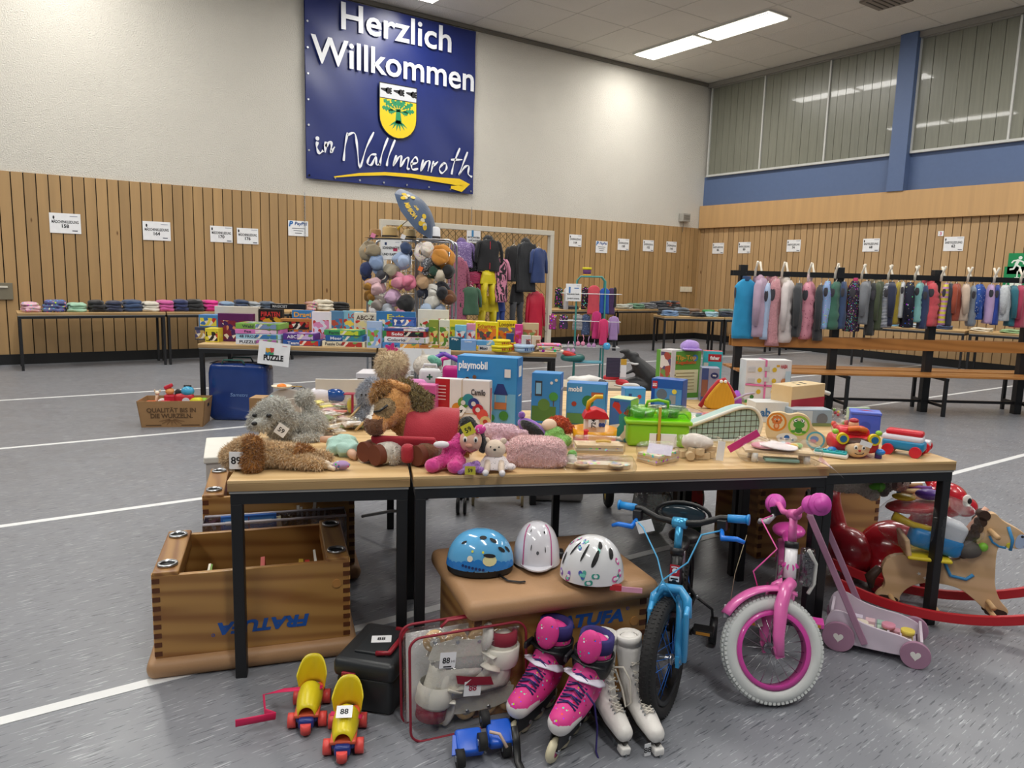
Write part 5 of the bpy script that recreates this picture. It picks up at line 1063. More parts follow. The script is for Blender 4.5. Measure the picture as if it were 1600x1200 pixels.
def bike(name,label,loc,fang,steer,R,tr,C):
    # local: x forward, front axle at origin projected on floor; steering about the head tube
    t=T(name,label,'bicycle',loc,fang)
    head=Vector((-.13,0,.40)); hd=Vector((-.30,0,1)).normalized()
    # axis passes so that axle offset is in front
    base=Vector((-.0,0,R)); htop=Vector((-.17,0,.53)); hbot=Vector((-.125,0,.40))
    ax=(htop-hbot).normalized(); SM=Matrix.Translation(hbot)@Matrix.Rotation(steer,4,ax)@Matrix.Translation(-hbot)
    wheel(t,'front_wheel',SM@Matrix.Translation(base),R,tr,C['tyre'],C['rim'],C['spoke'],20,C['tread'],label=C.get('wl'))
    rear=Vector((-.56,0,R)); wheel(t,'rear_wheel',Matrix.Translation(rear),R,tr,C['tyre'],C['rim'],C['spoke'],20,C['tread'])
    g=MB()
    for s in(-1,1): g.tube([(0,s*.052,R-.012),(-.012,s*.052,R+.05),(-.05,s*.05,R+.15),(-.09,s*.034,R+.2),hbot+Vector((0,s*.012,0))],[q_*C.get('fk',1) for q_ in(.013,.016,.019,.018,.018)],C['fork'],10,T=SM)
    g.box((-.0,.052,R),(.03,.012,.04),C['fork'],T=SM).box((0,-.052,R),(.03,.012,.04),C['fork'],T=SM); g.tube([(-.09,-.035,R+.2),(-.09,.035,R+.2)],.018,C['fork'],10,T=SM); g.build('fork',t)
    MB().tube([hbot-ax*.0,htop],.022,C['head'],14).build('head_tube',t)
    g=MB().tube([hbot-ax*.004,hbot+ax*.014],.025,BLACK,14).tube([htop-ax*.014,htop+ax*.010],.025,BLACK,14); g.build('headset',t)
    bb=Vector((-.33,0,.155)); st=Vector((-.40,0,.36))
    g=MB().tube([hbot+ax*.02,(bb+hbot)/2+Vector((0,0,-.02)),bb],.018,C['frame'],12).tube([htop-ax*.04,st+Vector((.02,0,-.03))],.015,C['frame'],12).tube([bb,st],.015,C['frame'],12)
    for s in(-1,1): g.tube([bb+Vector((0,s*.02,0)),rear+Vector((0,s*.045,0))],.009,C['frame'],8).tube([st+Vector((0,s*.01,-.02)),rear+Vector((0,s*.045,0))],.008,C['frame'],8)
    g.build('frame',t)
    MB().tube([st,st+Vector((-.025,0,.10))],.012,STEEL if C.get('post') is None else C['post'],10).build('seat_post',t)
    MB().ell(st+Vector((-.06,0,.13)),(.07,.065,.028),C['saddle']).ell(st+Vector((.03,0,.13)),(.08,.028,.022),C['saddle']).build('saddle',t)
    hz=htop+ax*C['stem']
    MB().tube([htop,hz],.0145,C['stemm'],12,T=SM).build('stem',t)
    w=C['bar']; g=MB()
    hbpts=[(hz.x-.02,-w,hz.z+.035),(hz.x-.005,-w*.62,hz.z+.035),(hz.x+.01,-w*.34,hz.z+.012),(hz.x+.0,0,hz.z)]; hbpts=hbpts+[(p[0],-p[1],p[2]) for p in hbpts[-2::-1]]
    g.tube(hbpts,.011,C['barm'],10,T=SM); g.tube([(hz.x,-.025,hz.z),(hz.x,.025,hz.z)],.02,C['stemm'],10,T=SM); g.build('handlebar',t)
    for s in(-1,1):
        e=(hz.x-.02,s*w,hz.z+.035); a=(hz.x-.008,s*w*.72,hz.z+.035)
        gg=MB().tube([a,e],C.get('gr',.0145),C['grip'],14,T=SM)
        if C.get('gcap'): gg.tube([Vector(e)-Vector((0,s*.012,0)),Vector(e)+Vector((0,s*.004,0))],.040,C['grip'],20,T=SM); gg.tube([Vector(a),Vector(a)+Vector((0,s*.012,0))],.034,C['grip'],18,T=SM); gg.tube([Vector(e)+Vector((0,s*.004,0)),Vector(e)+Vector((0,s*.009,0))],.027,C['grip'],18,T=SM)
        else: gg.tube([Vector(e),Vector(e)+Vector((0,s*.006,0))],.019,C['grip'],14,T=SM)
        gg.build('grip',t)
        if C.get('lever') and (s in C.get('lside',(-1,1))):
            l=MB(); b0=Vector((hz.x,s*w*.66,hz.z+.03)); l.box(b0+Vector((.01,0,-.015)),(.03,.03,.035),BLACK,T=SM); l.tube([b0+Vector((.02,0,-.03)),b0+Vector((.05,s*.01,-.05)),b0+Vector((.055,s*.06,-.045)),b0+Vector((.05,s*.085,-.055))],[.008,.011,.009,.007],C['lever'],8,T=SM); l.build('brake_lever',t)
            MB().tube([SM@(b0+Vector((.03,0,-.03))),SM@(b0+Vector((.10,-s*.05,-.03))),SM@(b0+Vector((.09,-s*.10,-.14))),SM@Vector((.0,.0,R+.28)),SM@Vector((-.02,s*.04,R+.2))],.003,C['cable'],6).build('brake_cable',t)
    # cranks
    ca=.6; g=MB().cyl(bb+Vector((0,-.06,0)),bb+Vector((0,.06,0)),.012,BLACK)
    for s in(-1,1): g.tube([bb+Vector((0,s*.06,0)),bb+Vector((s*.085*math.cos(ca),s*.07,s*.085*math.sin(ca)))],.008,BLACK if not C.get('crank') else C['crank'],8)
    g.cyl(bb+Vector((0,-.05,0)),bb+Vector((0,-.045,0)),.05,C.get('guard',BLACK),24); g.build('crank',t)
    for s in(-1,1):
        c=bb+Vector((s*.085*math.cos(ca),s*.105,s*.085*math.sin(ca))); b=MB().box(c,(.06,.075,.02),C['pedal']).build('pedal',t,bevel=.004); g=MB()
        for q in(-.0305,.0305): g.box(c+Vector((q,0,0)),(.002,.05,.011),M('#c98a2a',.3))
        g.build('reflector',b)
    if C.get('guardc'): MB().rbox((bb+rear)/2+Vector((0,-.06,.0)),(.30,.014,.07),C['guardc'],.006).build('chain_guard',t)
    # mudguards
    def fend(cx,a0,a1,w_,m,MX,nm,rr=.018):
        g=MB(); vs_=[];fs=[];N=14
        for i in range(N+1):
            a=rad(a0+(a1-a0)*i/N); wd=w_*(1-.35*abs(i/N-.5)*.8)
            for k in range(7):
                b=PI*k/6; y=-math.cos(b)*wd; r_=R+rr+math.sin(b)*.016; vs_.append((cx+r_*math.cos(a),y,R+r_*math.sin(a)))
        for i in range(N):
            for k in range(6): fs.append((i*7+k,(i+1)*7+k,(i+1)*7+k+1,i*7+k+1))
        g.add(vs_,fs,m,MX,True); o=g.build(nm,t); q=o.modifiers.new('s','SOLIDIFY'); q.thickness=.003
    if C.get('fender'):
        fend(0,C['fa'][0],C['fa'][1],.034,C['fender'],SM,'front_mudguard'); fend(-.56,50,165,.034,C['fender'],Matrix.Identity(4),'rear_mudguard')
    if C.get('training'):
        for s in(-1,1): MB().tube([rear+Vector((0,s*.05,0)),rear+Vector((-.01,s*.12,-.05)),rear+Vector((-.01,s*.13,-.135))],.006,BLACK,6).cyl(rear+Vector((-.01,s*.115,-.14)),rear+Vector((-.01,s*.145,-.14)),.055,BLACK,20).build('training_wheel',t)
    return t,SM,hz,htop,hbot,ax
# --- blue and black bike
BP=G(1036,1117); fd=rad(-143)
BL=pl('#3f9fd8',.3,coat=.5); BLK=pl('#131416',.4)
bk,SM1,hz,ht,hb,axx=bike('childrens_bicycle','light blue and black childrens bicycle seen from the front beside the leather box',(BP.x+.01,BP.y+.01,0),fd,rad(-11),.203,.026,dict(tyre=RUBBER,rim=BLK,spoke=pl('#1f6fd0',.3),tread='groove',fork=BL,head=BLK,frame=BLK,saddle=BLK,stem=.10,stemm=pl('#4aa6d6',.25,metal=.4),bar=.235,barm=BLK,grip=pl('#2b8fd6',.35),lever=pl('#1f78e0',.3),cable=pl('#4fa9da',.4),pedal=BLK,training=True,fender=None))
g=MB(); Fr=Matrix.Translation(hb+axx*.05+Vector((.0225,0,0)))@Matrix.Rotation(PI/2,4,'Z')@frame_front(0)
g.p_rect(0,.02,.034,.06,M('#b8202c',.4),Fr,3); g.p_rect(0,-.002,.034,.02,PAPER,Fr,4); g.p_disc(0,.028,.009,PAPER,Fr,4,n=12)
for k in range(4): g.p_disc(-.0095+.0063*k,.042-.001*abs(k-1.5),.003,PAPER,Fr,4,n=8)
g.p_rect(0,-.002,.026,.006,INK,Fr,5); g.build('head_badge',bk)
g=MB(); 
for s in(-1,1):      # wide fork covers
    g.rbox((-.0,s*.060,.30),(.055,.018,.20),BL,.008,ry=.18)
g.tube([(-.0,-.06,.36),(-.03,-.055,.41),(-.05,-.03,.435),(-.05,.03,.435),(-.03,.055,.41),(0,.06,.36)],.016,BL,8,flat=1.4); g.build('fork_cover',bk)
g=MB(); g.tube([(hz.x-.11,.10*math.cos(a),hz.z-.02+.045*math.sin(a)+.02) for a in [2*PI*i/20 for i in range(20)]],.007,BLK,6,closed=True); 
g.ell((hz.x-.115,0,hz.z),(.02,.085,.038),pl('#26343c',.15)); g.build('front_basket',bk)
tg=T('x','', '',(0,0,0)); bpy.data.objects.remove(tg)
price_tag(bk,Matrix.Translation((hz.x+.03,-.12,hz.z-.02))@Matrix.Rotation(PI/2,4,'Z')@frame_front(0),'',.06,.045,rot=.35)
# --- pink bike
PP=G(1200,1090); vd=Vector((PP.x,PP.y)).normalized(); fwd=-(Vector((.80,.60))); fa=math.atan2(fwd.y,fwd.x)
wf=math.atan2(.569,-.823)+rad(6)    # the turned wheel points to image left
st_=(fa-wf); st_=(st_+PI)%(2*PI)-PI
PK=pl('#e06aae',.3,coat=.4); PKD=pl('#d64aa6',.3,coat=.4)
WT=M('#cfd2d0',.6)
hbv=Vector((-.125,0,.40)); axv=(Vector((-.17,0,.53))-hbv).normalized()
def pinkloc():
    SMx=Matrix.Translation(hbv)@Matrix.Rotation(-st_,4,axv)@Matrix.Translation(-hbv); a=SMx@Vector((0,0,.188)); c,s=math.cos(fa),math.sin(fa); return Vector((PP.x-(c*a.x-s*a.y),PP.y-(s*a.x+c*a.y),0)),.188-a.z
pl_,dz=pinkloc()
pb,SM2,hz2,ht2,hb2,ax2=bike('childrens_bicycle','pink childrens bicycle with white knobbly front tyre turned sideways',(pl_.x,pl_.y,dz),fa,-st_,.188,.027,dict(fk=1.3,tyre=WT,rim=PKD,spoke=STEEL,tread='knob',fork=PK,head=pl('#e9e6ea',.3),frame=PK,saddle=PKD,stem=.11,stemm=PK,bar=.17,barm=PK,grip=pl('#d552b4',.4),gr=.02,gcap=True,lever=pl('#cfcfd4',.3),lside=(-1,),cable=pl('#e65aa8',.4),pedal=PKD,training=False,fender=PK,fa=(48,128),guardc=PKD))
g=MB(); 
for s in(-1,1): g.cyl((-.147-.0,s*.0,.45),(-.147,s*.0225,.465),.015,PKD,16)
g.cyl((-.13,0,.455),(-.123,0,.457),.014,PKD,16); g.build('oval_badge',pb)
g=MB(); g.tube([SM2@Vector((.0,-.04,.36)),SM2@Vector((.0,-.045,.33)),SM2@Vector((.01,-.04,.30)),SM2@Vector((.015,-.04,.27))],.006,M('#d9d6cc',.4),6); g.box((.01,-.04,.28),(.02,.02,.03),M('#d9d6cc',.4),T=SM2); g.build('caliper_brake',pb)
g=MB(); g.tube([(-.16,.06,.52),(-.19,.09,.46),(-.20,.09,.38),(-.17,.07,.35)],.007,M('#cfcfca',.5),8); g.rbox((-.20,.06,.44),(.05,.05,.14),M('#c9ccd0',.12,'film',add=.2),.01); g.build('hanging_lock',pb)
price_tag(pb,Matrix.Translation((-.02,-.20,.30))@Matrix.Rotation(-fa+CANG,4,'Z')@frame_front(0),'34',.04,.05)
for a_,b_ in (((.0,-.16,.60),(-.02,-.20,.33)),): MB().tube([a_,((a_[0]+b_[0])/2,-.19,.45),b_],.0012,M('#b8a888',.9),4).build('tag_string',pb)
# ---- helmets
def helmet(px,py,wpx,label,col,build,z=.43,rz=0):
    p=G(px,py,z); t=T('bicycle_helmet',label,'helmet',p,CANG+rz); k=1/ppm(p); return t,wpx*k/2,p
def dome(g,R1,R2,H,m,z0=.0,n=36,rim=.0):
    vs_=[];fs=[];J=10
    for j in range(J+1):
        b=PI/2*j/J
        for i in range(n):
            a=2*PI*i/n; vs_.append((R1*math.cos(a)*math.cos(b)**.8,R2*math.sin(a)*math.cos(b)**.8,z0+H*math.sin(b)+rim*math.cos(2*a)*(1-j/J)))
    for j in range(J):
        for i in range(n): fs.append((j*n+i,j*n+(i+1)%n,(j+1)*n+(i+1)%n,(j+1)*n+i))
    g.add(vs_,fs,m,None,True)
def on_dome(R1,R2,H,z0,a,b,o=.0025): return Vector(((R1+o)*math.cos(a)*math.cos(b)**.8,(R2+o)*math.sin(a)*math.cos(b)**.8,z0+(H+o)*math.sin(b)))
def patch(g,R1,R2,H,z0,a,b,ra,rb,m,n=12,rot=0,o=.002,star=0):
    pts=[on_dome(R1,R2,H,z0,a,b,o)]
    for i in range(n):
        th=2*PI*i/n; q=1+(star*math.cos(th*2)); x=ra*math.cos(th)*q;y=rb*math.sin(th)*q; pts.append(on_dome(R1,R2,H,z0,a+(x*math.cos(rot)-y*math.sin(rot)),max(0.01,min(1.5,b+x*math.sin(rot)+y*math.cos(rot))),o))
    g.add(pts,[(0,1+i,1+(i+1)%n) for i in range(n)],m,None,False)
t,R,p=helmet(750,890,105,'light blue childrens bicycle helmet with pictures, left on the leather box','',None,rz=rad(5))
R2_=.095; H_=.125; z0=.028; g=MB(); dome(g,R,R2_,H_,pl('#62aee0',.15,coat=.8),z0); g.build('shell',t)
MB().lathe([(.97,-.022),(1.0,.0),(.99,.012),(.9,.0)],BLK,32,Matrix.Translation((0,0,z0))@Matrix.Diagonal((R,R2_,1,1))).build('lower_rim',t)
g=MB(); f=-PI/2
for a,b,ra,rb,rt_ in((f-.75,.85,.12,.05,.5),(f+.1,1.1,.2,.08,0),(f+.55,.95,.16,.08,-.5),(f+.75,.6,.15,.07,-.6),(f+1.05,.55,.14,.06,-.9)): patch(g,R,R2_,H_,z0,a,b,ra,rb,DARK,rot=rt_)
g.build('vents',t)
g=MB()
for a in [f-1.3+.2*i for i in range(13)]: patch(g,R,R2_,H_,z0,a,.12+.08*math.sin(a*3),.16,.18,pl('#2a7fd0',.2),o=.0012)
patch(g,R,R2_,H_,z0,f+.25,.33,.22,.16,M('#e0dca8',.4),o=.003); patch(g,R,R2_,H_,z0,f+.25,.47,.2,.06,INK,o=.004,rot=-.15); patch(g,R,R2_,H_,z0,f-.35,.38,.09,.09,M('#e8e4d0',.4),o=.003)
for a,b in((f-.3,.6),(f+.05,.58)): patch(g,R,R2_,H_,z0,a,b,.04,.04,M('#d8d84a',.4),o=.003)
for k in range(7): patch(g,R,R2_,H_,z0,f-.55+.1*k,.17-.015*k,.04,.04,M('#16306a',.4),o=.0035,rot=.4)
g.build('printed_pattern',t); MB().tube([(R*.55,-R2_*.8,.01),(R*.75,-R2_*1.2,.006),(R*1.1,-R2_*1.35,.006),(R*1.25,-R2_*1.3,.006)],.006,BLK,6,flat=.4).build('strap',t)
t,R,p=helmet(838,880,74,'white childrens riding helmet with pink stripes and short peak','',None,rz=rad(0))
R2_=.095; H_=.15; z0=.012; WH=pl('#dcdbe2',.15,coat=.8); g=MB(); dome(g,R,R2_,H_,WH,z0); g.build('shell',t)
g=MB()
for s in(-1,1):
    pts=[on_dome(R,R2_,H_,z0,-PI/2+s*(.62+.28*(q/8)**2*1.5),.08+1.2*q/8,.0015) for q in range(9)]; g.tube(pts,.0022,pl('#c25a92',.4),5)
g.build('pink_stripes',t)
g=MB()
for a,b,ra,rb in((-PI/2-.3,.55,.02,.08),(-PI/2+.35,.5,.02,.08),(-PI/2+.45,1.0,.06,.05),(-PI/2-.5,1.05,.03,.06)): patch(g,R,R2_,H_,z0,a,b,ra,rb,DARK)
patch(g,R,R2_,H_,z0,-PI/2,.42,.06,.05,M('#55565c',.3)); None; g.build('vents',t)
pts=[(R*.9*math.cos(a),R2_*.9*math.sin(a)) for a in [rad(200+14*i) for i in range(11)]]+[(R*.8*math.cos(a),R2_*1.38*math.sin(a)) for a in [rad(340-14*i) for i in range(11)]]
MB().prism(pts,.006,WH,Matrix.Translation((0,-.0,.018))).build('peak',t,bevel=.002); MB().rbox((R*.98,.0,.04),(.03,.05,.03),BLK,.01).build('adjuster',t)
t,R,p=helmet(924,908,100,'white childrens helmet with pink hearts and stars, right on the leather box','',None,rz=rad(-8))
R2_=.10; H_=.145; z0=.022; g=MB(); dome(g,R,R2_,H_,pl('#dfe0e2',.2,coat=.6),z0); g.build('shell',t)
g=MB(); f=-PI/2
for a,b,ra,rb,r_ in((f-.85,.9,.05,.26,-.3),(f-.3,.85,.05,.3,-.35),(f+.15,.7,.08,.28,-.55),(f+.45,1.1,.1,.18,-.8),(f+.85,.8,.1,.2,-.7),(f-1.2,.5,.05,.18,0)): patch(g,R,R2_,H_,z0,a,b,ra,rb,DARK,rot=r_,n=14)
g.build('vents',t)
g=MB(); r_=random.Random(4); pal=['#c23a92','#3a9a8a','#4a5ab0','#d85aa0','#58b0a0','#8a5ac0']
for k in range(17):
    a=f+r_.uniform(-1.5,1.5);b=r_.choice([.08,.15,.25,.3,.55,.95,1.2]); c=M(pal[k%6],.4); patch(g,R,R2_,H_,z0,a,b,.09,.09,c,star=.45 if k%3 else -.2,rot=r_.uniform(0,3),o=.0012,n=16); patch(g,R,R2_,H_,z0,a,b,.05,.05,M('#e6e6ea',.4) if k%2 else M('#7ad0c0',.4),star=.3,o=.0018)
g.build('printed_pattern',t); MB().box((R*.75,-R2_*.7,.015),(.04,.014,.02),M('#b8242a',.3)).box((R*1.15,-R2_*.75,.012),(.09,.003,.018),M('#d99ab4',.6)).build('strap',t)
# ---- toolbox
A=G(519,1108);B=G(628,1127); u=B-A; rz=math.atan2(u.y,u.x); W_=.225
t=T('toolbox','dark grey plastic toolbox with red handle and latch on the floor','toolbox',A,rz); TM=pl('#26292c',.42); D_=.29;H_=.19
MB().rbox((W_/2,D_/2,.065),(W_*.92,D_*.94,.13),TM,.02).build('body',t); ld=MB().rbox((W_/2,D_/2,.155),(W_,D_,.07),TM,.022).build('lid',t)
MB().rbox((W_/2,D_/2,.193),(W_*.5,D_*.62,.012),TM,.005).build('lid_panel',ld)
RD_=pl('#8f1f2c',.35); MB().tube([(W_*.62,D_*.18,.20),(W_*.82,D_*.2,.203),(W_*.82,D_*.8,.203),(W_*.62,D_*.82,.20)],.009,RD_,8).build('handle',t)
MB().rbox((W_*.28,-.003,.12),(.05,.012,.055),RD_,.004).build('latch',t); MB().rbox((-.002,D_*.5,.12),(.012,.05,.055),RD_,.004).build('latch',t)
price_tag(t,frame_top(.2,rad(20),W_*.52,D_*.52),'88',.07,.05)
# ---- yellow roller skates
def rskate(px,py,rzz,label,strap):
    p=G(px,py); t=T('roller_skate',label,'roller skate',p,rzz); Y=pl('#e0cc22',.35); BU=pl('#22357f',.35); RW=pl('#e0504a',.4)
    # x = toe direction
    g=MB(); vs_=[];fs=[]; N=16;J=8
    for j in range(J+1):
        s=j/J; x=.09-.13*s; 
        for i in range(N+1):
            a=PI*i/N; w_=.042*(1-.35*(1-s)**3); hh=(.03+.035*math.sin(PI*min(1,s*.7+.1))) ; vs_.append((x,-w_*math.cos(a),.055+hh*math.sin(a)*(.75+.25*s)))
    for j in range(J):
        for i in range(N): a=j*(N+1)+i; fs.append((a,a+1,a+N+2,a+N+1))
    g.add(vs_,fs,Y,None,True); o=g.build('toe_cap',t); q=o.modifiers.new('s','SOLIDIFY'); q.thickness=.003
    g=MB(); vs_=[];fs=[]
    for j in range(7):
        z=.055+.1*j/6
        for i in range(N+1): a=PI/2+PI*i/N; q=1+.2*j/6; vs_.append((-.065+.045*math.cos(a)*q*(1.3),.043*math.sin(a)*q,z-.045*(math.sin(a)**4)*j/6))
    for j in range(6):
        for i in range(N): a=j*(N+1)+i; fs.append((a,a+1,a+N+2,a+N+1))
    g.add(vs_,fs,Y,None,True); o=g.build('heel_cup',t); q=o.modifiers.new('s','SOLIDIFY'); q.thickness=.003
    MB().rbox((-.01,0,.052),(.20,.08,.012),pl('#d65a3a',.5),.004).build('insole',t); MB().rbox((-.01,0,.038),(.19,.07,.024),BU,.008).rbox((.095,0,.035),(.03,.05,.035),BU,.01).build('chassis',t)
    MB().cyl((.112,0,.01),(.112,0,.04),.017,RW,12).build('toe_stop',t)
    for x in(-.075,.06):
        for s in(-1,1): MB().cyl((x,s*.036,.024),(x,s*.062,.024),.024,RW,18).build('wheel',t)
    if strap: MB().tube(strap,.013,pl('#d6205a',.6),8,flat=.18).build('strap',t)
    return t
ra=math.atan2(-.7,-.30)
s1_=rskate(484,1118,CANG-PI/2+.15,'yellow and blue roller skate with a long pink strap, farther one',[(-.02,.04,.09),(-.03,-.09,.08),(-.06,-.16,.05),(.03,-.14,.04),(.07,-.10,.05),(.10,-.22,.05)])
s2_=rskate(540,1158,CANG-PI/2+.12,'yellow and blue roller skate with white price tag, nearest the camera',[(-.02,.05,.07),(-.03,-.05,.08)])
price_tag(s2_,Matrix.Translation((.03,0,.121))@Matrix.Rotation(PI/2,4,'Z')@Matrix.Rotation(.35,4,'X'),'88',.05,.045)
# ---- inline skates
def inline(label,p,rot,C,name='inline_skate',L=.27,tag_=None,laces=True):
    t=T(name,label,'inline skate',p,rot=rot)
    def reg(c):
        if c.z<.125: return C['sole']
        if c.x<-.02 and c.z>.20 : return C['cuff']
        return None
    h=C.get('h',.31)
    blob('boot',[('c',(-.075,0,.135),(.02,0,.13),.044,.046),('c',(.02,0,.13),(.105,0,.118),.046,.036),('c',(-.07,0,.15),(-.085,0,h-.04),.048,.052),('c',(0.0,0,.15),(-.06,0,.22),.042,.040)],C['boot'],t,vox=.008,smooth=3,region=lambda c:(C['sole'] if c.z<.118+(.012 if c.x>.05 else 0) else (C.get('heelm') if c.x<-.085 and c.z<.25 else None)))
    MB().lathe([(.052,h-.11),(.058,h-.09),(.060,h-.045),(.055,h-.04),(.05,h-.10)],C['cuff'],20,Matrix.Translation((-.085,0,0))@Matrix.Diagonal((1.05,1,1,1))).build('cuff',t)
    MB().lathe([(.04,h-.04),(.052,h-.03),(.050,h+.01),(.038,h+.012),(.034,h-.02)],C['liner'],18,Matrix.Translation((-.088,0,0))).build('liner',t)
    MB().ell((-.03,0,h-.005),(.02,.036,.05),C['tongue'],ry=-.2).build('tongue',t)
    g=MB().prism([(-.13,.095),(-.12,.045),(-.06,.03),(.06,.03),(.125,.042),(.12,.09),(.04,.108),(-.06,.108)],.004,C['chassis'],Matrix.Translation((0,.014,0))@Matrix.Rotation(PI/2,4,'X')).prism([(-.13,.095),(-.12,.045),(-.06,.03),(.06,.03),(.125,.042),(.12,.09),(.04,.108),(-.06,.108)],.004,C['chassis'],Matrix.Translation((0,-.010,0))@Matrix.Rotation(PI/2,4,'X')); g.box((-.0,0,.10),(.24,.024,.012),C['chassis'])
    for x in(-.07,.0,.07): g.prism([(x-.022,.055),(x+.018,.055),(x+.026,.085),(x-.014,.085)],.002,C.get('chassis2',DARK),Matrix.Translation((0,-.0135,0))@Matrix.Rotation(PI/2,4,'X'))
    g.build('chassis',t)
    for k in range(4):
        x=-.115+.077*k; w=MB().lathe([(.018,-.011),(.030,-.011),(.037,-.004),(.037,.004),(.030,.011),(.018,.011)],C['wheel'],24,Matrix.Translation((x,0,.037))@Matrix.Rotation(PI/2,4,'X')).build('wheel',t)
        MB().cyl((x,-.009,.037),(x,.009,.037),.019,C['hubm'],16).cyl((x,-.018,.037),(x,.018,.037),.006,STEEL,10).build('wheel_hub',w)
    MB().tube([(-.02,-.046,.20),(.012,0,.212),(-.02,.046,.20),(-.06,.05,.185)],.014,C['strap'],8,flat=.25).tube([(-.02,-.046,.20),(-.06,-.05,.185)],.014,C['strap'],8,flat=.25).build('strap',t)
    MB().tube([(-.04,-.054,h-.06),(-.015,0,h-.055),(-.04,.054,h-.06)],.011,C['buckle'],8,flat=.3).rbox((-.03,-.055,h-.06),(.05,.01,.022),C['buckle'],.004).build('buckle',t)
    if laces:
        g=MB()
        for k in range(6):
            x=.075-.018*k; z=.165+.010*k+(.01 if k>3 else 0); g.tube([(x,-.028,z-.012),(x-.006,0,z+.002),(x-.014,.028,z-.010)],.0028,C['lace'],6); g.tube([(x,.028,z-.012),(x-.006,0,z+.003),(x-.014,-.028,z-.010)],.0028,C['lace'],6)
        g.build('laces',t)
    return t
PKS=M('#d8388a',.6,'flecks',sc=2.0,t=.22)
CP=dict(boot=PKS,sole=pl('#dedad8',.5),cuff=pl('#17181b',.35),liner=pl('#2f2768',.8),tongue=PKS,chassis=pl('#1b1c1f',.4),chassis2=pl('#d84a8a',.4),wheel=pl('#d9d0b0',.5),hubm=pl('#d8508c',.4),strap=pl('#e2dcec',.7),buckle=pl('#1b1c1f',.4),lace=pl('#2b2262',.8),heelm=pl('#17181b',.35),h=.30)
p1=G(838,1160); p2=G(880,1190)
dtoe=math.atan2(-.55,-.83)
sk=inline('pink and black inline skate, rear one of the leaning pair',(1.40,1.86,0),Euler((rad(-6),0,dtoe-.15)),CP); sk.scale=(1.1,1.15,1.1)
sk2=inline('pink and black inline skate with hanging purple lace, front one of the pair',(1.455,1.725,0),Euler((rad(-8),rad(0),dtoe-.12)),CP); sk2.scale=(1.1,1.15,1.1)
MB().tube([(.03,.035,.19),(.02,.06,.16),(-.0,.075,.08),(.02,.09,.02),(.05,.12,.006)],.003,CP['lace'],6).build('loose_lace',sk2)
# ---- clear bag with white skates
A=G(642,1163);B=G(822,1122); u=B-A; rz=math.atan2(u.y,u.x); W_=u.length+.0; H_=.345; D_=.115
t=T('clear_carry_bag','clear plastic carrying bag with dark red piping holding white skates','bag',A,rot=Euler((rad(-4),0,rz)))
RP=pl('#8c1d30',.5); g=MB(); g.rbox((W_/2,D_/2,H_/2),(W_,D_,H_),M('#ffffff',.05,'film',add=.13),.035,n=4); g.jit(.004,18,2); g.build('plastic_shell',t)
def rr(w_,h,r,n=5): 
    o=[]
    for cx,cz,a0 in((w_-r,h-r,0),(r,h-r,90),(r,r,180),(w_-r,r,270)): o+=arc(cx,cz,r,a0,a0+90,n)
    return o
for y in(0,D_): MB().tube([(a,y+.002,b) for a,b in rr(W_,H_,.04)],.0045,RP,6,closed=True).jit(.003,12,y*9).build('piping',t)
MB().box((W_*.5,D_*.95,H_*.49),(W_*.92,.004,H_*.88),M('#d8d8d8',.6)).build('white_card',t)
MB().tube([(W_*.3,D_*.5,H_),(W_*.36,D_*.5,H_+.02),(W_*.6,D_*.5,H_+.02),(W_*.66,D_*.5,H_)],.008,RP,8,flat=.5).build('handle',t)
for uu,vv,s_,tt,cc in((W_*.31,H_*.745,.055,'88','k'),(W_*.52,H_*.43,.06,'88','r')):
    g=MB(); Fr=Matrix.Translation((uu,-.002,vv))@Matrix.Rotation(.12,4,'Y')@frame_front(0); g.p_rect(0,0,s_,s_*.95,PAPER,Fr,1); g.p_text(tt,-s_*.1 if cc=='k' else 0,0,s_*.34,INK if cc=='k' else M('#a02040',.6),Fr,3,bold=.02)
    if cc=='k': g.p_text('343',s_*.32,-.004,s_*.14,INK,Fr,3); g.p_rect(0,-s_*.38,s_*.5,.004,INK,Fr,3)
    g.build('price_tag',t,label='white price tag reading 88')
WS=M('#dcd8cc',.45,'leather'); 
CW=dict(boot=WS,sole=pl('#8f8d8a',.5),cuff=pl('#e0dcd0',.4),liner=pl('#8a2236',.8),tongue=pl('#d8d4cc',.7),chassis=pl('#d8d4c8',.4),chassis2=pl('#55504a',.5),wheel=pl('#c9a878',.4),hubm=pl('#d0ccc0',.4),strap=pl('#d5cfc2',.6),buckle=pl('#d9d5ca',.3),lace=pl('#c9c4b8',.7),heelm=pl('#d8d4c8',.4),h=.29)
o1=inline('white inline skate with red trim, lower one inside the clear bag',off(A,rz,W_*.60,D_*.45,.012),Euler((0,0,rz+PI)),CW)
o2=inline('white inline skate with red trim, upper one upside down in the clear bag',off(A,rz,W_*.52,D_*.5,H_-.015),Euler((PI,rad(8),rz)),CW)
for o,zz in((o1,1),(o2,1)):
    g=MB()
    for y in(-.047,.047): g.add([(-.04,y*1.06,.135),(.06,y*.98,.15),(.03,y*1.0,.175),(-.03,y*1.02,.165)],[(0,1,2,3)],pl('#8c1d30',.5))
    g.build('red_trim',o)
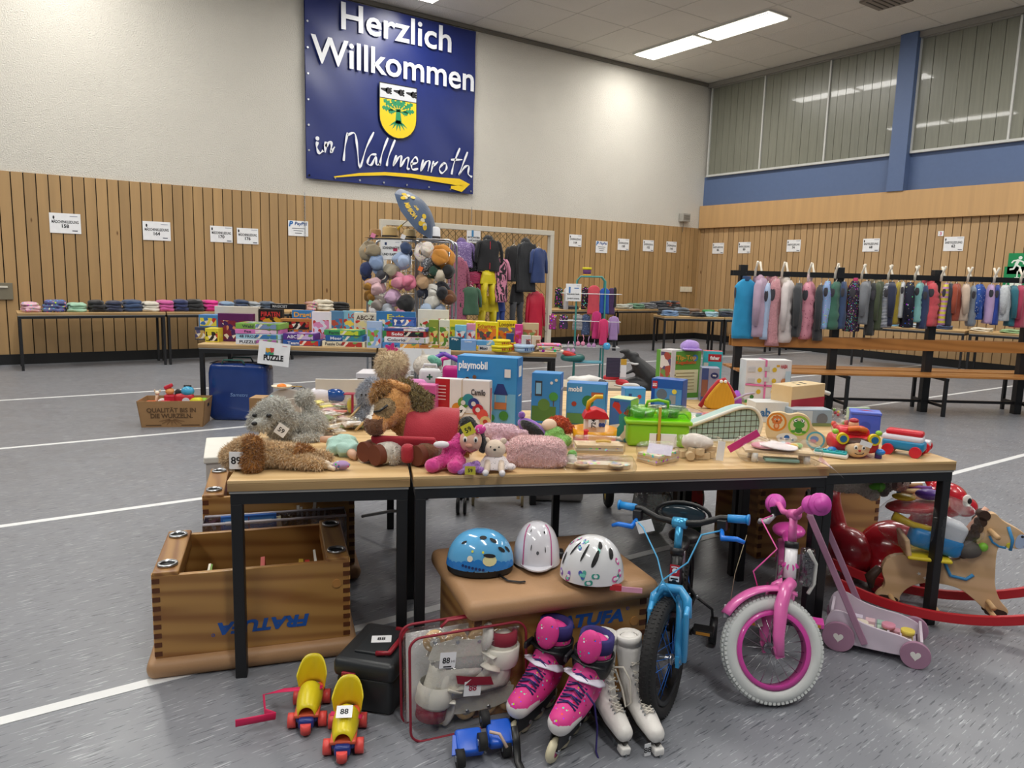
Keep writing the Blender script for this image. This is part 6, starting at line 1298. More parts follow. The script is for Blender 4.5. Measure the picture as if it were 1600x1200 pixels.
# ---- blue adjustable skate on the floor
p=G(752,1180); t=T('strap_on_skate','bright blue strap-on roller skate with black wheels lying at picture bottom','roller skate',p,CANG+.25); BB_=pl('#1a5cd0',.35)
MB().rbox((-.04,0,.05),(.085,.08,.035),BB_,.01,rx=.5).rbox((.06,.01,.06),(.08,.085,.035),BB_,.01,rx=.5).rbox((.01,0,.045),(.08,.035,.02),BB_,.004).prism([(-.1,0),(-.04,0),(-.03,.05),(-.09,.06)],.01,BB_,Matrix.Translation((0,-.03,.03))@Matrix.Rotation(.6,4,'X')).build('sole_plate',t)
for x,y,z in((-.075,-.04,.028),(-.005,-.035,.07),(.02,.05,.09),(-.05,.045,.028),(.075,-.02,.028),(.1,.04,.03)): w=MB().cyl((x-.013,y,z),(x+.013,y,z),.027,RUBBER,20).build('wheel',t); MB().cyl((x-.015,y,z),(x+.015,y,z),.010,STEEL,10).build('wheel_hub',w)
MB().tube([(.10,-.02,.10),(.10,-.05,.06),(.10,-.07,.012),(.105,-.13,.006)],.012,BLK,8,flat=.25).build('strap',t); MB().tube([(.02,-.02,.09),(.05,-.03,.085),(.07,-.05,.05)],.005,M('#c9b0a0',.8),6).build('lace',t)
# ---- white figure skates
def fskate(label,px,py,rot,lace_out=False):
    p=G(px,py); t=T('figure_skate',label,'ice skate',p,rot=rot); WL_=M('#e2dfda',.38,'leather')
    blob('boot',[('c',(-.09,0,.10),(.02,0,.085),.034,.038),('c',(.02,0,.085),(.085,0,.075),.038,.030),('c',(-.085,0,.11),(-.11,0,.27),.037,.045),('c',(-.03,0,.10),(-.085,0,.19),.032,.03)],WL_,t,vox=.006,smooth=3)
    MB().lathe([(.028,0),(.038,-.01),(.040,.02),(.032,.024),(.026,.0)],WL_,20,Matrix.Translation((-.114,0,.29))@Matrix.Rotation(-.15,4,'Y')@Matrix.Diagonal((1.25,1.1,1,1))).lathe([(.0,.006),(.03,.006)],M('#6f6a66',.8),16,Matrix.Translation((-.114,0,.298))@Matrix.Rotation(-.15,4,'Y')).build('collar',t)
    MB().prism([(-.135,.0),(.10,.0),(.115,.02),(.07,.012),(-.12,.012)],.012,pl('#2a2523',.5),Matrix.Translation((0,.006,.038))@Matrix.Rotation(PI/2,4,'X')).box((-.02,0,.052),(.23,.05,.01),pl('#2a2523',.5)).box((-.09,0,.045),(.05,.05,.03),pl('#2a2523',.5)).build('sole',t,bevel=.002)
    g=MB().box((-.01,0,.010),(.26,.004,.02),STEEL).box((-.08,0,.03),(.012,.02,.04),STEEL).box((.05,0,.03),(.012,.02,.04),STEEL); g.build('blade',t)
    MB().rbox((.10,0,.026),(.035,.034,.026),pl('#e6e4e0',.4),.006).build('toe_stop',t)
    g=MB(); LC=M('#d6d0c4',.8)
    for k in range(9):
        s=k/8; x=.045-.10*s-.02*s*s; z=.12+.02*s+.11*max(0,s-.3)/.7; w_=.014
        g.tube([(x,-w_,z),(x-.008,w_,z+.008)],.0025,LC,6); g.tube([(x,w_,z),(x-.008,-w_,z+.008)],.0025,LC,6)
        for s_ in(-1,1): g.tube([(x,s_*.018,z-.004),(x+.001,s_*.018,z+.002)],.003,STEEL,6)
    g.build('laces',t)
    if lace_out: MB().tube([(-.05,.0,.22),(-.02,.03,.235),(.0,.05,.20),(.02,.055,.13),(.0,.05,.10),(-.03,.045,.15),(-.05,.02,.21)],.0035,LC,6).build('lace_loop',t)
    return t
ft=math.atan2(-.85,-.30)
fskate('white lace-up figure skate with loose lace loop, left of the pair',950,1150,Euler((rad(-4),rad(4),ft+.1)),True)
fs2=fskate('white lace-up figure skate, right of the pair next to the bicycle',1004,1150,Euler((rad(4),rad(4),ft+.05)))
price_tag(fs2,Matrix.Translation((.10,-.035,.035))@Matrix.Rotation(PI/2,4,'Z')@frame_front(0),'88',.022,.045)
# ---- doll walker
A=G(1300,1012);B=G(1432,1042); u=(B-A); rz=math.atan2(u.y,u.x); Lw=u.length+.0
t=T('toy_walker','lilac wooden toy walker trolley with heart wheels and pastel blocks','toy walker',A,rz); LI=pl('#d8cbd9',.45); LD=pl('#a87f98',.5); Dw=.22
prof=[(-.03,.05),(-.04,.10),(-.02,.16),(.03,.17),(.10,.135),(.18,.12),(.26,.115),(.34,.09),(.36,.05),(.30,.03),(.02,.03)]
k_=Lw/.33
def sm(pts,n=3):
    for _ in range(n):
        o=[]
        for i in range(len(pts)): a=pts[i];b=pts[(i+1)%len(pts)]; o+=[(a[0]*.75+b[0]*.25,a[1]*.75+b[1]*.25),(a[0]*.25+b[0]*.75,a[1]*.25+b[1]*.75)]
        pts=o
    return pts
pf=sm([(x*k_,z) for x,z in prof],2)
for y in(0,Dw): MB().prism(pf,.010,LI,Matrix.Translation((0,y+.01,0))@Matrix.Rotation(PI/2,4,'X')).build('side_panel',t,bevel=.002)
MB().box((Lw*.5,Dw/2,.045),(Lw*.98,Dw-.01,.010),LI).box((-.015,Dw/2,.09),(.010,Dw-.01,.10),LI).box((Lw*1.03,Dw/2,.07),(.010,Dw-.01,.07),LI).build('tray',t)
for x,y in((.02,-.016),(Lw*.97,-.016),(.02,Dw+.016),(Lw*.97,Dw+.016)):
    R_=.062 if x<.1 else .055
    w=MB().cyl((x,y-.009,R_),(x,y+.009,R_),R_,LD,28).build('wheel',t,bevel=.002); g=MB(); hp=[(.016*16*math.sin(q)**3/16*1.2,(.0013*(13*math.cos(q)-5*math.cos(2*q)-2*math.cos(3*q)-math.cos(4*q)))) for q in [2*PI*i/24 for i in range(24)]]
    g.prism(hp,.0015,WHITE,Matrix.Translation((x,y-.0085 if y<.1 else y+.0105,R_))@Matrix.Rotation(PI/2,4,'X')); g.build('heart',w)
for y in(-.004,Dw+.004): MB().box((0,0,.0),(.026,.010,.56),LD,ry=-.46).build('push_arm',t,loc=(-.005,y-(.006 if y<.1 else -.006),.30),bevel=.003)
MB().tube([(-.13,-.01,.545),(-.13,Dw+.01,.545)],.012,LD,12).build('push_bar',t)
bb_=['#e6dccb','#bcd6c4','#d8a4b4','#e8d88a','#c99a80','#d9cfe0','#e6c0c8','#a8c8bc']
r=random.Random(3)
for k in range(16): 
    x=.04+(k%6)*.046+r.uniform(-.004,.004); y=.04+(k//6)*.062; z=.0505; s_=.038
    MB().box((0,0,s_/2),(s_,s_,s_*r.uniform(.8,1.3)),M(bb_[k%8],.5)).build('toy_block',loc=off(A,rz,x,y,z+.001),rz=rz+r.uniform(-.08,.08),label=['cream','mint green','rose pink','pale yellow','tan brown','pale lilac','light pink','sea green'][k%8]+' wooden block in the lilac walker tray',cat='toy block',group='pastel blocks in the walker tray',bevel=.003)
for i,(x,y,c,l) in enumerate(((.10,.05,'#e8dccb','cream round wooden disc on top of the walker blocks'),(.20,.08,'#d88fa6','pink wooden disc on top of the walker blocks'),(.27,.06,'#e6cf5a','yellow wooden disc on top of the walker blocks'))):
    MB().cyl((0,0,0),(0,0,.015),.026,M(c,.5),20).build('wooden_disc',loc=off(A,rz,x,y,.105),rz=rz,label=l,cat='toy block')
# ---- rocking horse
RA=G(1345,905); RAf=G(1560,985); 
t=T('rocking_horse','wooden rocking horse with red rockers, blue bridle and yellow seat','rocking horse',(3.47,1.53,0),rad(-50)); t.scale=(.9,.9,.84)
HW=M('#d8b58c',.5,'pine',c2='#cda87c',ax='X'); HD=pl('#3a2418',.6); HB=pl('#3f8fc8',.5); HR=pl('#c0222c',.4)
# local x = towards head
def flatp(pts,y,th,m,name,sub=None,s=1): return MB().prism(sm(pts,2) if s else pts,th,m,Matrix.Translation((0,y+th/2,0))@Matrix.Rotation(PI/2,4,'X')).build(name,sub or t,bevel=.003)
body=[(-.30,.24),(-.26,.33),(-.10,.34),(.06,.33),(.08,.42),(.10,.53),(.135,.60),(.185,.62),(.215,.58),(.295,.54),(.345,.50),(.345,.46),(.305,.43),(.245,.445),(.215,.44),(.21,.38),(.215,.30),(.22,.22),(.25,.14),(.30,.09),(.28,.06),(.20,.07),(.13,.14),(.06,.19),(-.06,.20),(-.15,.17),(-.20,.10),(-.19,.06),(-.30,.06),(-.31,.09),(-.26,.15)]
flatp(body,0,.04,HW,'body')
for s in(-1,1):
    pts=arc(.0,1.28,1.235,245,295,16)+arc(.0,1.28,1.185,295,245,16); flatp(pts,s*.15,.022,HR,'rocker',s=0)
for x in(-.24,.20): MB().tube([(x,-.155,.095),(x,.155,.095)],.012,M('#cfa878',.5),10).build('cross_dowel',t)
MB().tube([(-.03,-.155,.055),(-.03,.155,.055)],.012,M('#cfa878',.5),10).build('cross_dowel',t)
MB().tube([(.17,-.13,.52),(.17,.13,.52)],.013,M('#cfa878',.5),12).build('hand_grip',t); MB().tube([(.20,-.10,.13),(.20,.10,.13)],.013,M('#cfa878',.5),12).build('foot_rest',t)
for k in range(7): MB().cyl((.065+.012*k,-.024,.38+.036*k),(.065+.012*k,.024,.38+.036*k),.028,HD,16).build('mane_curl',t)
MB().tube([(.045,0,.38),(.085,0,.52),(.15,0,.635)],.014,M('#d9a890',.6),8).build('mane_edge',t)
g=MB()
for s in(-1,1):
    y=s*.0225; pts=[(.17,.49),(.185,.46),(.215,.44),(.245,.435)]; g.tube([(a,y,b) for a,b in pts],.006,HB,6); g.tube([(.265,y,.425),(.27,y,.48),(.245,y,.55)],.008,HB,6); g.tube([(-.02,y,.335),(.02,y,.25),(.09,y,.24),(.12,y,.27)],.009,HB,6); g.cyl((.26,y-.003,.45),(.26,y+.003,.45),.015,pl('#c9c23a',.5),12)
g.build('bridle',t)
g=MB()
for s in(-1,1): g.cyl((.31,s*.0205,.505),(.31,s*.0235,.505),.0065,INK,12); g.prism(sm([(.28,.435),(.285,.51),(.315,.52),(.35,.49),(.335,.445)],2),.001,M('#a9bbd8',.5),Matrix.Translation((0,s*.0215+.0005,0))@Matrix.Rotation(PI/2,4,'X')); g.tube([(.32,s*.0235,.455),(.328,s*.0235,.448),(.338,s*.0235,.455)],.0015,pl('#c23040',.5),4)
g.build('painted_face',t)
for x in(-.255,.235): 
    g=MB(); 
    for s in(-1,1): g.prism(sm([(x-.05,.055),(x+.05,.055),(x+.055,.09),(x-.045,.10)],2),.003,HD,Matrix.Translation((0,s*.0215+.0015,0))@Matrix.Rotation(PI/2,4,'X'))
    g.build('hoof',t)
MB().rbox((-.10,0,.352),(.20,.22,.02),pl('#dcc52a',.5),.009).build('seat',t); MB().rbox((-.20,0,.40),(.025,.20,.10),HW,.01,ry=-.2).build('backrest',t)
MB().tube([(-.30,0,.24),(-.34,.0,.18),(-.33,0,.12)],[.02,.028,.012],HD,10).build('tail',t)
g=MB()
for k in range(3): 
    star=[((.012 if i%2 else .005)*math.cos(PI*i/5)-.12+.03*k,(.012 if i%2 else .005)*math.sin(PI*i/5)+.24-.02*(k%2)) for i in range(10)]; g.prism(star,.001,WHITE,Matrix.Translation((0,-.0205,0))@Matrix.Rotation(PI/2,4,'X'))
g.build('painted_stars',t)
# net bag of sand toys on the seat
q=off((3.47,1.53,.312),rad(-50),-.11,0); 
t2=T('sand_toy_bag','clear net bag of colourful sand toys lying on the rocking horse seat','toy bag',q,rad(-50))
MB().rbox((.05,-.02,.05),(.22,.10,.09),pl('#1f7fc0',.3),.03,ry=.2).build('blue_boat_mould',t2); MB().tube([(-.13,-.02,.15),(-.05,-.03,.12),(.10,-.03,.09)],[.022,.014,.016],pl('#d8b81e',.35),10).build('yellow_shovel',t2)
MB().rbox((.11,.0,.10),(.11,.12,.10),M('#c9ced6',.6),.02,ry=.3).build('white_paper_label',t2); MB().ell((.18,-.02,.03),(.06,.05,.04),M('#55504c',.7)).build('grey_toy',t2); MB().ell((.24,-.03,.05),(.02,.02,.02),pl('#7fc03a',.4)).build('green_toy',t2)
MB().ell((-.03,.02,.19),(.13,.08,.03),pl('#c02430',.35),ry=-.1).build('red_sieve',t2); MB().ell((-.09,0,.235),(.05,.04,.015),pl('#e0b82a',.35)).build('yellow_lid',t2); MB().ell((.02,.03,.25),(.06,.04,.025),pl('#6a3fa8',.35)).build('purple_mould',t2)
g=MB(); g.tube([(-.20+.02*math.cos(a*3),-.0+.05*math.sin(a),.26+.015*math.cos(a*2)) for a in [i/3 for i in range(8)]],.016,pl('#5fae3a',.35),8).build('green_rake',t2)
g=MB().ell((.02,0,.13),(.23,.11,.13),FILM,nu=20,nv=12); g.jit(.03,9); g.build('net',t2)
# ---- red bouncy animals
RB_=M('#c01f2e',.22,coat=.6)
def hopper(label,p,rz,s=1,dark=False):
    m=RB_ if not dark else M('#a01a2a',.3,coat=.5); t=T('bouncy_animal',label,'ride-on toy',p,rz)
    blob('body',[('e',(-.02*s,0,.19*s),(.17*s,.13*s,.13*s)),('c',(.08*s,0,.25*s),(.15*s,0,.40*s),.075*s,.07*s),('e',(.19*s,0,.43*s),(.10*s,.085*s,.085*s)),('e',(.28*s,0,.40*s),(.06*s,.055*s,.05*s)),
      ('c',(.09*s,-.08*s,.12*s),(.10*s,-.10*s,.035*s),.045*s,.035*s),('c',(.09*s,.08*s,.12*s),(.10*s,.10*s,.035*s),.045*s,.035*s),('c',(-.12*s,-.08*s,.12*s),(-.13*s,-.10*s,.035*s),.045*s,.035*s),('c',(-.12*s,.08*s,.12*s),(-.13*s,.10*s,.035*s),.045*s,.035*s),
      ('c',(.14*s,-.055*s,.50*s),(.11*s,-.065*s,.59*s),.026*s,.018*s),('c',(.14*s,.055*s,.50*s),(.11*s,.065*s,.59*s),.026*s,.018*s)],m,t,vox=.012*s,smooth=4)
    for sy in(-1,1):
        e=MB().ell((.245*s,sy*.072*s,.45*s),(.022*s,.010*s,.028*s),WHITE).build('eye',t); MB().ell((.252*s,sy*.080*s,.45*s),(.011*s,.006*s,.014*s),INK).build('pupil',e)
    g=MB(); 
    for a,b,c in((-.08,-.125,.22),(.03,-.128,.17),(-.05,-.12,.14),(-.13,-.10,.24)): g.ell((a*s,b*s*.99,c*s),(.016*s,.004*s,.016*s),M('#d9a8ac',.4))
    if dark: g.build('white_dots',t)
    return t
hopper('dark red dotted inflatable bouncy animal behind the rocking horse',(3.48,2.02,0),rad(75),.88,True)
hopper('red inflatable bouncy animal with white eyes looking right past the table leg',(3.64,1.83,0),rad(-36),1.06)
# crate 4 plush: white bear and grey elephant, pencils
# ======================= TOYS ON THE FRONT TABLES
def TP(px,py,z=TZ): return G(px,py,z)
def tbox(label,x0,x1,yt,yb,d,col,prints=(),rzo=0,side=None,top=None,z=TZ,name='toy_box',sprints=(),lidc=None,group=None):
    p=G((x0+x1)/2,yb,z); k=1/ppm(p); w_=(x1-x0)*k/math.cos(rzo); dep=(p-Vector((0,0,CH))).dot(FW); h=at_depth((x0+x1)/2,yt,dep).z-z
    t=T(name,label,'box',p,CANG+rzo); MC=M(col,.32)
    g=MB(); g.box((0,d/2,h/2),(w_,d,h),MC); g.build('carton',t,bevel=.002)
    def pr(g,Fr,W,H,lst):
        for i,s in enumerate(lst):
            if s[0]=='t': g.p_text(s[1],s[2]*W,s[3]*H,s[4]*H,M(s[5],.5),Fr,6+i,bold=.03,w=(s[6]*W if len(s)>6 and s[6] else None),italic=(s[7] if len(s)>7 else 0))
            elif s[0]=='r': g.p_rect(s[1]*W,s[2]*H,s[3]*W,s[4]*H,M(s[5],.4) if isinstance(s[5],str) else s[5],Fr,1+i)
            elif s[0]=='d': g.p_disc(s[1]*W,s[2]*H,s[3]*H,M(s[4],.4) if isinstance(s[4],str) else s[4],Fr,1+i,ry=(s[5]*H if len(s)>5 else None))
            elif s[0]=='p': g.p_poly([(a*W,b*H) for a,b in s[1]],M(s[2],.4),Fr,1+i)
    if prints: g=MB(); pr(g,frame_front(0),w_,h,prints); g.build('printed_front',t)
    if side: g=MB(); Fr=Matrix.Translation((w_/2,d/2,0))@Matrix.Rotation(PI/2,4,'Z')@frame_front(0); g.p_rect(0,h/2,d*.98,h*.98,M(side,.4),Fr,1); pr(g,Fr@Matrix.Translation((0,0,.0006)),d,h,sprints); g.build('printed_side',t)
    if top: g=MB(); g.p_rect(0,0,w_*.98,d*.96,M(top,.4),frame_top(h+.0002,0,0,d/2),1); g.build('printed_top',t)
    return t,w_,h
def artm(a,b,**k): return M(a,.4,'art',c2=b,**k)
# big blue boxes
tbox('large blue playset box with white lettering and two dark blue roofs pictured',712,806,556,664,.11,'#2a86cc',[
 ('r',0,.5,.98,.98,'#3b93d2'),('r',0,.25,.96,.45,'#6fb4dc'),('p',[(-.2,.52),(.0,.52),(-.06,.66),(-.14,.66)],'#243a7a'),('p',[(.12,.46),(.36,.46),(.28,.62),(.18,.62)],'#243a7a'),
 ('r',-.17,.44,.015,.16,'#c9c2b0'),('r',-.02,.44,.015,.16,'#c9c2b0'),('r',.15,.38,.015,.16,'#c9c2b0'),('r',.33,.38,.015,.16,'#c9c2b0'),('r',.24,.3,.2,.1,'#c0784a'),('d',-.32,.66,.035,'#5a3a2a'),('d',-.2,.7,.03,'#8a5a3a'),('d',-.35,.5,.03,'#d8c8a8'),('d',-.22,.48,.03,'#7a5038'),
 ('d',.05,.25,.06,'#c9b06a'),('d',.3,.16,.07,'#3f8a3a'),('d',.1,.12,.05,'#4a9a45'),('r',.35,.78,.1,.12,'#e6e6e6'),('t','playmobil',-.22,.86,.11,'#ffffff',.48)],rzo=rad(-14),side='#1f78c0',sprints=[('r',.0,.8,.5,.16,'#e8e8e8'),('r',0,.45,.5,.02,'#ffffff')],top='#3f98d4')
tbox('medium blue playset box picturing a green meadow, right of the largest one',829,873,582,662,.10,'#2a7fc8',[('r',0,.5,.98,.98,'#3a8ccc'),('r',-.05,.2,.85,.3,'#55803a'),('d',-.05,.38,.12,'#5f8a3f'),('r',-.25,.7,.25,.3,'#3a3f45'),('r',-.25,.7,.18,.22,'#8fc4e0'),('d',.28,.55,.09,'#4a9a45'),('r',.29,.42,.03,.12,'#6a4a2a'),('d',.2,.82,.03,'#e0e0e0'),('d',.36,.88,.03,'#e6d6c0')],rzo=rad(-12),side='#1f78c4',sprints=[('t','playmobil',0,.7,.05,'#ffffff',.8)],top='#3a8ccc')
tbox('blue playset box with partly hidden white lettering behind the toy ark',884,944,598,664,.10,'#2a7fc8',[('r',0,.5,.98,.98,'#4a98cf'),('t','mobil',-.28,.86,.12,'#ffffff',.34),('d',.05,.58,.14,'#2f7a45'),('r',.05,.42,.04,.2,'#5a3a22'),('r',.28,.75,.3,.1,'#b0603a'),('d',-.3,.5,.06,'#a03a2a'),('r',0,.15,.95,.25,'#5a8a4a')],rzo=rad(-12),side='#1f78c4')
tbox('small bright blue playset box in the second row behind the lime case',975,1008,606,640,.08,'#2a8ad0',[('r',0,.5,.95,.9,'#4aa0dc'),('d',0,.4,.2,'#e8e0d0'),('d',.2,.6,.1,'#c0403a'),('r',-.25,.6,.15,.3,'#204a8a')],rzo=rad(8))
tbox('dark blue building set box with red and white square logo',1018,1062,592,640,.10,'#1f55a8',[('r',.05,.4,.85,.6,'#4a8ac8'),('d',-.15,.5,.18,'#5f6a78'),('r',.2,.35,.2,.3,'#8a8f96'),('d',.05,.25,.12,'#2f7a6a'),('r',-.38,.8,.16,.25,'#c22430'),('t','LEGO',-.38,.8,.1,'#ffffff',.13),('d',.25,.62,.08,'#d8c84a')],rzo=rad(-28),side='#1a4fa0')
tbox('tall thin blue green box standing between ark and lime case',951,981,622,690,.10,'#2f7fa8',[('r',0,.5,.9,.9,artm('#2f8f8a','#3a6fb0'))],rzo=rad(-30),side='#8fc44a',top='#c9d89a')
tbox('pale green small box lying on the blue box by the lime case handle',983,1012,637,655,.12,'#b9cf9a',[('r',0,.5,.8,.6,'#6fb0d8')])
# Camilo
t,w_,h=tbox('red and white caterpillar toy box tied with string before the large blue box',678,764,592,668,.05,'#e4e3e6',[('r',-.36,.5,.27,1.0,'#b81f2a'),('t','Camilo',.3,.76,.12,'#3a3a42',.26),
 ('d',-.18,.28,.12,'#e0b82a'),('d',-.08,.4,.12,'#d88a2a'),('d',0.03,.53,.12,'#5f9a3a'),('d',.12,.6,.12,'#2a8a9a'),('d',.22,.52,.12,'#2a3f8a'),('d',.3,.4,.12,'#b8243a'),('d',.38,.3,.12,'#d8504a'),('d',.44,.16,.12,'#d8c08a'),
 ('d',-.18,.28,.05,'#d8d8d8'),('d',.03,.53,.05,'#d8d8d8'),('d',.22,.52,.05,'#d8d8d8'),('d',.3,.4,.05,'#d8d8d8'),('d',.44,.16,.05,'#b03a2a'),*[('r',-.37,.86-.07*k,.17,.02,'#e6d0d0') for k in range(5)]],rzo=rad(-12),side='#d9d6d6',sprints=[('r',0,.5,.4,.7,'#b8343a')],top='#e9e6e6')
MB().tube([(0,-.003,0),(0,-.003,h+.002),(0,.053,h+.002)],.0014,M('#b89a68',.9),5).tube([(-w_/2,-.003,h*.33),(w_/2,-.003,h*.30)],.0014,M('#b89a68',.9),5).build('string',t)
price_tag(t,Matrix.Translation((-.0,-.012,h*.36))@frame_front(0),'4',.035,.05,rot=-.6)
# pink craft box beside
tbox('pink toy set box with windows standing left of the caterpillar box',650,680,600,668,.07,'#d56aa8',[('r',0,.5,.94,.94,'#c8559a'),('p',[(-.5,.88),(.5,.7),(.5,.78),(-.5,.96)],'#2a2024'),('d',-.1,.62,.07,'#3a8a8a'),('r',0,.36,.9,.1,'#e8e4e6'),('t','schleich',0,.36,.05,'#3a3a3a',.5),('r',.0,.16,.7,.2,'#6a2a5a'),('d',.2,.2,.07,'#d8d0d8')],rzo=rad(-10))
# HABA style box
t,w_,h=tbox('large white toy box tied with pink ribbon at the right of the tables',1161,1234,562,629,.10,'#e2e1e4',[('t','HABA',.33,.86,.09,'#b8303a',.15),('r',.2,.87,.07,.05,'#d8a83a'),*[('d',a,b,.055,'#d8b83a') for a in(-.2,.12) for b in(.78,.52,.26)],*[('r',-.38,b,.16,.10,'#c9cad0') for b in(.78,.52)],*[('r',-.05,b,.12,.10,'#c9cad0') for b in(.8,.55)],('d',.34,.5,.08,'#c98a5a'),('r',.34,.24,.22,.36,'#8a8a92'),('p',[(-.5,0),(.5,0),(.5,.04),(.1,.1),(-.5,.07)],'#4f9a4a'),('d',-.35,.14,.05,'#3a7a3a'),('r',.42,.6,.12,.3,'#b9d0e0')],rzo=rad(6),side='#e6dcba',sprints=[('r',0,.88,.6,.06,'#c0603a'),('r',0,.6,.6,.25,'#c9c0a0')],top='#ecebea')
RBN=M('#e07ab0',.4); MB().box((-.02,-.004,h*.5),(.012,.002,h),RBN).box((0,-.004,h*.40),(w_,.002,.012),RBN,ry=.06).box((-.02,.05,h+.003),(.012,.10,.002),RBN).build('pink_ribbon',t)
# wooden sorter box
p=TP(1262,655); 
t,w_,h=tbox('wooden sorting box with red lower half and white handle',1226,1296,601,644,.13,'#d8b98a',[('r',0,.26,1.0,.52,'#a81f35')],rzo=rad(34),side='#d8b98a',sprints=[('r',0,.26,1.02,.52,'#b0243a')],top='#e0c79a',z=.80,name='sorting_box')
g=MB(); 
for u,v in((-.04,.04),(.02,.045),(-.01,.09),(.045,.085)): g.p_rect(u,v,.022,.022,DARK,frame_top(h+.0003),2)
g.build('shape_holes',t); MB().cyl((w_/2-.01,.03,h*.72),(w_/2+.045,-.0,h*.60),.011,WHITE,14).build('handle',t)
# support under the sorter
tbox('grey blue elephant picture box under the wooden sorting box',1236,1300,640,666,.10,'#8fa2b4',[('r',-.2,.5,.4,.9,'#b7c4cf'),('d',-.2,.4,.3,'#7a8896'),('d',.25,.45,.35,'#6a6f78'),('r',.25,.1,.5,.2,'#7a8a5a')],rzo=rad(5),top='#b7c4cf')
tbox('white box with blue print carrying the large white toy box edge',1178,1232,628,660,.12,'#d9dad8',[('t','ab',-.2,.5,.4,'#3a70a8')],rzo=rad(5))
# VTech boxes at rear right
tbox('big green and beige toy box with play picture at the back right',1042,1094,548,622,.16,'#5f9a3c',[('r',0,.36,.86,.5,'#d8d2a8'),('t','Tip-Top',0,.86,.09,'#d8a83a',.66),('t','Kugelbahn',0,.76,.07,'#c9502a',.66),('d',.3,.86,.07,'#3a7ac0'),*[('r',.0,.54-.07*k,.6,.012,'#8a7a50') for k in range(6)],*[('d',-.34,.5-.1*k,.016,'#55452a') for k in range(4)]],rzo=rad(22))
t,w_,h=tbox('pale back panel box with character pictures left of the green one',1030,1044,545,622,.10,'#d2cfd2',[('r',0,.5,.9,.9,artm('#d8d0cc','#a04a3a',c3='#e0dce0',c4='#6a8a4a',c5='#5a4a6a'))],rzo=rad(-50))
tbox('turquoise and red toy truck box behind the green one',1096,1124,548,620,.07,'#3fb4c4',[('r',.1,.86,.7,.16,'#b8242f'),('t','fisher',.1,.86,.08,'#ffffff',.5),('r',-.35,.4,.25,.7,'#d8d0c8')],rzo=rad(-10),top='#c2303a')
tbox('blue and grey baby toy box with oval dark badge',1094,1121,574,628,.10,'#8f93ad',[('r',-.3,.5,.38,.98,'#3a4f86'),('r',-.3,.4,.34,.5,'#8a5a4a'),('d',.22,.78,.11,'#1f2f66',.09),('t','baby',.22,.78,.05,'#ffffff',.2)],rzo=rad(-6))
# purple cap
p=at_depth(1079,541,(TP(1079,622)-Vector((0,0,CH))).dot(FW)); t=T('cap','lilac baby cap lying on the big green box','hat',(p.x,p.y,p.z-.01),CANG); m_=fb('#a888d0'); MB().ell((0,.02,0),(.062,.06,.05),m_).jit(.006,20).build('crown',t); MB().rbox((0,-.045,-.006),(.11,.07,.010),m_,.004).build('peak',t)
# lime case
p=TP(1028,700); k=1/ppm(p); W_=104*k; t=T('carry_case','lime green plastic case with clear lid full of kitchen toys','case',p,CANG+rad(-3)); LM=pl('#8fce2a',.3); LMC=M('#c6f06a',.08,'film',add=.1)
MB().rbox((0,.09,.055),(W_*.93,.17,.11),LM,.02).build('tub',t); MB().rbox((0,.09,.112),(W_,.185,.02),LM,.008).build('rim',t); l=MB().rbox((0,.09,.142),(W_*.97,.17,.055),LMC,.02).build('lid',t)
MB().tube([(-.05,.09,.17),(-.045,.08,.195),(0,.07,.205),(.045,.08,.195),(.05,.09,.17)],.007,LM,8).build('handle',t)
MB().box((.0,-.006,.10),(.012,.006,.17),M('#c9a83a',.6)).build('ribbon',t); MB().rbox((.02,.002,.035),(.12,.006,.06),PAPER,.002).rbox((.0,-.002,.04),(.02,.006,.05),M('#7a4a2a',.6),.002).build('paper_label',t)
for i,(u,v,c,l_) in enumerate(((-.08,.07,'#6fb82a','green toy plate'),(-.03,.10,'#a8d84a','light green toy pot'),(.03,.08,'#7fc83a','green toy cup'),(.08,.10,'#5fa02a','dark green toy bowl'))):
    MB().lathe([(0,0),(.022,0),(.03,.035),(.027,.035),(.02,.005),(0,.005)],pl(c,.3),18).build('toy_dish',loc=off(p,CANG,u,v,.122),label=l_+' under the clear lid of the lime case',cat='toy dish')
# ark
p=TP(928,698); k=1/ppm(p); t=T('toy_ark','round red and yellow toy ark with white house and yellow handle','toy ark',p,CANG); Rr=34*k
YW=pl('#e8a21e',.3); RE=pl('#d0202c',.3)
MB().lathe([(0,0),(Rr*.9,0),(Rr*1.0,.045),(Rr*1.0,.055)],RE,32).build('hull',t); MB().lathe([(Rr*1.0,.05),(Rr*1.02,.085),(Rr*.98,.085),(Rr*.94,.055),(0,.055)],YW,32).build('deck',t)
MB().rbox((-.003,0,.10),(.09,.06,.07),pl('#e6e2dc',.4),.004).build('house',t); g=MB().prism([(-.058,0),(.058,0),(.045,.028),(0,.045),(-.045,.028)],.09,RE,Matrix.Translation((0,.045,.132))@Matrix.Rotation(PI/2,4,'X')); g.build('roof',t,bevel=.004)
MB().tube([(-.035,0,.165),(-.03,0,.20),(.0,0,.225),(.03,0,.225)],.010,pl('#e0b21e',.3),8).build('handle',t)
for x in(.02,.033): MB().cyl((x,-.034,.105),(x,-.030,.105),.009,pl('#2a4a9a',.3),12).build('window',t)
MB().rbox((-.045,-.075,.05),(.022,.03,.085),RE,.006).build('clasp',t); price_tag(t,Matrix.Translation((-.012,-.05,.115))@frame_front(0),'724',.032,.045,rot=PI/2-.0)
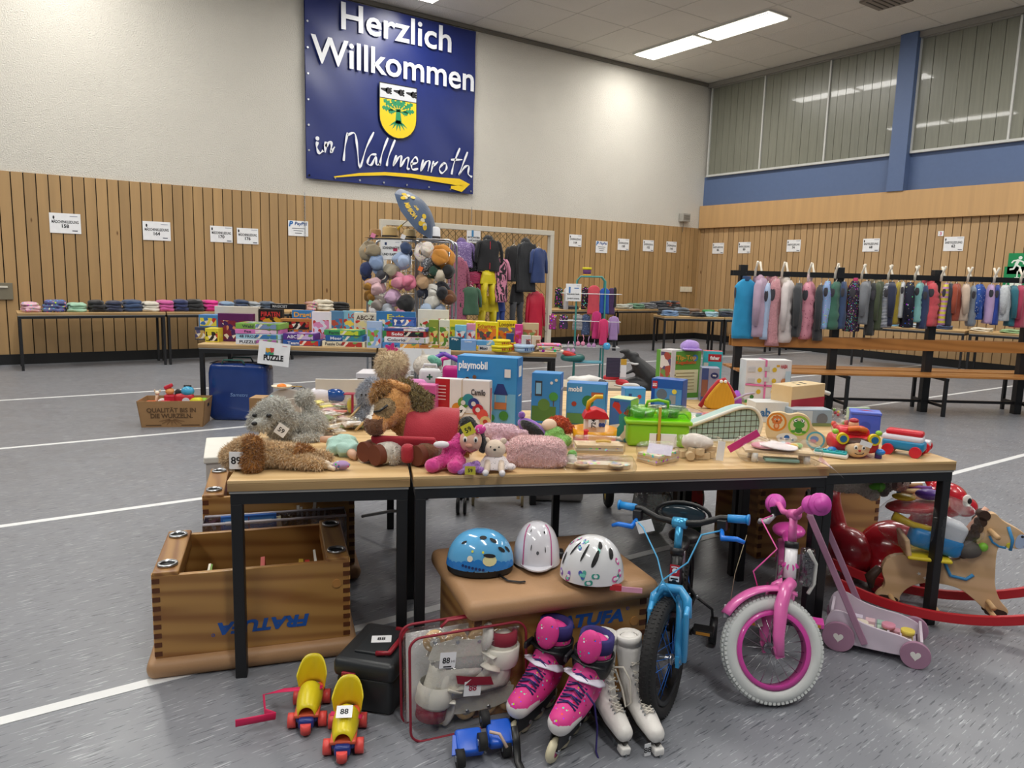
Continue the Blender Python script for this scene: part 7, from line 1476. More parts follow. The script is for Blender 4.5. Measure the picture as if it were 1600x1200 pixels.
# quilted grid roll
p=TP(1132,690); k=1/ppm(p); t=T('baby_carrier_mattress','pale green quilted baby seat pad with line grid and rounded white rim','seat pad',p,CANG+rad(6)); MG=M('#a9c4bc',.8,'fabric')
pts=sm([(-.17,0),(.16,0),(.185,.09),(.15,.155),(.08,.165),(-.02,.125),(-.11,.09),(-.19,.06)],3)
MB().prism(pts,.10,MG,Matrix.Translation((0,.12,0))@Matrix.Rotation(PI/2,4,'X')).build('pad',t,bevel=.01); MB().tube([(a,.015,b) for a,b in pts],.009,M('#e0dcd0',.7),6,closed=True).build('rim',t)
g=MB()
from mathutils.geometry import intersect_point_tri_2d
def inside(x,z):
    c=False;n=len(pts);j=n-1
    for i in range(n):
        if ((pts[i][1]>z)!=(pts[j][1]>z)) and x<(pts[j][0]-pts[i][0])*(z-pts[i][1])/(pts[j][1]-pts[i][1])+pts[i][0]: c=not c
        j=i
    return c
for q in range(-8,9):
    for dirn in(0,1):
        seg=[]
        for s in range(41):
            if dirn: x=q*.026+.0; z=s*.005
            else: x=-.2+s*.01; z=q*.026+.09+.05*x
            if inside(x,z): seg.append((x,.0185,z))
        if len(seg)>1: g.tube(seg,.0012,M('#5a4a3a',.8),4)
g.build('grid_stitching',t)
# frog and lion board
p=TP(1236,700); k=1/ppm(p); t=T('activity_board','wooden activity board with orange lion and green frog discs','toy',p,CANG+rad(-16)); MWD=M('#dcc49a',.5,'pine',c2='#d2b888')
ol=sm([(-.115,.0),(-.115,.15),(-.05,.165),(-.02,.150),(.02,.165),(.065,.15),(.085,.10),(.11,.085),(.15,.06),(.155,.0)],3)
MB().prism(ol,.03,MWD,Matrix.Translation((0,.03,0))@Matrix.Rotation(PI/2,4,'X')).build('board',t,bevel=.002)
g=MB(); Fr=frame_front(0)
def D_(x,z,r,c,l=1,ry=None): g.p_disc(x,z,r,M(c,.45),Fr,l,ry=ry,n=24)
D_(-.070,.115,.043,'#e08a2a',1);D_(-.070,.115,.034,'#e6d2a6',2)
for a in range(8): D_(-.070+.016*math.cos(a*PI/4),.125+.014*math.sin(a*PI/4),.008,'#d2702e',3)
D_(-.070,.123,.018,'#d87a3a',4);D_(-.070,.096,.013,'#d87a3a',4,.016);D_(-.077,.127,.004,'#ffffff',5);D_(-.063,.127,.004,'#ffffff',5);D_(-.077,.127,.002,'#111111',6);D_(-.063,.127,.002,'#111111',6);D_(-.070,.119,.003,'#3a2418',6);D_(-.07,.098,.007,'#e6b088',5,.010)
D_(.025,.105,.046,'#9ac43a',1);D_(.025,.105,.037,'#e3d6ae',2);D_(.025,.11,.024,'#4f9a3a',4,.017);D_(.010,.128,.010,'#4f9a3a',4);D_(.040,.128,.010,'#4f9a3a',4);D_(.010,.129,.007,'#ffffff',5);D_(.040,.129,.007,'#ffffff',5);D_(.012,.129,.0035,'#111111',6);D_(.038,.129,.0035,'#111111',6);D_(.025,.085,.016,'#3f8a34',3,.014)
for s_ in(-1,1): D_(.025+s_*.022,.078,.010,'#4f9a3a',4,.006)
D_(.10,.045,.040,'#5fb4c8',1);D_(.10,.045,.032,'#e3d6ae',2);D_(.095,.05,.018,'#7a9ad0',4,.014);D_(.09,.04,.014,'#d89aa8',5,.009)
D_(-.022,.045,.045,'#e6e6e6',2,.022);D_(-.022,.047,.012,'#1f62b0',4);D_(-.046,.042,.005,'#1f62b0',4);D_(.004,.038,.005,'#1f62b0',4)
g.build('printed_discs',t)
# toy car face (plain ladybird-like learning car)
p=TP(1338,716); k=1/ppm(p); t=T('activity_car','red baby learning car with smiling face front and yellow lamps','toy car',p,CANG+rad(-6)); Wc=78*k
MB().rbox((0,.07,.055),(Wc*.9,.14,.075),pl('#cf2430',.3),.03).build('body',t); MB().rbox((.0,.08,.10),(Wc*.6,.09,.05),pl('#cf2430',.3),.02).build('cabin',t)
f_=MB().ell((0,.0,.042),(.052,.03,.038),pl('#e8c49a',.4)).build('face',t); g=MB()
for s in(-1,1): g.ell((s*.016,-.028,.052),(.008,.004,.010),WHITE).ell((s*.016,-.031,.052),(.004,.003,.005),INK)
g.ell((0,-.031,.040),(.006,.004,.005),pl('#b02a2a',.4)); g.tube([(-.018,-.027,.028),(-.006,-.030,.023),(.012,-.029,.025),(.02,-.026,.031)],.0015,INK,5); g.build('facial_features',f_); MB().ell((0,.012,.066),(.058,.032,.022),pl('#4a2a1c',.5)).build('hair',t)
for s in(-1,1):
    e=MB().cyl((s*.065,-.012,.085),(s*.065,.012,.085),.024,pl('#e6c81e',.3),20).build('lamp',t); MB().cyl((s*.065,-.015,.085),(s*.065,-.011,.085),.015,pl('#2a6a9a',.3),16).build('lamp_glass',e); MB().ell((s*.10,.01,.03),(.02,.02,.014),pl('#2a7fd0',.3)).build('side_knob',t)
    MB().ell((s*.09,.02,.11),(.014,.014,.012),pl('#8fc43a',.3)).build('green_knob',t)
MB().tube([(-.035,.03,.12),(.0,.02,.128),(.04,.03,.118)],.012,pl('#e0702a',.35),8).build('roof_bar',t); MB().ell((0,.07,.135),(.022,.02,.022),pl('#e0b08a',.4)).ell((0,.07,.152),(.02,.02,.012),pl('#b02838',.4)).build('little_rider',t)
price_tag(t,Matrix.Translation((.022,-.035,.072))@Matrix.Rotation(.3,4,'Y')@frame_front(0),'',.05,.022)
t=T('shape_sorter_case','blue plastic case with red logo behind the red baby car','case',TP(1350,695),CANG+rad(-20)); MB().rbox((0,.08,.07),(.13,.10,.14),pl('#4a62c8',.4),.008).build('body',t); MB().rbox((0,.08,.143),(.135,.105,.014),pl('#5a72d6',.4),.004).build('lid',t); g=MB(); g.p_disc(0,.08,.025,pl('#3f56b8',.4),frame_front(.0295),1); g.p_poly([(-.04,.0),(0,.012),(.04,-.004),(0,-.01)],pl('#c0243a',.4),frame_top(.1505,0,0,.08),1); g.build('emblem',t)
t=T('purple_cup','small purple round toy cup between the two toy cars','toy cup',TP(1372,716),CANG); MB().lathe([(0,0),(.014,0),(.016,.035),(.013,.035),(.012,.004),(0,.004)],pl('#4a3a9a',.35),18).build('body',t); MB().lathe([(.016,.030),(.0175,.030),(.0175,.037),(.014,.037)],pl('#d8c8b0',.4),18).build('rim',t)
# red white blue vehicle
t=T('toy_train_engine','red, white and blue plastic toy vehicle with big red wheels at table end','toy vehicle',TP(1408,712),CANG+rad(-38)); 
MB().rbox((0,.04,.045),(.17,.075,.045),pl('#2a8ab8',.3),.012).build('base',t); MB().rbox((-.005,.04,.075),(.165,.07,.03),pl('#e0e0ea',.3),.012).build('middle',t); MB().rbox((.0,.04,.098),(.15,.06,.028),pl('#cf2434',.3),.012).build('roof',t)
for x,y in((.055,-.005),(-.055,-.005),(.06,.085),(-.055,.085)): MB().cyl((x,y-.012,.024),(x,y+.012,.024),.024,pl('#cf2434',.3),20).build('wheel',t)
t=T('toy_wagon','small white and red toy wagon behind the plastic vehicle','toy vehicle',TP(1436,706),CANG+rad(-38)); MB().rbox((0,.02,.04),(.08,.05,.03),pl('#e2e2ea',.3),.008).build('body',t)
for y in(-.012,.05): MB().cyl((.02,y-.01,.024),(.02,y+.01,.024),.024,pl('#cf2434',.3),20).build('wheel',t)
# teal toy keyboard
t=T('toy_keyboard','turquoise and white toy keyboard beside the baby car','toy',TP(1296,716),CANG+rad(-30)); MB().rbox((0,.03,.012),(.14,.055,.02),WHITE,.008).rbox((0,.03,.024),(.13,.05,.014),pl('#28aab0',.3),.006).build('body',t); g=MB()
for k_ in range(5): g.ell((-.05+.025*k_,.02,.032),(.008,.010,.005),pl('#1f8f98',.3))
g.build('keys',t)
# misc bags right rear
for x,y,c,l,s in((1322,668,'#d8503a','clear bag of red and yellow toy fruit behind the blue case',.05),(1330,650,'#e0c84a','bag of yellow toy pieces behind the blue case',.045),(1306,636,'#d8c44a','yellow topped toy figure right of the sorting box',.03)):
    t=T('toy_bag',l,'toy bag',TP(x,y+18),CANG); g=MB(); r=random.Random(x); 
    for q in range(9): g.ell((r.uniform(-s,s),r.uniform(0,s),r.uniform(.015,s*1.6)),(s*.28,)*3,pl(r.choice([c,'#d83a4a','#e6d04a','#7fb84a','#e6e0d8']),.4),nu=8,nv=6)
    g.build('toy_pieces',t); MB().ell((0,s*.4,s),(s*1.3,s*.9,s*1.2),FILM,nu=14,nv=10).jit(.012,14).build('plastic_bag',t)
tbox('green and white round cornered baby book with animal print, far right row',1322,1358,636,672,.02,'#b9cfb4',[('d',0,.5,.42,'#cfe0c4'),('d',-.15,.5,.15,'#e0b83a'),('r',.15,.5,.05,.7,'#6a8a9a')],rzo=rad(10))
# egg-yolk hen bag etc rear right
t=T('plush_hen_purse','yellow and red striped knitted hen toy behind the seat pad','soft toy',TP(1122,640),CANG); MB().prism(sm([(-.11,0),(.09,0),(.10,.06),(.045,.16),(.02,.17),(-.02,.14)],2),.06,M('#dca62a',.8,'stripes',c2='#c28a1e',sc=4,dir='X'),Matrix.Translation((0,.06,0))@Matrix.Rotation(PI/2,4,'X')).build('body',t,bevel=.01); MB().tube([(-.10,.03,.01),(-.04,.03,.11),(.0,.03,.16),(.03,.03,.175),(.07,.03,.12),(.10,.03,.07)],.014,M('#b8202c',.8,'fabric'),8).build('red_edge',t)
for s in(-1,1): MB().ell((.02+s*.012,.0,.165),(.010,.008,.010),WHITE).build('eye',t)
MB().lathe([(0,.0),(.035,0),(.03,.05),(.012,.085),(0,.088)],pl('#a04ac8',.4),18).build('purple_cone',loc=TP(1150,632),label='purple ribbed toy cone in front of the white toy box',cat='toy')
MB().ell((0,0,.03),(.08,.05,.035),M('#a9c48a',.7,'art',c2='#d8d8a8')).jit(.01,12).build('folded_playmat',loc=TP(1140,628),rz=CANG,label='pale green folded play mat behind the hen toy',cat='play mat')
MB().tube([(-.09,0,.02),(-.03,0,.05),(.05,0,.09),(.10,0,.10)],.007,M('#a89cb0',.3),8).build('pink_handle',loc=TP(1150,640),rz=CANG,label='thin lilac plastic handle between hen toy and white box',cat='toy')
# green patterned bag behind lime case
t=T('play_mat_bag','clear bag with green patterned mat behind the seat pad','toy bag',TP(1085,668),CANG); MB().ell((0,.03,.035),(.13,.06,.04),M('#3f7a5a',.6,'art',c2='#d8d8d0',sc=1.4)).jit(.015,12).build('mat',t); MB().ell((0,.03,.04),(.14,.07,.05),FILM).jit(.02,12).build('plastic_bag',t)
# ---- plush animals
def tagp(parent,x,y,z,num,rot=0,w_=.05,h=.05,col=PAPER,lab='paper price tag',rz=0): return price_tag(parent,Matrix.Translation((x,y,z))@Matrix.Rotation(rz,4,'Z')@frame_front(0),num,w_,h,col=col,rot=rot,lab=lab)
# grey poodle
GP=M('#aaa9a2',.9,'plush'); GPL=M('#d2d0c8',.9,'plush')
p=TP(432,690); t=T('plush_dog','grey curly plush poodle with floppy ears and black nose','soft toy',p,CANG)
blob('body',[('e',(.02,.05,.055),(.075,.075,.06)),('e',(.12,.08,.06),(.085,.07,.055)),('c',(.15,.09,.09),(.11,.11,.155),.03,.022),('e',(.095,.11,.175),(.042,.035,.04)),('e',(-.02,.02,.12),(.075,.065,.065)),('e',(-.01,.025,.155),(.062,.055,.035)),('e',(-.10,.03,.09),(.032,.03,.055),dict(ry=.35)),('e',(.055,.01,.10),(.036,.03,.06),dict(ry=-.2)),('e',(-.045,-.045,.085),(.038,.04,.032)),('c',(.17,.02,.02),(.10,-.02,.018),.022,.02)],GP,t,vox=.007,smooth=3,fur=.016,furn=9000,furw=.0016,furm=GPL)
MB().ell((-.055,-.062,.092),(.027,.032,.024),M('#a9aaa4',.9,'plush')).build('muzzle',t); MB().ell((-.062,-.092,.097),(.013,.010,.009),BLK).build('nose',t)
for x in(-.072,-.012): MB().ell((x,-.058,.125),(.011,.009,.009),BLK).build('eye',t)
tagp(t,.035,-.04,.06,'59',rot=-.6)
# brown fuzzy dog lying
TN=M('#c9a474',.95,'plush'); TN2=M('#a87230',.95,'plush'); TN3=M('#e0c49c',.95,'plush')
p=TP(436,735); t=T('plush_dog','long tan shaggy plush dog lying on its side at the front edge','soft toy',p,CANG+rad(3))
blob('body',[('e',(-.165,.03,.045),(.055,.055,.045)),('e',(-.12,.03,.065),(.065,.055,.055)),('c',(-.08,.04,.05),(.06,.05,.045),.047,.042),('c',(.02,.02,.04),(.15,.0,.025),.03,.02),('c',(.02,.07,.04),(.16,.09,.03),.03,.02),('e',(.08,.06,.05),(.04,.03,.03))],TN,t,vox=.007,smooth=3,fur=.018,furn=9000,furw=.0016,furm=TN3,region=lambda c:TN2 if (c.x>.05 and c.z>.06) else None)
blob('ear',[('c',(-.095,.0,.10),(-.09,-.03,.03),.030,.034)],TN2,t,vox=.007,smooth=3,fur=.018,furn=2500,furw=.0016)
tagp(t,-.145,-.035,.045,'89',w_=.05,h=.065)
# small cream figure
p=TP(515,734); t=T('baby_doll','tiny cream doll with lilac ribbon lying by the table edge','doll',p,CANG); m_=M('#e0cdb4',.6,'plush')
blob('body',[('e',(-.05,.0,.018),(.02,.018,.018)),('e',(-.018,.0,.018),(.026,.02,.018)),('c',(0,-.01,.012),(.02,-.02,.01),.010,.009),('c',(.005,.015,.015),(.035,.01,.015),.010,.008)],m_,t,vox=.003,smooth=2); MB().ell((.045,.0,.02),(.03,.02,.018),M('#a88ab8',.8,'flecks',sc=2)).jit(.006,30).build('ribbon_hat',t)
# mint dress doll
p=TP(530,712); t=T('rag_doll','doll in mint green dress lying face down between plush toys','doll',p,CANG+rad(-25)); sk_=M('#c9a086',.6)
MB().ell((0,.03,.03),(.085,.06,.04),M('#a3c8bc',.85,'fabric'),nu=36,nv=20).ell((-.04,.09,.03),(.05,.045,.03),M('#a3c8bc',.85,'fabric'),nu=30,nv=16).jit(.022,26).build('dress',t)
MB().tube([(-.08,.11,.035),(-.12,.09,.035),(-.155,.075,.035)],[.016,.017,.013],sk_,12).build('arm',t); MB().tube([(.06,-.0,.02),(.09,-.03,.02),(.11,-.03,.018)],[.02,.016,.018],sk_,12).build('leg',t)
# big brown horse with red blanket
HB_=M('#cf9450',.9,'plush'); HDk=M('#6f4424',.85,'plush'); HW_=M('#d8d0c4',.9,'plush'); MN=M('#8f7c4a',.95,'plush'); RB2=M('#ab1b2f',.8,'fabric')
p=TP(640,722); t=T('plush_horse','large brown plush horse lying under a bright red blanket','soft toy',p,CANG); t.scale=(1.06,1.1,1.08)
blob('body',[('e',(-.075,.10,.185),(.072,.08,.085)),('e',(-.10,.04,.17),(.055,.06,.06)),('e',(-.125,-.01,.14),(.045,.05,.042)),('c',(-.04,.12,.14),(.03,.10,.09),.065,.07),('c',(.03,.10,.08),(.13,.10,.075),.075,.07)],HB_,t,vox=.008,smooth=4,fur=.006,furn=7000,furw=.0013,region=lambda c:(HDk if (c.y<.0 and c.x<-.095 and c.z<.165) else (M('#e6e2dc',.9,'plush') if c.x<-.135 and c.z>.165 and c.y<.10 else (M('#8a7048',.9,'plush') if (c-Vector((-.095,.0,.205))).length<.044 else None))))
MB().tube([(-.128,-.022,.188),(-.108,-.030,.192),(-.080,-.014,.212)],.005,BLK,6).build('closed_eye',t)
blob('ear',[('c',(-.09,.10,.27),(-.02,.07,.262),.022,.014)],HB_,t,vox=.005,smooth=2,fur=.005,furn=600); blob('forelock',[('e',(-.115,.07,.255),(.03,.035,.03)),('e',(-.135,.04,.235),(.016,.02,.03))],M('#bd8f52',.95,'plush'),t,vox=.006,smooth=2,fur=.02,furn=1200)
blob('mane',[('c',(-.04,.14,.25),(.03,.12,.20),.035,.04),('c',(.03,.12,.20),(.03,.10,.12),.04,.03)],MN,t,vox=.007,smooth=3,fur=.02,furn=3000,furw=.002)
g=MB(); vs_=[];fs=[];N=18
for j in range(N+1):
    for i in range(N+1):
        u=i/N;v=j/N; a=PI*v; x=-.03+.20*u+.01*math.sin(5*v); vs_.append((x,.10-.105*math.cos(a)*(1.02),.02+.155*math.sin(a)**.7+.004*math.sin(9*u+4*v)+.015*u))
for j in range(N):
    for i in range(N): a=j*(N+1)+i; fs.append((a,a+1,a+N+2,a+N+1))
g.add(vs_,fs,RB2,None,True); o=g.build('red_blanket',t); q=o.modifiers.new('s','SOLIDIFY'); q.thickness=.006
MB().rbox((-.02,-.02,.075),(.24,.02,.055),RB2,.009,rz=-.05,rx=.3).build('blanket_fold',t)
for x,y,w2,rz_ in((-.145,-.01,0,0),(-.095,-.055,1,.25),(.055,-.045,0,0)):
    l=MB().tube([(x+.05,y+.06,.05),(x+.02,y+.02,.045),(x,y,.042)],[.036,.038,.040],HW_ if w2 else HDk,14).build('leg',t)
    MB().cyl((x+.012,y+.014,.042),(x-.022,y-.026,.042),.036,M('#6a3420',.8),22,r2=.037).build('hoof',l)
blob('white_fetlock',[('e',(-.055,-.045,.035),(.03,.03,.033))],HW_,t,vox=.005,smooth=2,fur=.010,furn=900); MB().rbox((.0,-.05,.045),(.05,.05,.07),RB2,.02).build('red_sock',t)
blob('tail',[('c',(.16,.09,.12),(.20,.03,.05),.03,.025)],HB_,t,vox=.006,smooth=2,fur=.02,furn=1500)
# grey shaggy plush behind
p=TP(572,668); t=T('plush_toy','pale grey shaggy plush toy behind the brown horse','soft toy',p,CANG); GS=M('#b4bac6',.95,'plush')
blob('body',[('e',(0,.06,.06),(.06,.06,.06)),('e',(-.0,.05,.15),(.05,.05,.06)),('e',(.02,.05,.20),(.035,.04,.03)),('c',(-.02,.02,.03),(-.05,-.03,.02),.025,.02)],GS,t,vox=.008,smooth=2,fur=.022,furn=6000,furw=.0016)
for x in(-.02,.0): MB().ell((x,-.005,.16),(.005,.004,.005),BLK).build('eye',t)
# pink clothed doll with black hair (plain)
p=TP(712,736); t=T('plush_doll','plush doll in bright pink clothes with black hair and yellow tag','soft toy',p,CANG); PKP=M('#dc3c92',.85,'plush'); SKN=M('#dcb09c',.8); BKH=M('#101013',.9,'plush')
blob('body',[('c',(-.02,.04,.05),(.02,.04,.11),.042,.035),('c',(-.03,.02,.04),(-.075,-.02,.030),.026,.027),('c',(.01,.0,.04),(.0,-.03,.028),.028,.028),('c',(.0,.02,.10),(-.04,.01,.095),.018,.015)],PKP,t,vox=.006,smooth=3,fur=.003,furn=3000)
MB().ell((.055,.02,.115),(.045,.042,.045),SKN).build('head',t); blob('hair',[('e',(.055,.045,.135),(.05,.045,.045)),('e',(.04,.03,.18),(.032,.026,.028)),('e',(.10,.03,.10),(.018,.03,.035))],BKH,t,vox=.006,smooth=2,fur=.004,furn=1200)
MB().ell((.05,-.024,.105),(.013,.010,.009),M('#c9907c',.8)).build('nose',t)
for x in(.035,.075): MB().ell((x,-.018,.128),(.008,.005,.012),WHITE).ell((x,-.023,.126),(.004,.003,.007),BLK).build('eye',t)
MB().tube([(.035,-.02,.088),(.055,-.023,.08),(.078,-.015,.09)],.002,M('#7a1f2a',.7),5).build('mouth',t)
MB().ell((-.055,.005,.10),(.032,.016,.014),M('#e0dce0',.8)).build('glove',t); MB().ell((.09,.0,.165),(.022,.014,.018),M('#dc4a9a',.8,'dots',c2='#f0e0ea',sc=2)).build('hair_bow',t)
for x,y in((-.085,-.035),(.0,-.04)): MB().ell((x,y,.028),(.030,.026,.027),PKP).build('shoe',t)
price_tag(t,Matrix.Translation((.045,-.012,.165))@frame_front(0),'59',.045,.045,col=M('#d8cf3a',.6),rot=.5,lab='yellow price tag reading 59')
# small purple plush with yellow tag
p=TP(735,742); t=T('plush_toy','small lilac plush with yellow price tag at the table edge','soft toy',p,CANG); LP=M('#a87ac4',.9,'plush')
blob('body',[('e',(0,.02,.022),(.035,.022,.02)),('c',(-.02,.01,.015),(-.04,-.005,.012),.011,.010),('c',(.02,.01,.02),(.04,.0,.02),.012,.012),('e',(.02,.02,.035),(.016,.015,.015))],LP,t,vox=.004,smooth=2,fur=.003,furn=800)
price_tag(t,Matrix.Translation((0,-.018,.022))@frame_front(0),'59',.04,.032,col=M('#c4bc3a',.6),lab='yellow price tag reading 59')
# pale pink unicorn body and purple slipper-like plush
p=TP(775,705); t=T('plush_unicorn','pale pink plush lying behind the pink doll','soft toy',p,CANG); LPK=M('#d9b4c0',.9,'plush')
blob('body',[('c',(-.03,.04,.07),(.06,.05,.07),.045,.04),('c',(.06,.03,.07),(.12,.02,.075),.024,.018),('c',(.0,-.0,.04),(.05,-.03,.03),.022,.020),('e',(-.06,.03,.05),(.03,.03,.03))],LPK,t,vox=.006,smooth=3,fur=.004,furn=2500)
p=TP(826,700); t=T('plush_bag','purple and black plush purse with yellow motif, right of the pink plush','soft toy',p,CANG+rad(-20)); PU=M('#8a5ab4',.9,'plush')
MB().ell((0,.04,.075),(.075,.035,.038),PU,ry=.5).build('body',t); MB().ell((.01,.012,.082),(.065,.02,.026),BKH,ry=.5).build('black_front',t); MB().ell((-.045,.0,.025),(.045,.03,.024),PU).build('foot',t); MB().ell((-.0,-.02,.045),(.022,.012,.018),M('#d8a83a',.7),ry=.4).build('yellow_motif',t); MB().ell((-.05,.04,.135),(.016,.014,.016),PU).build('pompom',t)
# dotted dress doll
p=TP(772,740); t=T('rag_doll','cream cloth bear doll in dotted white dress, legs over the table edge','doll',p,CANG); CRM=M('#dcc8b4',.85,'fabric'); DD=M('#e6dcdc',.8,'dots',c2='#4a4a55',sc=3.2,t=.18)
MB().ell((0,.045,.085),(.042,.038,.036),CRM).build('head',t)
for s in(-1,1): MB().ell((s*.032,.05,.115),(.013,.010,.013),CRM).build('ear',t); MB().tube([(s*.025,.02,.04),(s*.027,-.01,.022),(s*.030,-.035,.012)],[.013,.012,.011],CRM,10).build('leg',t); MB().ell((s*.031,-.045,.014),(.012,.016,.012),M('#d6d2d4',.5)).build('shoe',t)
MB().lathe([(.02,.062),(.04,.055),(.062,.02),(.066,.014),(.06,.012),(.0,.05)],DD,24,Matrix.Translation((0,.045,0))@Matrix.Diagonal((1,.8,1,1))).jit(.006,20).build('dress',t); MB().ell((0,.010,.090),(.006,.005,.005),BLK).build('nose',t)
for x in(-.016,.016): MB().ell((x,.012,.100),(.003,.003,.003),BLK).build('eye',t)
for s in(-1,1): MB().ell((-.075 if s<0 else .06,.03,.02),(.022,.02,.014),DD).build('ruffle_sleeve',t)
# pink furry cushion
p=TP(838,733); t=T('cushion','pale pink shaggy rectangular cushion at the table edge','cushion',p,CANG+rad(-2)); CP_=M('#e6bcbc',.95,'plush')
blob('cover',[('e',(0,.07,.05),(.115,.07,.06),dict(e=.55)),('e',(-.10,.02,.03),(.02,.02,.018)),('e',(.10,.02,.03),(.02,.02,.018)),('e',(.10,.11,.05),(.02,.02,.018)),('e',(-.10,.11,.05),(.02,.02,.018))],CP_,t,vox=.007,smooth=3,fur=.008,furn=9000,furw=.0014,furm=M('#efd0d0',.95,'plush'))
# green doll with red hair
p=TP(868,700); t=T('rag_doll','doll with orange red hair in light green dress','doll',p,CANG+rad(20)); GD=M('#8fca6a',.85,'plush')
MB().ell((-.02,.03,.095),(.035,.03,.03),M('#e6cbb0',.8)).build('head',t); blob('hair',[('e',(.03,.05,.10),(.05,.035,.028)),('e',(.07,.04,.075),(.03,.03,.02))],M('#cf5420',.9,'plush'),t,vox=.006,smooth=2,fur=.012,furn=1500,furw=.002)
blob('dress',[('e',(0,.02,.065),(.045,.035,.03)),('e',(.02,.0,.03),(.055,.04,.03)),('e',(-.035,.01,.05),(.022,.02,.02))],GD,t,vox=.006,smooth=2,fur=.004,furn=1500)
p=TP(893,728); t=T('plush_toy','white and green plush paw between cushion and wooden puzzles','soft toy',p,CANG); MB().ell((0,.02,.02),(.022,.035,.022),HW_).build('body',t); MB().ell((.005,.045,.035),(.02,.02,.02),M('#6aa84a',.85,'plush')).build('green_top',t)
# wooden puzzles in film bags
def bagof(label,px,py,build,W_,D_,H_,rz=0,nm='bagged_wooden_toy'):
    t=T(nm,label,'wooden toy',TP(px,py),CANG+rz); build(t); g=MB().rbox((0,D_/2,H_/2+.002),(W_,D_,H_),FILM,min(H_,D_)*.4,n=4); g.jit(.010,16,2); g.build('plastic_bag',t); return t
WD=M('#d8bf98',.6,'pine',c2='#cbb088'); PNT=M('#d8ccb8',.6,'flecks',sc=1.4,t=.34)
def b1(t):
    g=MB(); pts=[(-.13,.0),(-.13,.03),(-.09,.06),(-.03,.065),(.04,.06),(.11,.05),(.13,.03),(.12,.0),(.09,-.01),(.0,.0),(-.05,-.01)]; g.prism(sm(pts,1),.016,PNT,Matrix.Translation((0,.05,.002)),m2=WD); g.build('puzzle_board',t)
    for x in(-.07,.065): o=MB().cyl((x,.035,.018),(x,.035,.026),.030,WD,20).build('wooden_wheel',t); MB().cyl((x,.035,.026),(x,.035,.028),.022,M('#8a8a92',.4,'art',c2='#c0a08a',sc=2),18).build('wheel_print',o)
bagof('bagged wooden vehicle puzzle with two round wheels at the table edge',938,738,b1,.29,.13,.045)
def b2(t):
    for k,(c,s) in enumerate(((WD,.20),(PNT,.195),(WD,.19))): MB().box((0,.06,.006+.012*k),(s,.09,.011),c,rz=.03*k).build('puzzle_layer',t)
    MB().tube([(-.01,.05,.045),(.02,.04,.05),(.05,.05,.045)],.006,M('#e0b82a',.5),6).build('yellow_tie',t)
bb=bagof('bagged stack of flat wooden puzzles lying on the vehicle puzzle',936,722,b2,.22,.11,.06); bb.location.z=TZ+.03
def b3(t):
    for k in range(4): MB().box((0,.06,.006+.010*k),(.15,.10,.009),[WD,PNT,WD,PNT][k],rz=.7+.05*k).build('puzzle_board',t)
    MB().box((.0,.03,.055),(.10,.004,.05),M('#d6cfe0',.5),rx=-.8,rz=-.4).build('zip_strip',t)
bagof('bagged pile of small wooden picture boards left of the pale bag',1032,726,b3,.17,.14,.07)
def b4(t):
    r=random.Random(2)
    for k in range(7): MB().box((r.uniform(-.06,.05),r.uniform(.03,.09),.016+.02*(k//4)),(.06,.028,.026),WD,rz=r.uniform(-1,1)).build('wooden_block',t)
    MB().cyl((-.045,.0,.022),(-.045,.03,.022),.017,WD,16).build('wooden_wheel',t); MB().ell((.0,.08,.065),(.07,.04,.035),M('#d6cbc0',.5)).jit(.012,16).build('paper_wrap',t)
    MB().box((.075,-.004,.05),(.03,.003,.08),PAPER,ry=.08).build('barcode_label',t)
bagof('clear bag of wooden blocks with barcode label mid table edge',1096,722,b4,.20,.13,.095)
def b5(t):
    MB().box((0,.09,.045),(.28,.11,.010),WD,rz=-.05).build('wooden_tray',t)
    for x,y in((-.10,.05),(.11,.05),(-.10,.13),(.11,.13)): MB().cyl((x,y,0),(x,y,.04),.013,WHITE,14).build('tray_leg',t)
    MB().ell((-.06,.09,.062),(.05,.05,.012),M('#d894a4',.6)).build('pink_plate',t); MB().ell((-.0,.07,.068),(.08,.06,.010),M('#e8dcdc',.8)).jit(.012,20).build('white_napkin',t); MB().rbox((.01,.06,.012),(.14,.05,.014),M('#8fb8ac',.5),.005).build('mint_board',t)
    for x,y,c in((.05,.12,'#d85a6a'),(.07,.11,'#e6c04a'),(.03,.13,'#6fb0c8'),(.09,.12,'#8fc46a')): MB().ell((x,y,.062),(.02,.015,.012),pl(c,.4)).build('toy_food',t)
tt=bagof('clear bag with white wooden toy tray on legs and pink plate',1222,728,b5,.34,.18,.085,rz=-.1)
MB().box((-.15,.05,.085),(.14,.004,.03),M('#d23a80',.5),ry=-.6).build('pink_header_card',tt); MB().add([(.14,-.0,.03),(.20,-.03,.0),(.235,-.05,-.03),(.16,.04,.04)],[(0,1,2,3)],M('#e6a0b0',.3,'film',add=.3)).build('bag_corner',tt)
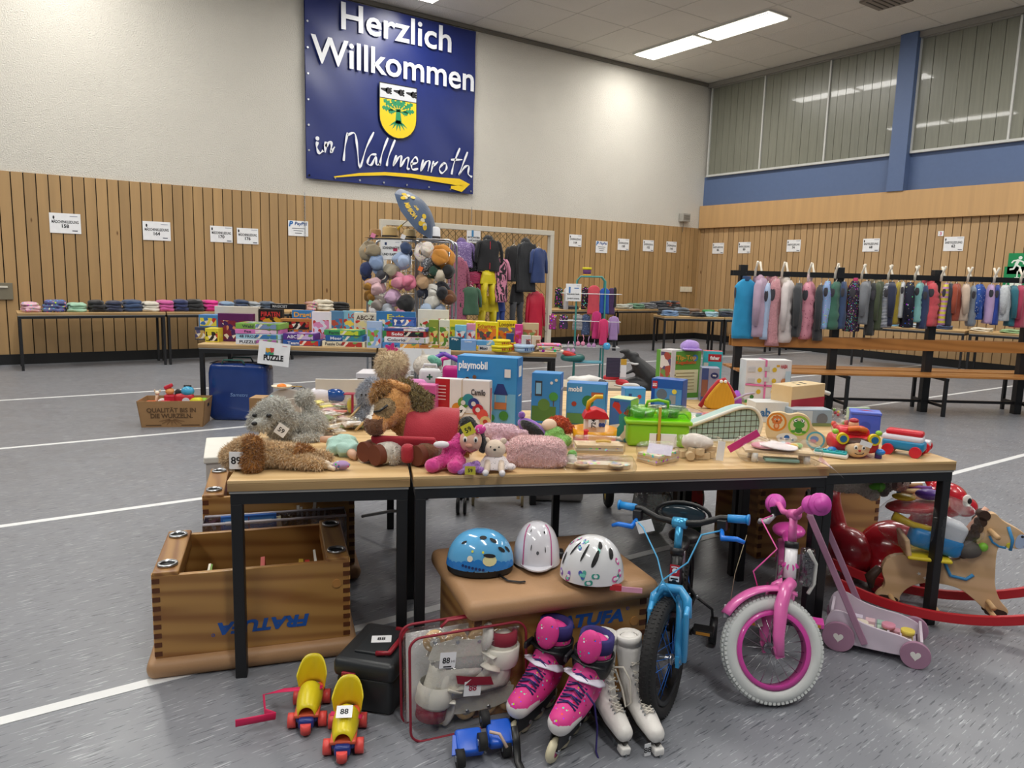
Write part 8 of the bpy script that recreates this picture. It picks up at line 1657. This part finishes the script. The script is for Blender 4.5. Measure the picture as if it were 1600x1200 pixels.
# heap of puzzle bags behind poodle
for i,(x,y,c,l) in enumerate(((500,655,'#d8c8a0','bag of wooden puzzle pieces behind the poodle, front'),(525,640,'#cfc4b0','bag of wooden puzzle pieces beside the red framed box'),(492,635,'#e0dcd0','white paper wrapped puzzle bag below the white blue device'),(545,665,'#c9b8a8','bag of pinkish puzzle pieces above the mint dress doll'))):
    t=T('puzzle_bag',l,'wooden toy',TP(x,y+8),CANG); g=MB(); r=random.Random(i)
    for q in range(10): g.box((r.uniform(-.06,.06),r.uniform(0,.08),.01+.008*(q%5)),(r.uniform(.03,.07),r.uniform(.03,.05),.006),M(r.choice([c,'#d8cc5a','#d8a0a0','#c9b890','#e6e2da','#8a9a6a']),.5),rz=r.uniform(-1,1),rx=r.uniform(-.3,.3))
    g.build('puzzle_pieces',t); MB().ell((0,.04,.03),(.09,.06,.035),FILM).jit(.014,16).build('plastic_bag',t)
for i,(x,y,c,l) in enumerate(((478,668,'#c9a878','bag of tan puzzle pieces right behind the poodle back'),(508,676,'#d8d0c0','bag of pale puzzle pieces left of the mint dress doll'),(520,650,'#cdb27a','bag of ochre puzzle pieces under the wooden sticks'),(548,640,'#d4c6c0','bag of rosy puzzle pieces beside the grey shaggy plush'),(480,622,'#e0d8c8','bag of cream puzzle pieces next to the white blue device'))):
    t=T('puzzle_bag',l,'wooden toy',TP(x,y+6),CANG+i); g=MB(); r=random.Random(20+i)
    for q in range(12): g.box((r.uniform(-.06,.06),r.uniform(-.04,.05),.012+.008*(q%5)),(r.uniform(.03,.08),r.uniform(.03,.06),.006),M(r.choice([c,'#d8cc5a','#d8a0a0','#c9b890','#e6e2da','#9aa87a','#c96a5a']),.5),rz=r.uniform(-1,1),rx=r.uniform(-.3,.3))
    g.build('puzzle_pieces',t); MB().ell((0,0,.03),(.09,.06,.035),FILM).jit(.014,16).build('plastic_bag',t)
for k,(dx,l) in enumerate(((0,'pale wooden stick leaning left of the horse, longer'),(.02,'pale wooden stick leaning left of the horse, shorter'))):
    a=TP(533+22*k,668+8*k); MB().tube([(0,0,.01),(.06,.03,.07),(.11,.05,.13-.03*k)],.009,M('#c9ad78',.6,'pine',c2='#b89a66'),8,flat=.6).build('wooden_stick',loc=a,rz=CANG,label=l,cat='toy')
# red framed clear box
t=T('clear_gift_box','clear plastic box with dark red edge behind the wooden sticks','box',TP(545,650),CANG); MB().rbox((0,.03,.055),(.05,.06,.11),FILM,.004).build('clear_case',t); MB().box((.02,-.002,.055),(.012,.004,.11),M('#9a1f3a',.4)).box((0,.03,.112),(.055,.062,.004),M('#9a1f3a',.4)).build('red_edge',t); MB().ell((0,.03,.05),(.016,.018,.04),M('#d8c84a',.5)).build('yellow_content',t)
# white blue device
p=TP(512,632); t=T('air_purifier' if False else 'toy_ironing_machine','white and blue rounded electric device with black cable','device',p,CANG+rad(8)); 
MB().ell((-.035,.05,.045),(.075,.055,.045),pl('#e2dfe8',.3),e=.8).build('white_body',t); MB().ell((.045,.05,.048),(.065,.06,.048),pl('#1f4f9c',.2,coat=.5),e=.8).build('blue_cover',t); MB().ell((.01,.06,.092),(.07,.04,.010),pl('#1a2a5a',.3)).build('top_panel',t)
MB().tube([(-.10,.03,.05),(-.13,.02,.09),(-.17,.02,.10),(-.20,.03,.08),(-.19,.02,.04),(-.15,.0,.03),(-.12,.0,.05),(-.11,.02,.08)],.004,BLK,6).build('cable',t)
# bead board with egg plate
p=TP(452,655); t=T('bead_maze_board','pale grey curved board with coloured beads and wires behind the poodle','toy',p,CANG+rad(6))
MB().prism(sm([(-.12,0),(.09,0),(.09,.10),(.05,.15),(-.06,.15),(-.12,.10)],2),.02,M('#b9b4b0',.5),Matrix.Translation((0,.02,0))@Matrix.Rotation(PI/2,4,'X')).build('board',t,bevel=.003)
g=MB(); g.tube([(-.05,-.01,.0),(-.045,-.02,.05),(-.02,-.02,.10),(.03,-.02,.11),(.06,-.02,.06),(.065,-.01,.0)],.0025,WHITE,6); g.build('wire',t)
for x,z,c in((-.08,.115,'#8fc0c8'),(-.10,.05,'#7fb4bc'),(-.11,.02,'#8fc0c8')): MB().ell((x,-.012,z),(.010,.008,.008),pl(c,.4)).build('bead',t)
MB().box((.10,.10,.07),(.42,.02,.14),M('#cdc9c2',.6)).build('white_backing_box',loc=TP(520,636),rz=CANG+rad(4),label='long pale carton edge behind the white and blue device',cat='box')
p=TP(440,655); t=T('toy_fried_egg_plate','toy plate with fried egg on the curved bead board','toy plate',(p.x+.01,p.y+.02,TZ+.152),CANG); MB().lathe([(0,.004),(.035,.004),(.05,.012),(.05,.015),(.034,.008),(0,.008)],pl('#e8dcc4',.4),24).build('plate',t); MB().ell((0,0,.012),(.024,.020,.013),pl('#e8821e',.3)).build('yolk',t); MB().box((.075,0,.012),(.05,.012,.004),M('#a88a4a',.6)).build('handle',t)
MB().box((0,0,.05),(.07,.10,.10),CARD).build('small_cardboard_box',loc=TP(406,650),rz=CANG,label='small brown cardboard box half hidden left of the bead board',cat='box')
# ---- behind: stroller with plush, bags
p=Vector((2.28,4.05,0)); t=T('toy_stroller','purple framed toy stroller with black double wheels behind the tables','stroller',p,CANG); PU2=pl('#6a3fb0',.35)
for x in(-.14,.13):
    for y in(-.1,.2):
        MB().tube([(x,y,.42),(x,y,.10)],.012,BLK,8).build('fork_tube',t)
        for s in(-1,1): MB().cyl((x+s*.022-.009,y,.055),(x+s*.022+.009,y,.055),.055,BLK,20).build('wheel',t)
MB().tube([(-.14,-.1,.33),(0,-.12,.31),(.13,-.1,.33)],.012,BLK,8).tube([(-.14,-.1,.35),(-.14,.2,.35)],.010,BLK,8).tube([(.13,-.1,.35),(.13,.2,.35)],.010,BLK,8).build('chassis_bar',t)
MB().rbox((0,.05,.52),(.34,.34,.24),M('#c93a9a',.7,'fabric'),.06).build('seat',t)
for s in(-1,1): MB().tube([(s*.16,.15,.6),(s*.15,.05,.80),(s*.10,.0,.95),(0,-.01,1.0)],.014,PU2,10).build('purple_frame',t)
q=lambda px,py,dep:at_depth(px,py,dep)
dS=(p-Vector((0,0,CH))).dot(FW)
def head(px,py,wpx,hpx,m,label,dep,cat='soft toy',nm='plush_toy',fur=.006,extra=None,fm=None):
    c=q(px,py,dep); k=1/ppm(c); t=T(nm,label,cat,c,CANG); blob('body',[('e',(0,0,0),(wpx*k/2,wpx*k/2.2,hpx*k/2))]+(extra or []),m,t,vox=.008,smooth=2,fur=fur,furn=3000,furw=.0016,furm=fm); return t,k
t,k=head(612,570,50,50,M('#e0cba2',.6,'plush'),'blonde styling doll head hair seen behind the brown horse',dS-.1,'doll','styling_doll',.03,fm=M('#cdb89a',.6)); MB().prism([(a*k*8,b*k*8) for a,b in fleur(5,1)],.01,M('#d02a80',.5),Matrix.Translation((0,-.02,.10))@Matrix.Rotation(PI/2,4,'X')).build('pink_flower',t)
t,k=head(668,572,46,36,HW_,'white plush unicorn with mint mane in the purple stroller',dS-.12,fur=.004,extra=[('c',(-.02,-.02,.05),(-.03,-.02,.10),.02,.008)]); MB().ell((.05,-.05,.04),(.05,.03,.03),M('#6ab09a',.8,'plush'),ry=.5).build('mint_mane',t)
t=T('doctor_case','white toy doctor case with dark green cross in the stroller','toy case',q(672,588,dS-.35),CANG); MB().rbox((0,0,0),(.13,.05,.10),pl('#dcdcde',.35),.03).build('body',t); g=MB(); g.p_rect(0,0,.035,.010,M('#1f5a3a',.5),frame_front(-.026),1); g.p_rect(0,0,.010,.035,M('#1f5a3a',.5),frame_front(-.026),2); g.build('cross',t); MB().tube([(-.04,0,.04),(-.035,0,.07),(.035,0,.07),(.04,0,.04)],.008,pl('#dcdcde',.35),8).build('handle',t)
t=T('toy_backpack','pink rounded backpack with eyes below the doctor case','bag',q(645,608,dS-.55),CANG); MB().rbox((0,0,-.02),(.17,.08,.16),M('#d07ab4',.6),.05).build('body',t)
for s in(-1,1): MB().ell((.03+s*.018,-.045,.035),(.006,.004,.006),BLK).build('eye',t)
MB().box((0,-.042,.005),(.17,.006,.012),BLK,ry=.2).build('zipper',t)
t=T('toy_bag','magenta toy handbag with loop handle behind the large blue box','bag',q(708,578,dS+.1),CANG); MB().rbox((0,0,-.03),(.14,.06,.12),pl('#c01f80',.4),.03).build('body',t); MB().tube([(-.08,0,.02),(-.07,0,.07),(0,0,.085),(.07,0,.07),(.08,0,.02)],.012,pl('#d02f90',.4),8).build('handle',t)
a=at_line(620,552,PZ,PN,-.03); b=at_line(705,552,PZ,PN,-.03); c=at_line(662,556,PZ,PN,-.03); W0=(b-a).length; t=T('paper_sign','white paper sign hanging from the game table behind the doll head','sign',c,PANG); MB().box((0,0,-.04),(W0,.003,.22),PAPER).build('sheet',t); MB().p_rect(W0*.35,.04,W0*.12,.01,M('#3a6ab0',.5),frame_front(-.0022),1).build('lettering',t)
# dinosaur
p=Vector((4.35,5.0,0)); dD=(p-Vector((0,0,CH))).dot(FW); c=q(995,600,dD); k=1/ppm(c); t=T('dinosaur_toy','black rubber dinosaur rearing up behind the blue boxes','toy dinosaur',(c.x,c.y,c.z-.10),CANG); DN=M('#232426',.5,'leather'); 
f_=lambda x,y:((x-995)*k,0,(600-y)*k+.10)
blob('body',[('t',[f_(1030,612),f_(1012,588),f_(998,572),f_(988,560)],[.10,.10,.07,.045]),('e',f_(996,604),(.16,.12,.09)),('c',f_(990,556),f_(978,553),.038,.028),('c',f_(978,549),f_(968,550),.024,.016),('c',f_(978,558),f_(969,561),.018,.012),('c',f_(990,578),f_(978,584),.018,.012),('c',f_(978,584),f_(968,582),.012,.008),('c',f_(985,612),f_(978,640),.06,.04),('c',f_(1005,612),f_(1000,640),.06,.04),('c',f_(965,600),f_(985,612),.025,.05)],DN,t,vox=.010,smooth=3)
MB().tube([(c_[0]+.04*math.cos(a),.0+.06*math.sin(a),c_[2]+.01*math.sin(a)) for c_ in [f_(990,566)] for a in [2*PI*i/12 for i in range(12)]],.010,M('#d8d8d8',.7),6,closed=True).build('white_tie',t)
MB().box((0,0,.0),(.36,.3,.5),M('#a88a64',.8)).build('cardboard_box',loc=(t.location.x,t.location.y,.25),rz=CANG,label='brown box under the black dinosaur, mostly hidden',cat='box')
# things on the floor level behind: white cloth, shoes
zc=.56; p=G(915,604,zc); t=T('low_display_box','low box with shoes and cloth behind the blue boxes','box',(p.x,p.y,0),CANG); MB().box((.02,.18,zc/2),(.75,.45,zc),M('#b0a490',.8)).build('carton',t)
MB().ell((0,.1,zc+.04),(.16,.09,.045),M('#dcdad6',.8,'fabric')).jit(.02,12).build('white_cloth',loc=(p.x,p.y,0),rz=CANG,label='crumpled white cloth behind the blue playset boxes',cat='cloth')
for x,y,c_,l in((866,602,'#d8602a','orange small toy beside the white cloth'),(955,592,'#c22430','red toy shoe right of the white cloth'),(972,600,'#b81f2c','red slipper near the dinosaur'),(986,606,'#c8c4c0','white small shoe near the dinosaur'),(940,600,'#2a2a30','black small shoe beyond the white cloth')):
    c=G(x,y,zc+.02); t=T('childrens_shoe' if 'sho' in l or 'slip' in l else 'small_toy',l,'shoe' if 'sho' in l or 'slip' in l else 'toy',(c.x,c.y,zc+.001),CANG+.5*x); MB().ell((0,0,.03),(.075,.032,.03),pl(c_,.5),e=.8).build('upper',t); MB().rbox((0,0,.006),(.15,.06,.012),WHITE,.005).build('sole',t)
c=q(958,574,dD-.2); t=T('picture_book','dark plaid patterned fabric and yellow card leaning by the green stand','book',c,CANG); MB().box((0,0,0),(.12,.01,.17),M('#2a2a3a',.7,'stripes',c2='#4a3f5a',sc=2)).build('dark_cover',t); MB().box((.09,-.004,-.01),(.05,.008,.15),PAPER).box((.09,-.006,.05),(.05,.008,.05),M('#d8a83a',.5)).build('yellow_card',t)
# ---- under the tables
t=T('pull_cart','light wooden toy pull cart with wheels seen under the tables','toy cart',(2.62,3.92,0),CANG); WDL=M('#b89a6a',.6,'pine',c2='#a8895a')
for x in(-.14,.14):
    MB().box((x*.95,0,.20),(.02,.02,.30),WDL).build('upright',t)
    for y in(-.0,.28): MB().cyl((x-.008+.02*(1 if x>0 else -1),y,.055),(x+.008+.02*(1 if x>0 else -1),y,.055),.055,M('#8a7a58',.6),20).build('wheel',t)
MB().box((0,0,.09),(.28,.018,.018),WDL).build('axle_bar',t); MB().box((0,.14,.26),(.30,.32,.16),WDL).build('cart_body',t)
t=T('plastic_tub','pale grey plastic tub under the middle tables','storage box',(3.0,3.78,0),CANG); MB().rbox((0,.16,.19),(.36,.30,.38),M('#b9b5b0',.45),.03).build('tub',t); MB().rbox((0,.16,.385),(.38,.32,.02),M('#b9b5b0',.45),.008).build('rim',t)
t=T('toy_go_kart','red framed toy go-kart with black tyres and yellow hubs under the tables','toy vehicle',(3.45,3.42,0),CANG); 
for x,y,r_ in((-.24,-.02,.10),(.02,.25,.09),(.34,-.05,.09),(.24,.30,.08)):
    w=MB().tube([(x,y+(r_-.028)*math.cos(a),r_+(r_-.028)*math.sin(a)) for a in [2*PI*i/28 for i in range(28)]],.028,RUBBER,10,closed=True).build('wheel',t); MB().cyl((x-.02,y,r_),(x+.02,y,r_),r_*.6,pl('#c9a81e',.5),24).build('hub',w)
MB().tube([(-.2,0,.10),(-.1,.05,.22),(.1,.08,.26),(.3,.0,.12)],.014,pl('#a81f2a',.4),8).tube([(-.2,0,.1),(.3,-.02,.1)],.010,BLK,8).build('frame',t); MB().rbox((.05,.15,.30),(.22,.22,.10),pl('#a81f2a',.4),.03).build('seat',t)
t=T('folding_chair','thin grey metal chair legs seen below the left front table','chair',(1.62,3.95,0),CANG); GM=M('#8f9296',.35,metal=1)
for x in(-.02,.30): MB().tube([(x,0,0),(x,.05,.42)],.009,GM,8).build('leg',t)
MB().tube([(.06,.02,.08),(.24,-.05,.14),(.36,-.1,.16)],.009,GM,8).build('cross_tube',t); MB().rbox((.14,.16,.43),(.36,.32,.03),M('#6f6a62',.6),.01).build('seat',t)
t=T('gift_bag','green and red patterned gift bag standing under the right table','bag',(3.37,2.95,0),CANG); MB().box((0,0,.17),(.12,.10,.34),M('#274a2c',.4,'art',c2='#a83a2a',c3='#c9b890',sc=.7)).build('body',t,bevel=.004); MB().box((0,.0,.35),(.12,.08,.03),M('#c9c0b0',.4)).build('tissue',t)
t=T('clear_sheet_bag','crumpled clear plastic bag leaning beside the gift bag','bag',(3.12,3.02,0),CANG); MB().ell((0,0,.17),(.12,.06,.18),M('#b9bcb8',.25,'film',add=.35)).jit(.03,8).build('film',t)
# plush on the crate under the right table
c4t=c4.location; rz4=rad(-17)
t=T('plush_dog','big cream plush animal lying on the gym box under the right table','soft toy',G(1340,778,.505),CANG); CW_=M('#c9bfb0',.9,'plush')
blob('body',[('e',(-.02,.08,.08),(.13,.10,.075)),('e',(.09,.05,.075),(.055,.05,.05)),('c',(.02,.0,.05),(.05,-.04,.03),.035,.03)],CW_,t,vox=.008,smooth=3,fur=.006,furn=5000)
t=T('plush_elephant','grey and white plush elephant with dark bow on the gym box','soft toy',G(1388,776,.505),CANG); GE=M('#8a8884',.9,'plush')
blob('body',[('e',(0,.05,.06),(.06,.055,.05)),('e',(.055,.02,.065),(.045,.04,.042)),('c',(-.02,.0,.04),(-.04,-.03,.03),.025,.022)],GE,t,vox=.006,smooth=3,fur=.005,furn=3000,region=lambda c:HW_ if c.x>.03 else None); MB().ell((.01,-.0,.10),(.02,.012,.016),M('#1f2a4a',.7)).build('bow',t)
for x in(.05,.085): MB().ell((x,-.022,.075),(.004,.003,.005),BLK).build('eye',t)
t=T('doll_pile','small dolls with pink and blonde hair on the gym box edge','dolls',G(1430,782,.48),CANG); r=random.Random(9)
for k in range(7): MB().tube([(r.uniform(-.08,.0),r.uniform(0,.06),.01+.01*k),(r.uniform(.02,.10),r.uniform(-.02,.05),.015+.009*k)],r.uniform(.008,.014),M(['#d8a088','#c97a9a','#3f7a9a','#d8b98a','#2a2a33','#7a4a9a','#c9a27a'][k],.6),8).build('doll',t)
MB().ell((0,0,.05),(.11,.08,.05),M('#b8783a',.6)).build('brown_ball',loc=G(1450,800,.44),label='brown leather ball beside the gym box edge',cat='ball')
# beyond: flat pile of skis? white box lid left
MB().box((0,0,.02),(.42,.30,.04),M('#cfccd0',.7)).build('flat_box',loc=G(600,588,.60),rz=CANG,label='white flat lid lying behind the brown horse under the game table',cat='box')
MB().box((0,0,.30),(.40,.28,.60),M('#9a8e7c',.8)).build('cardboard_box',loc=G(600,588,.60)-Vector((0,0,.60)),rz=CANG,label='brown carton carrying the white flat lid, mostly hidden',cat='box')
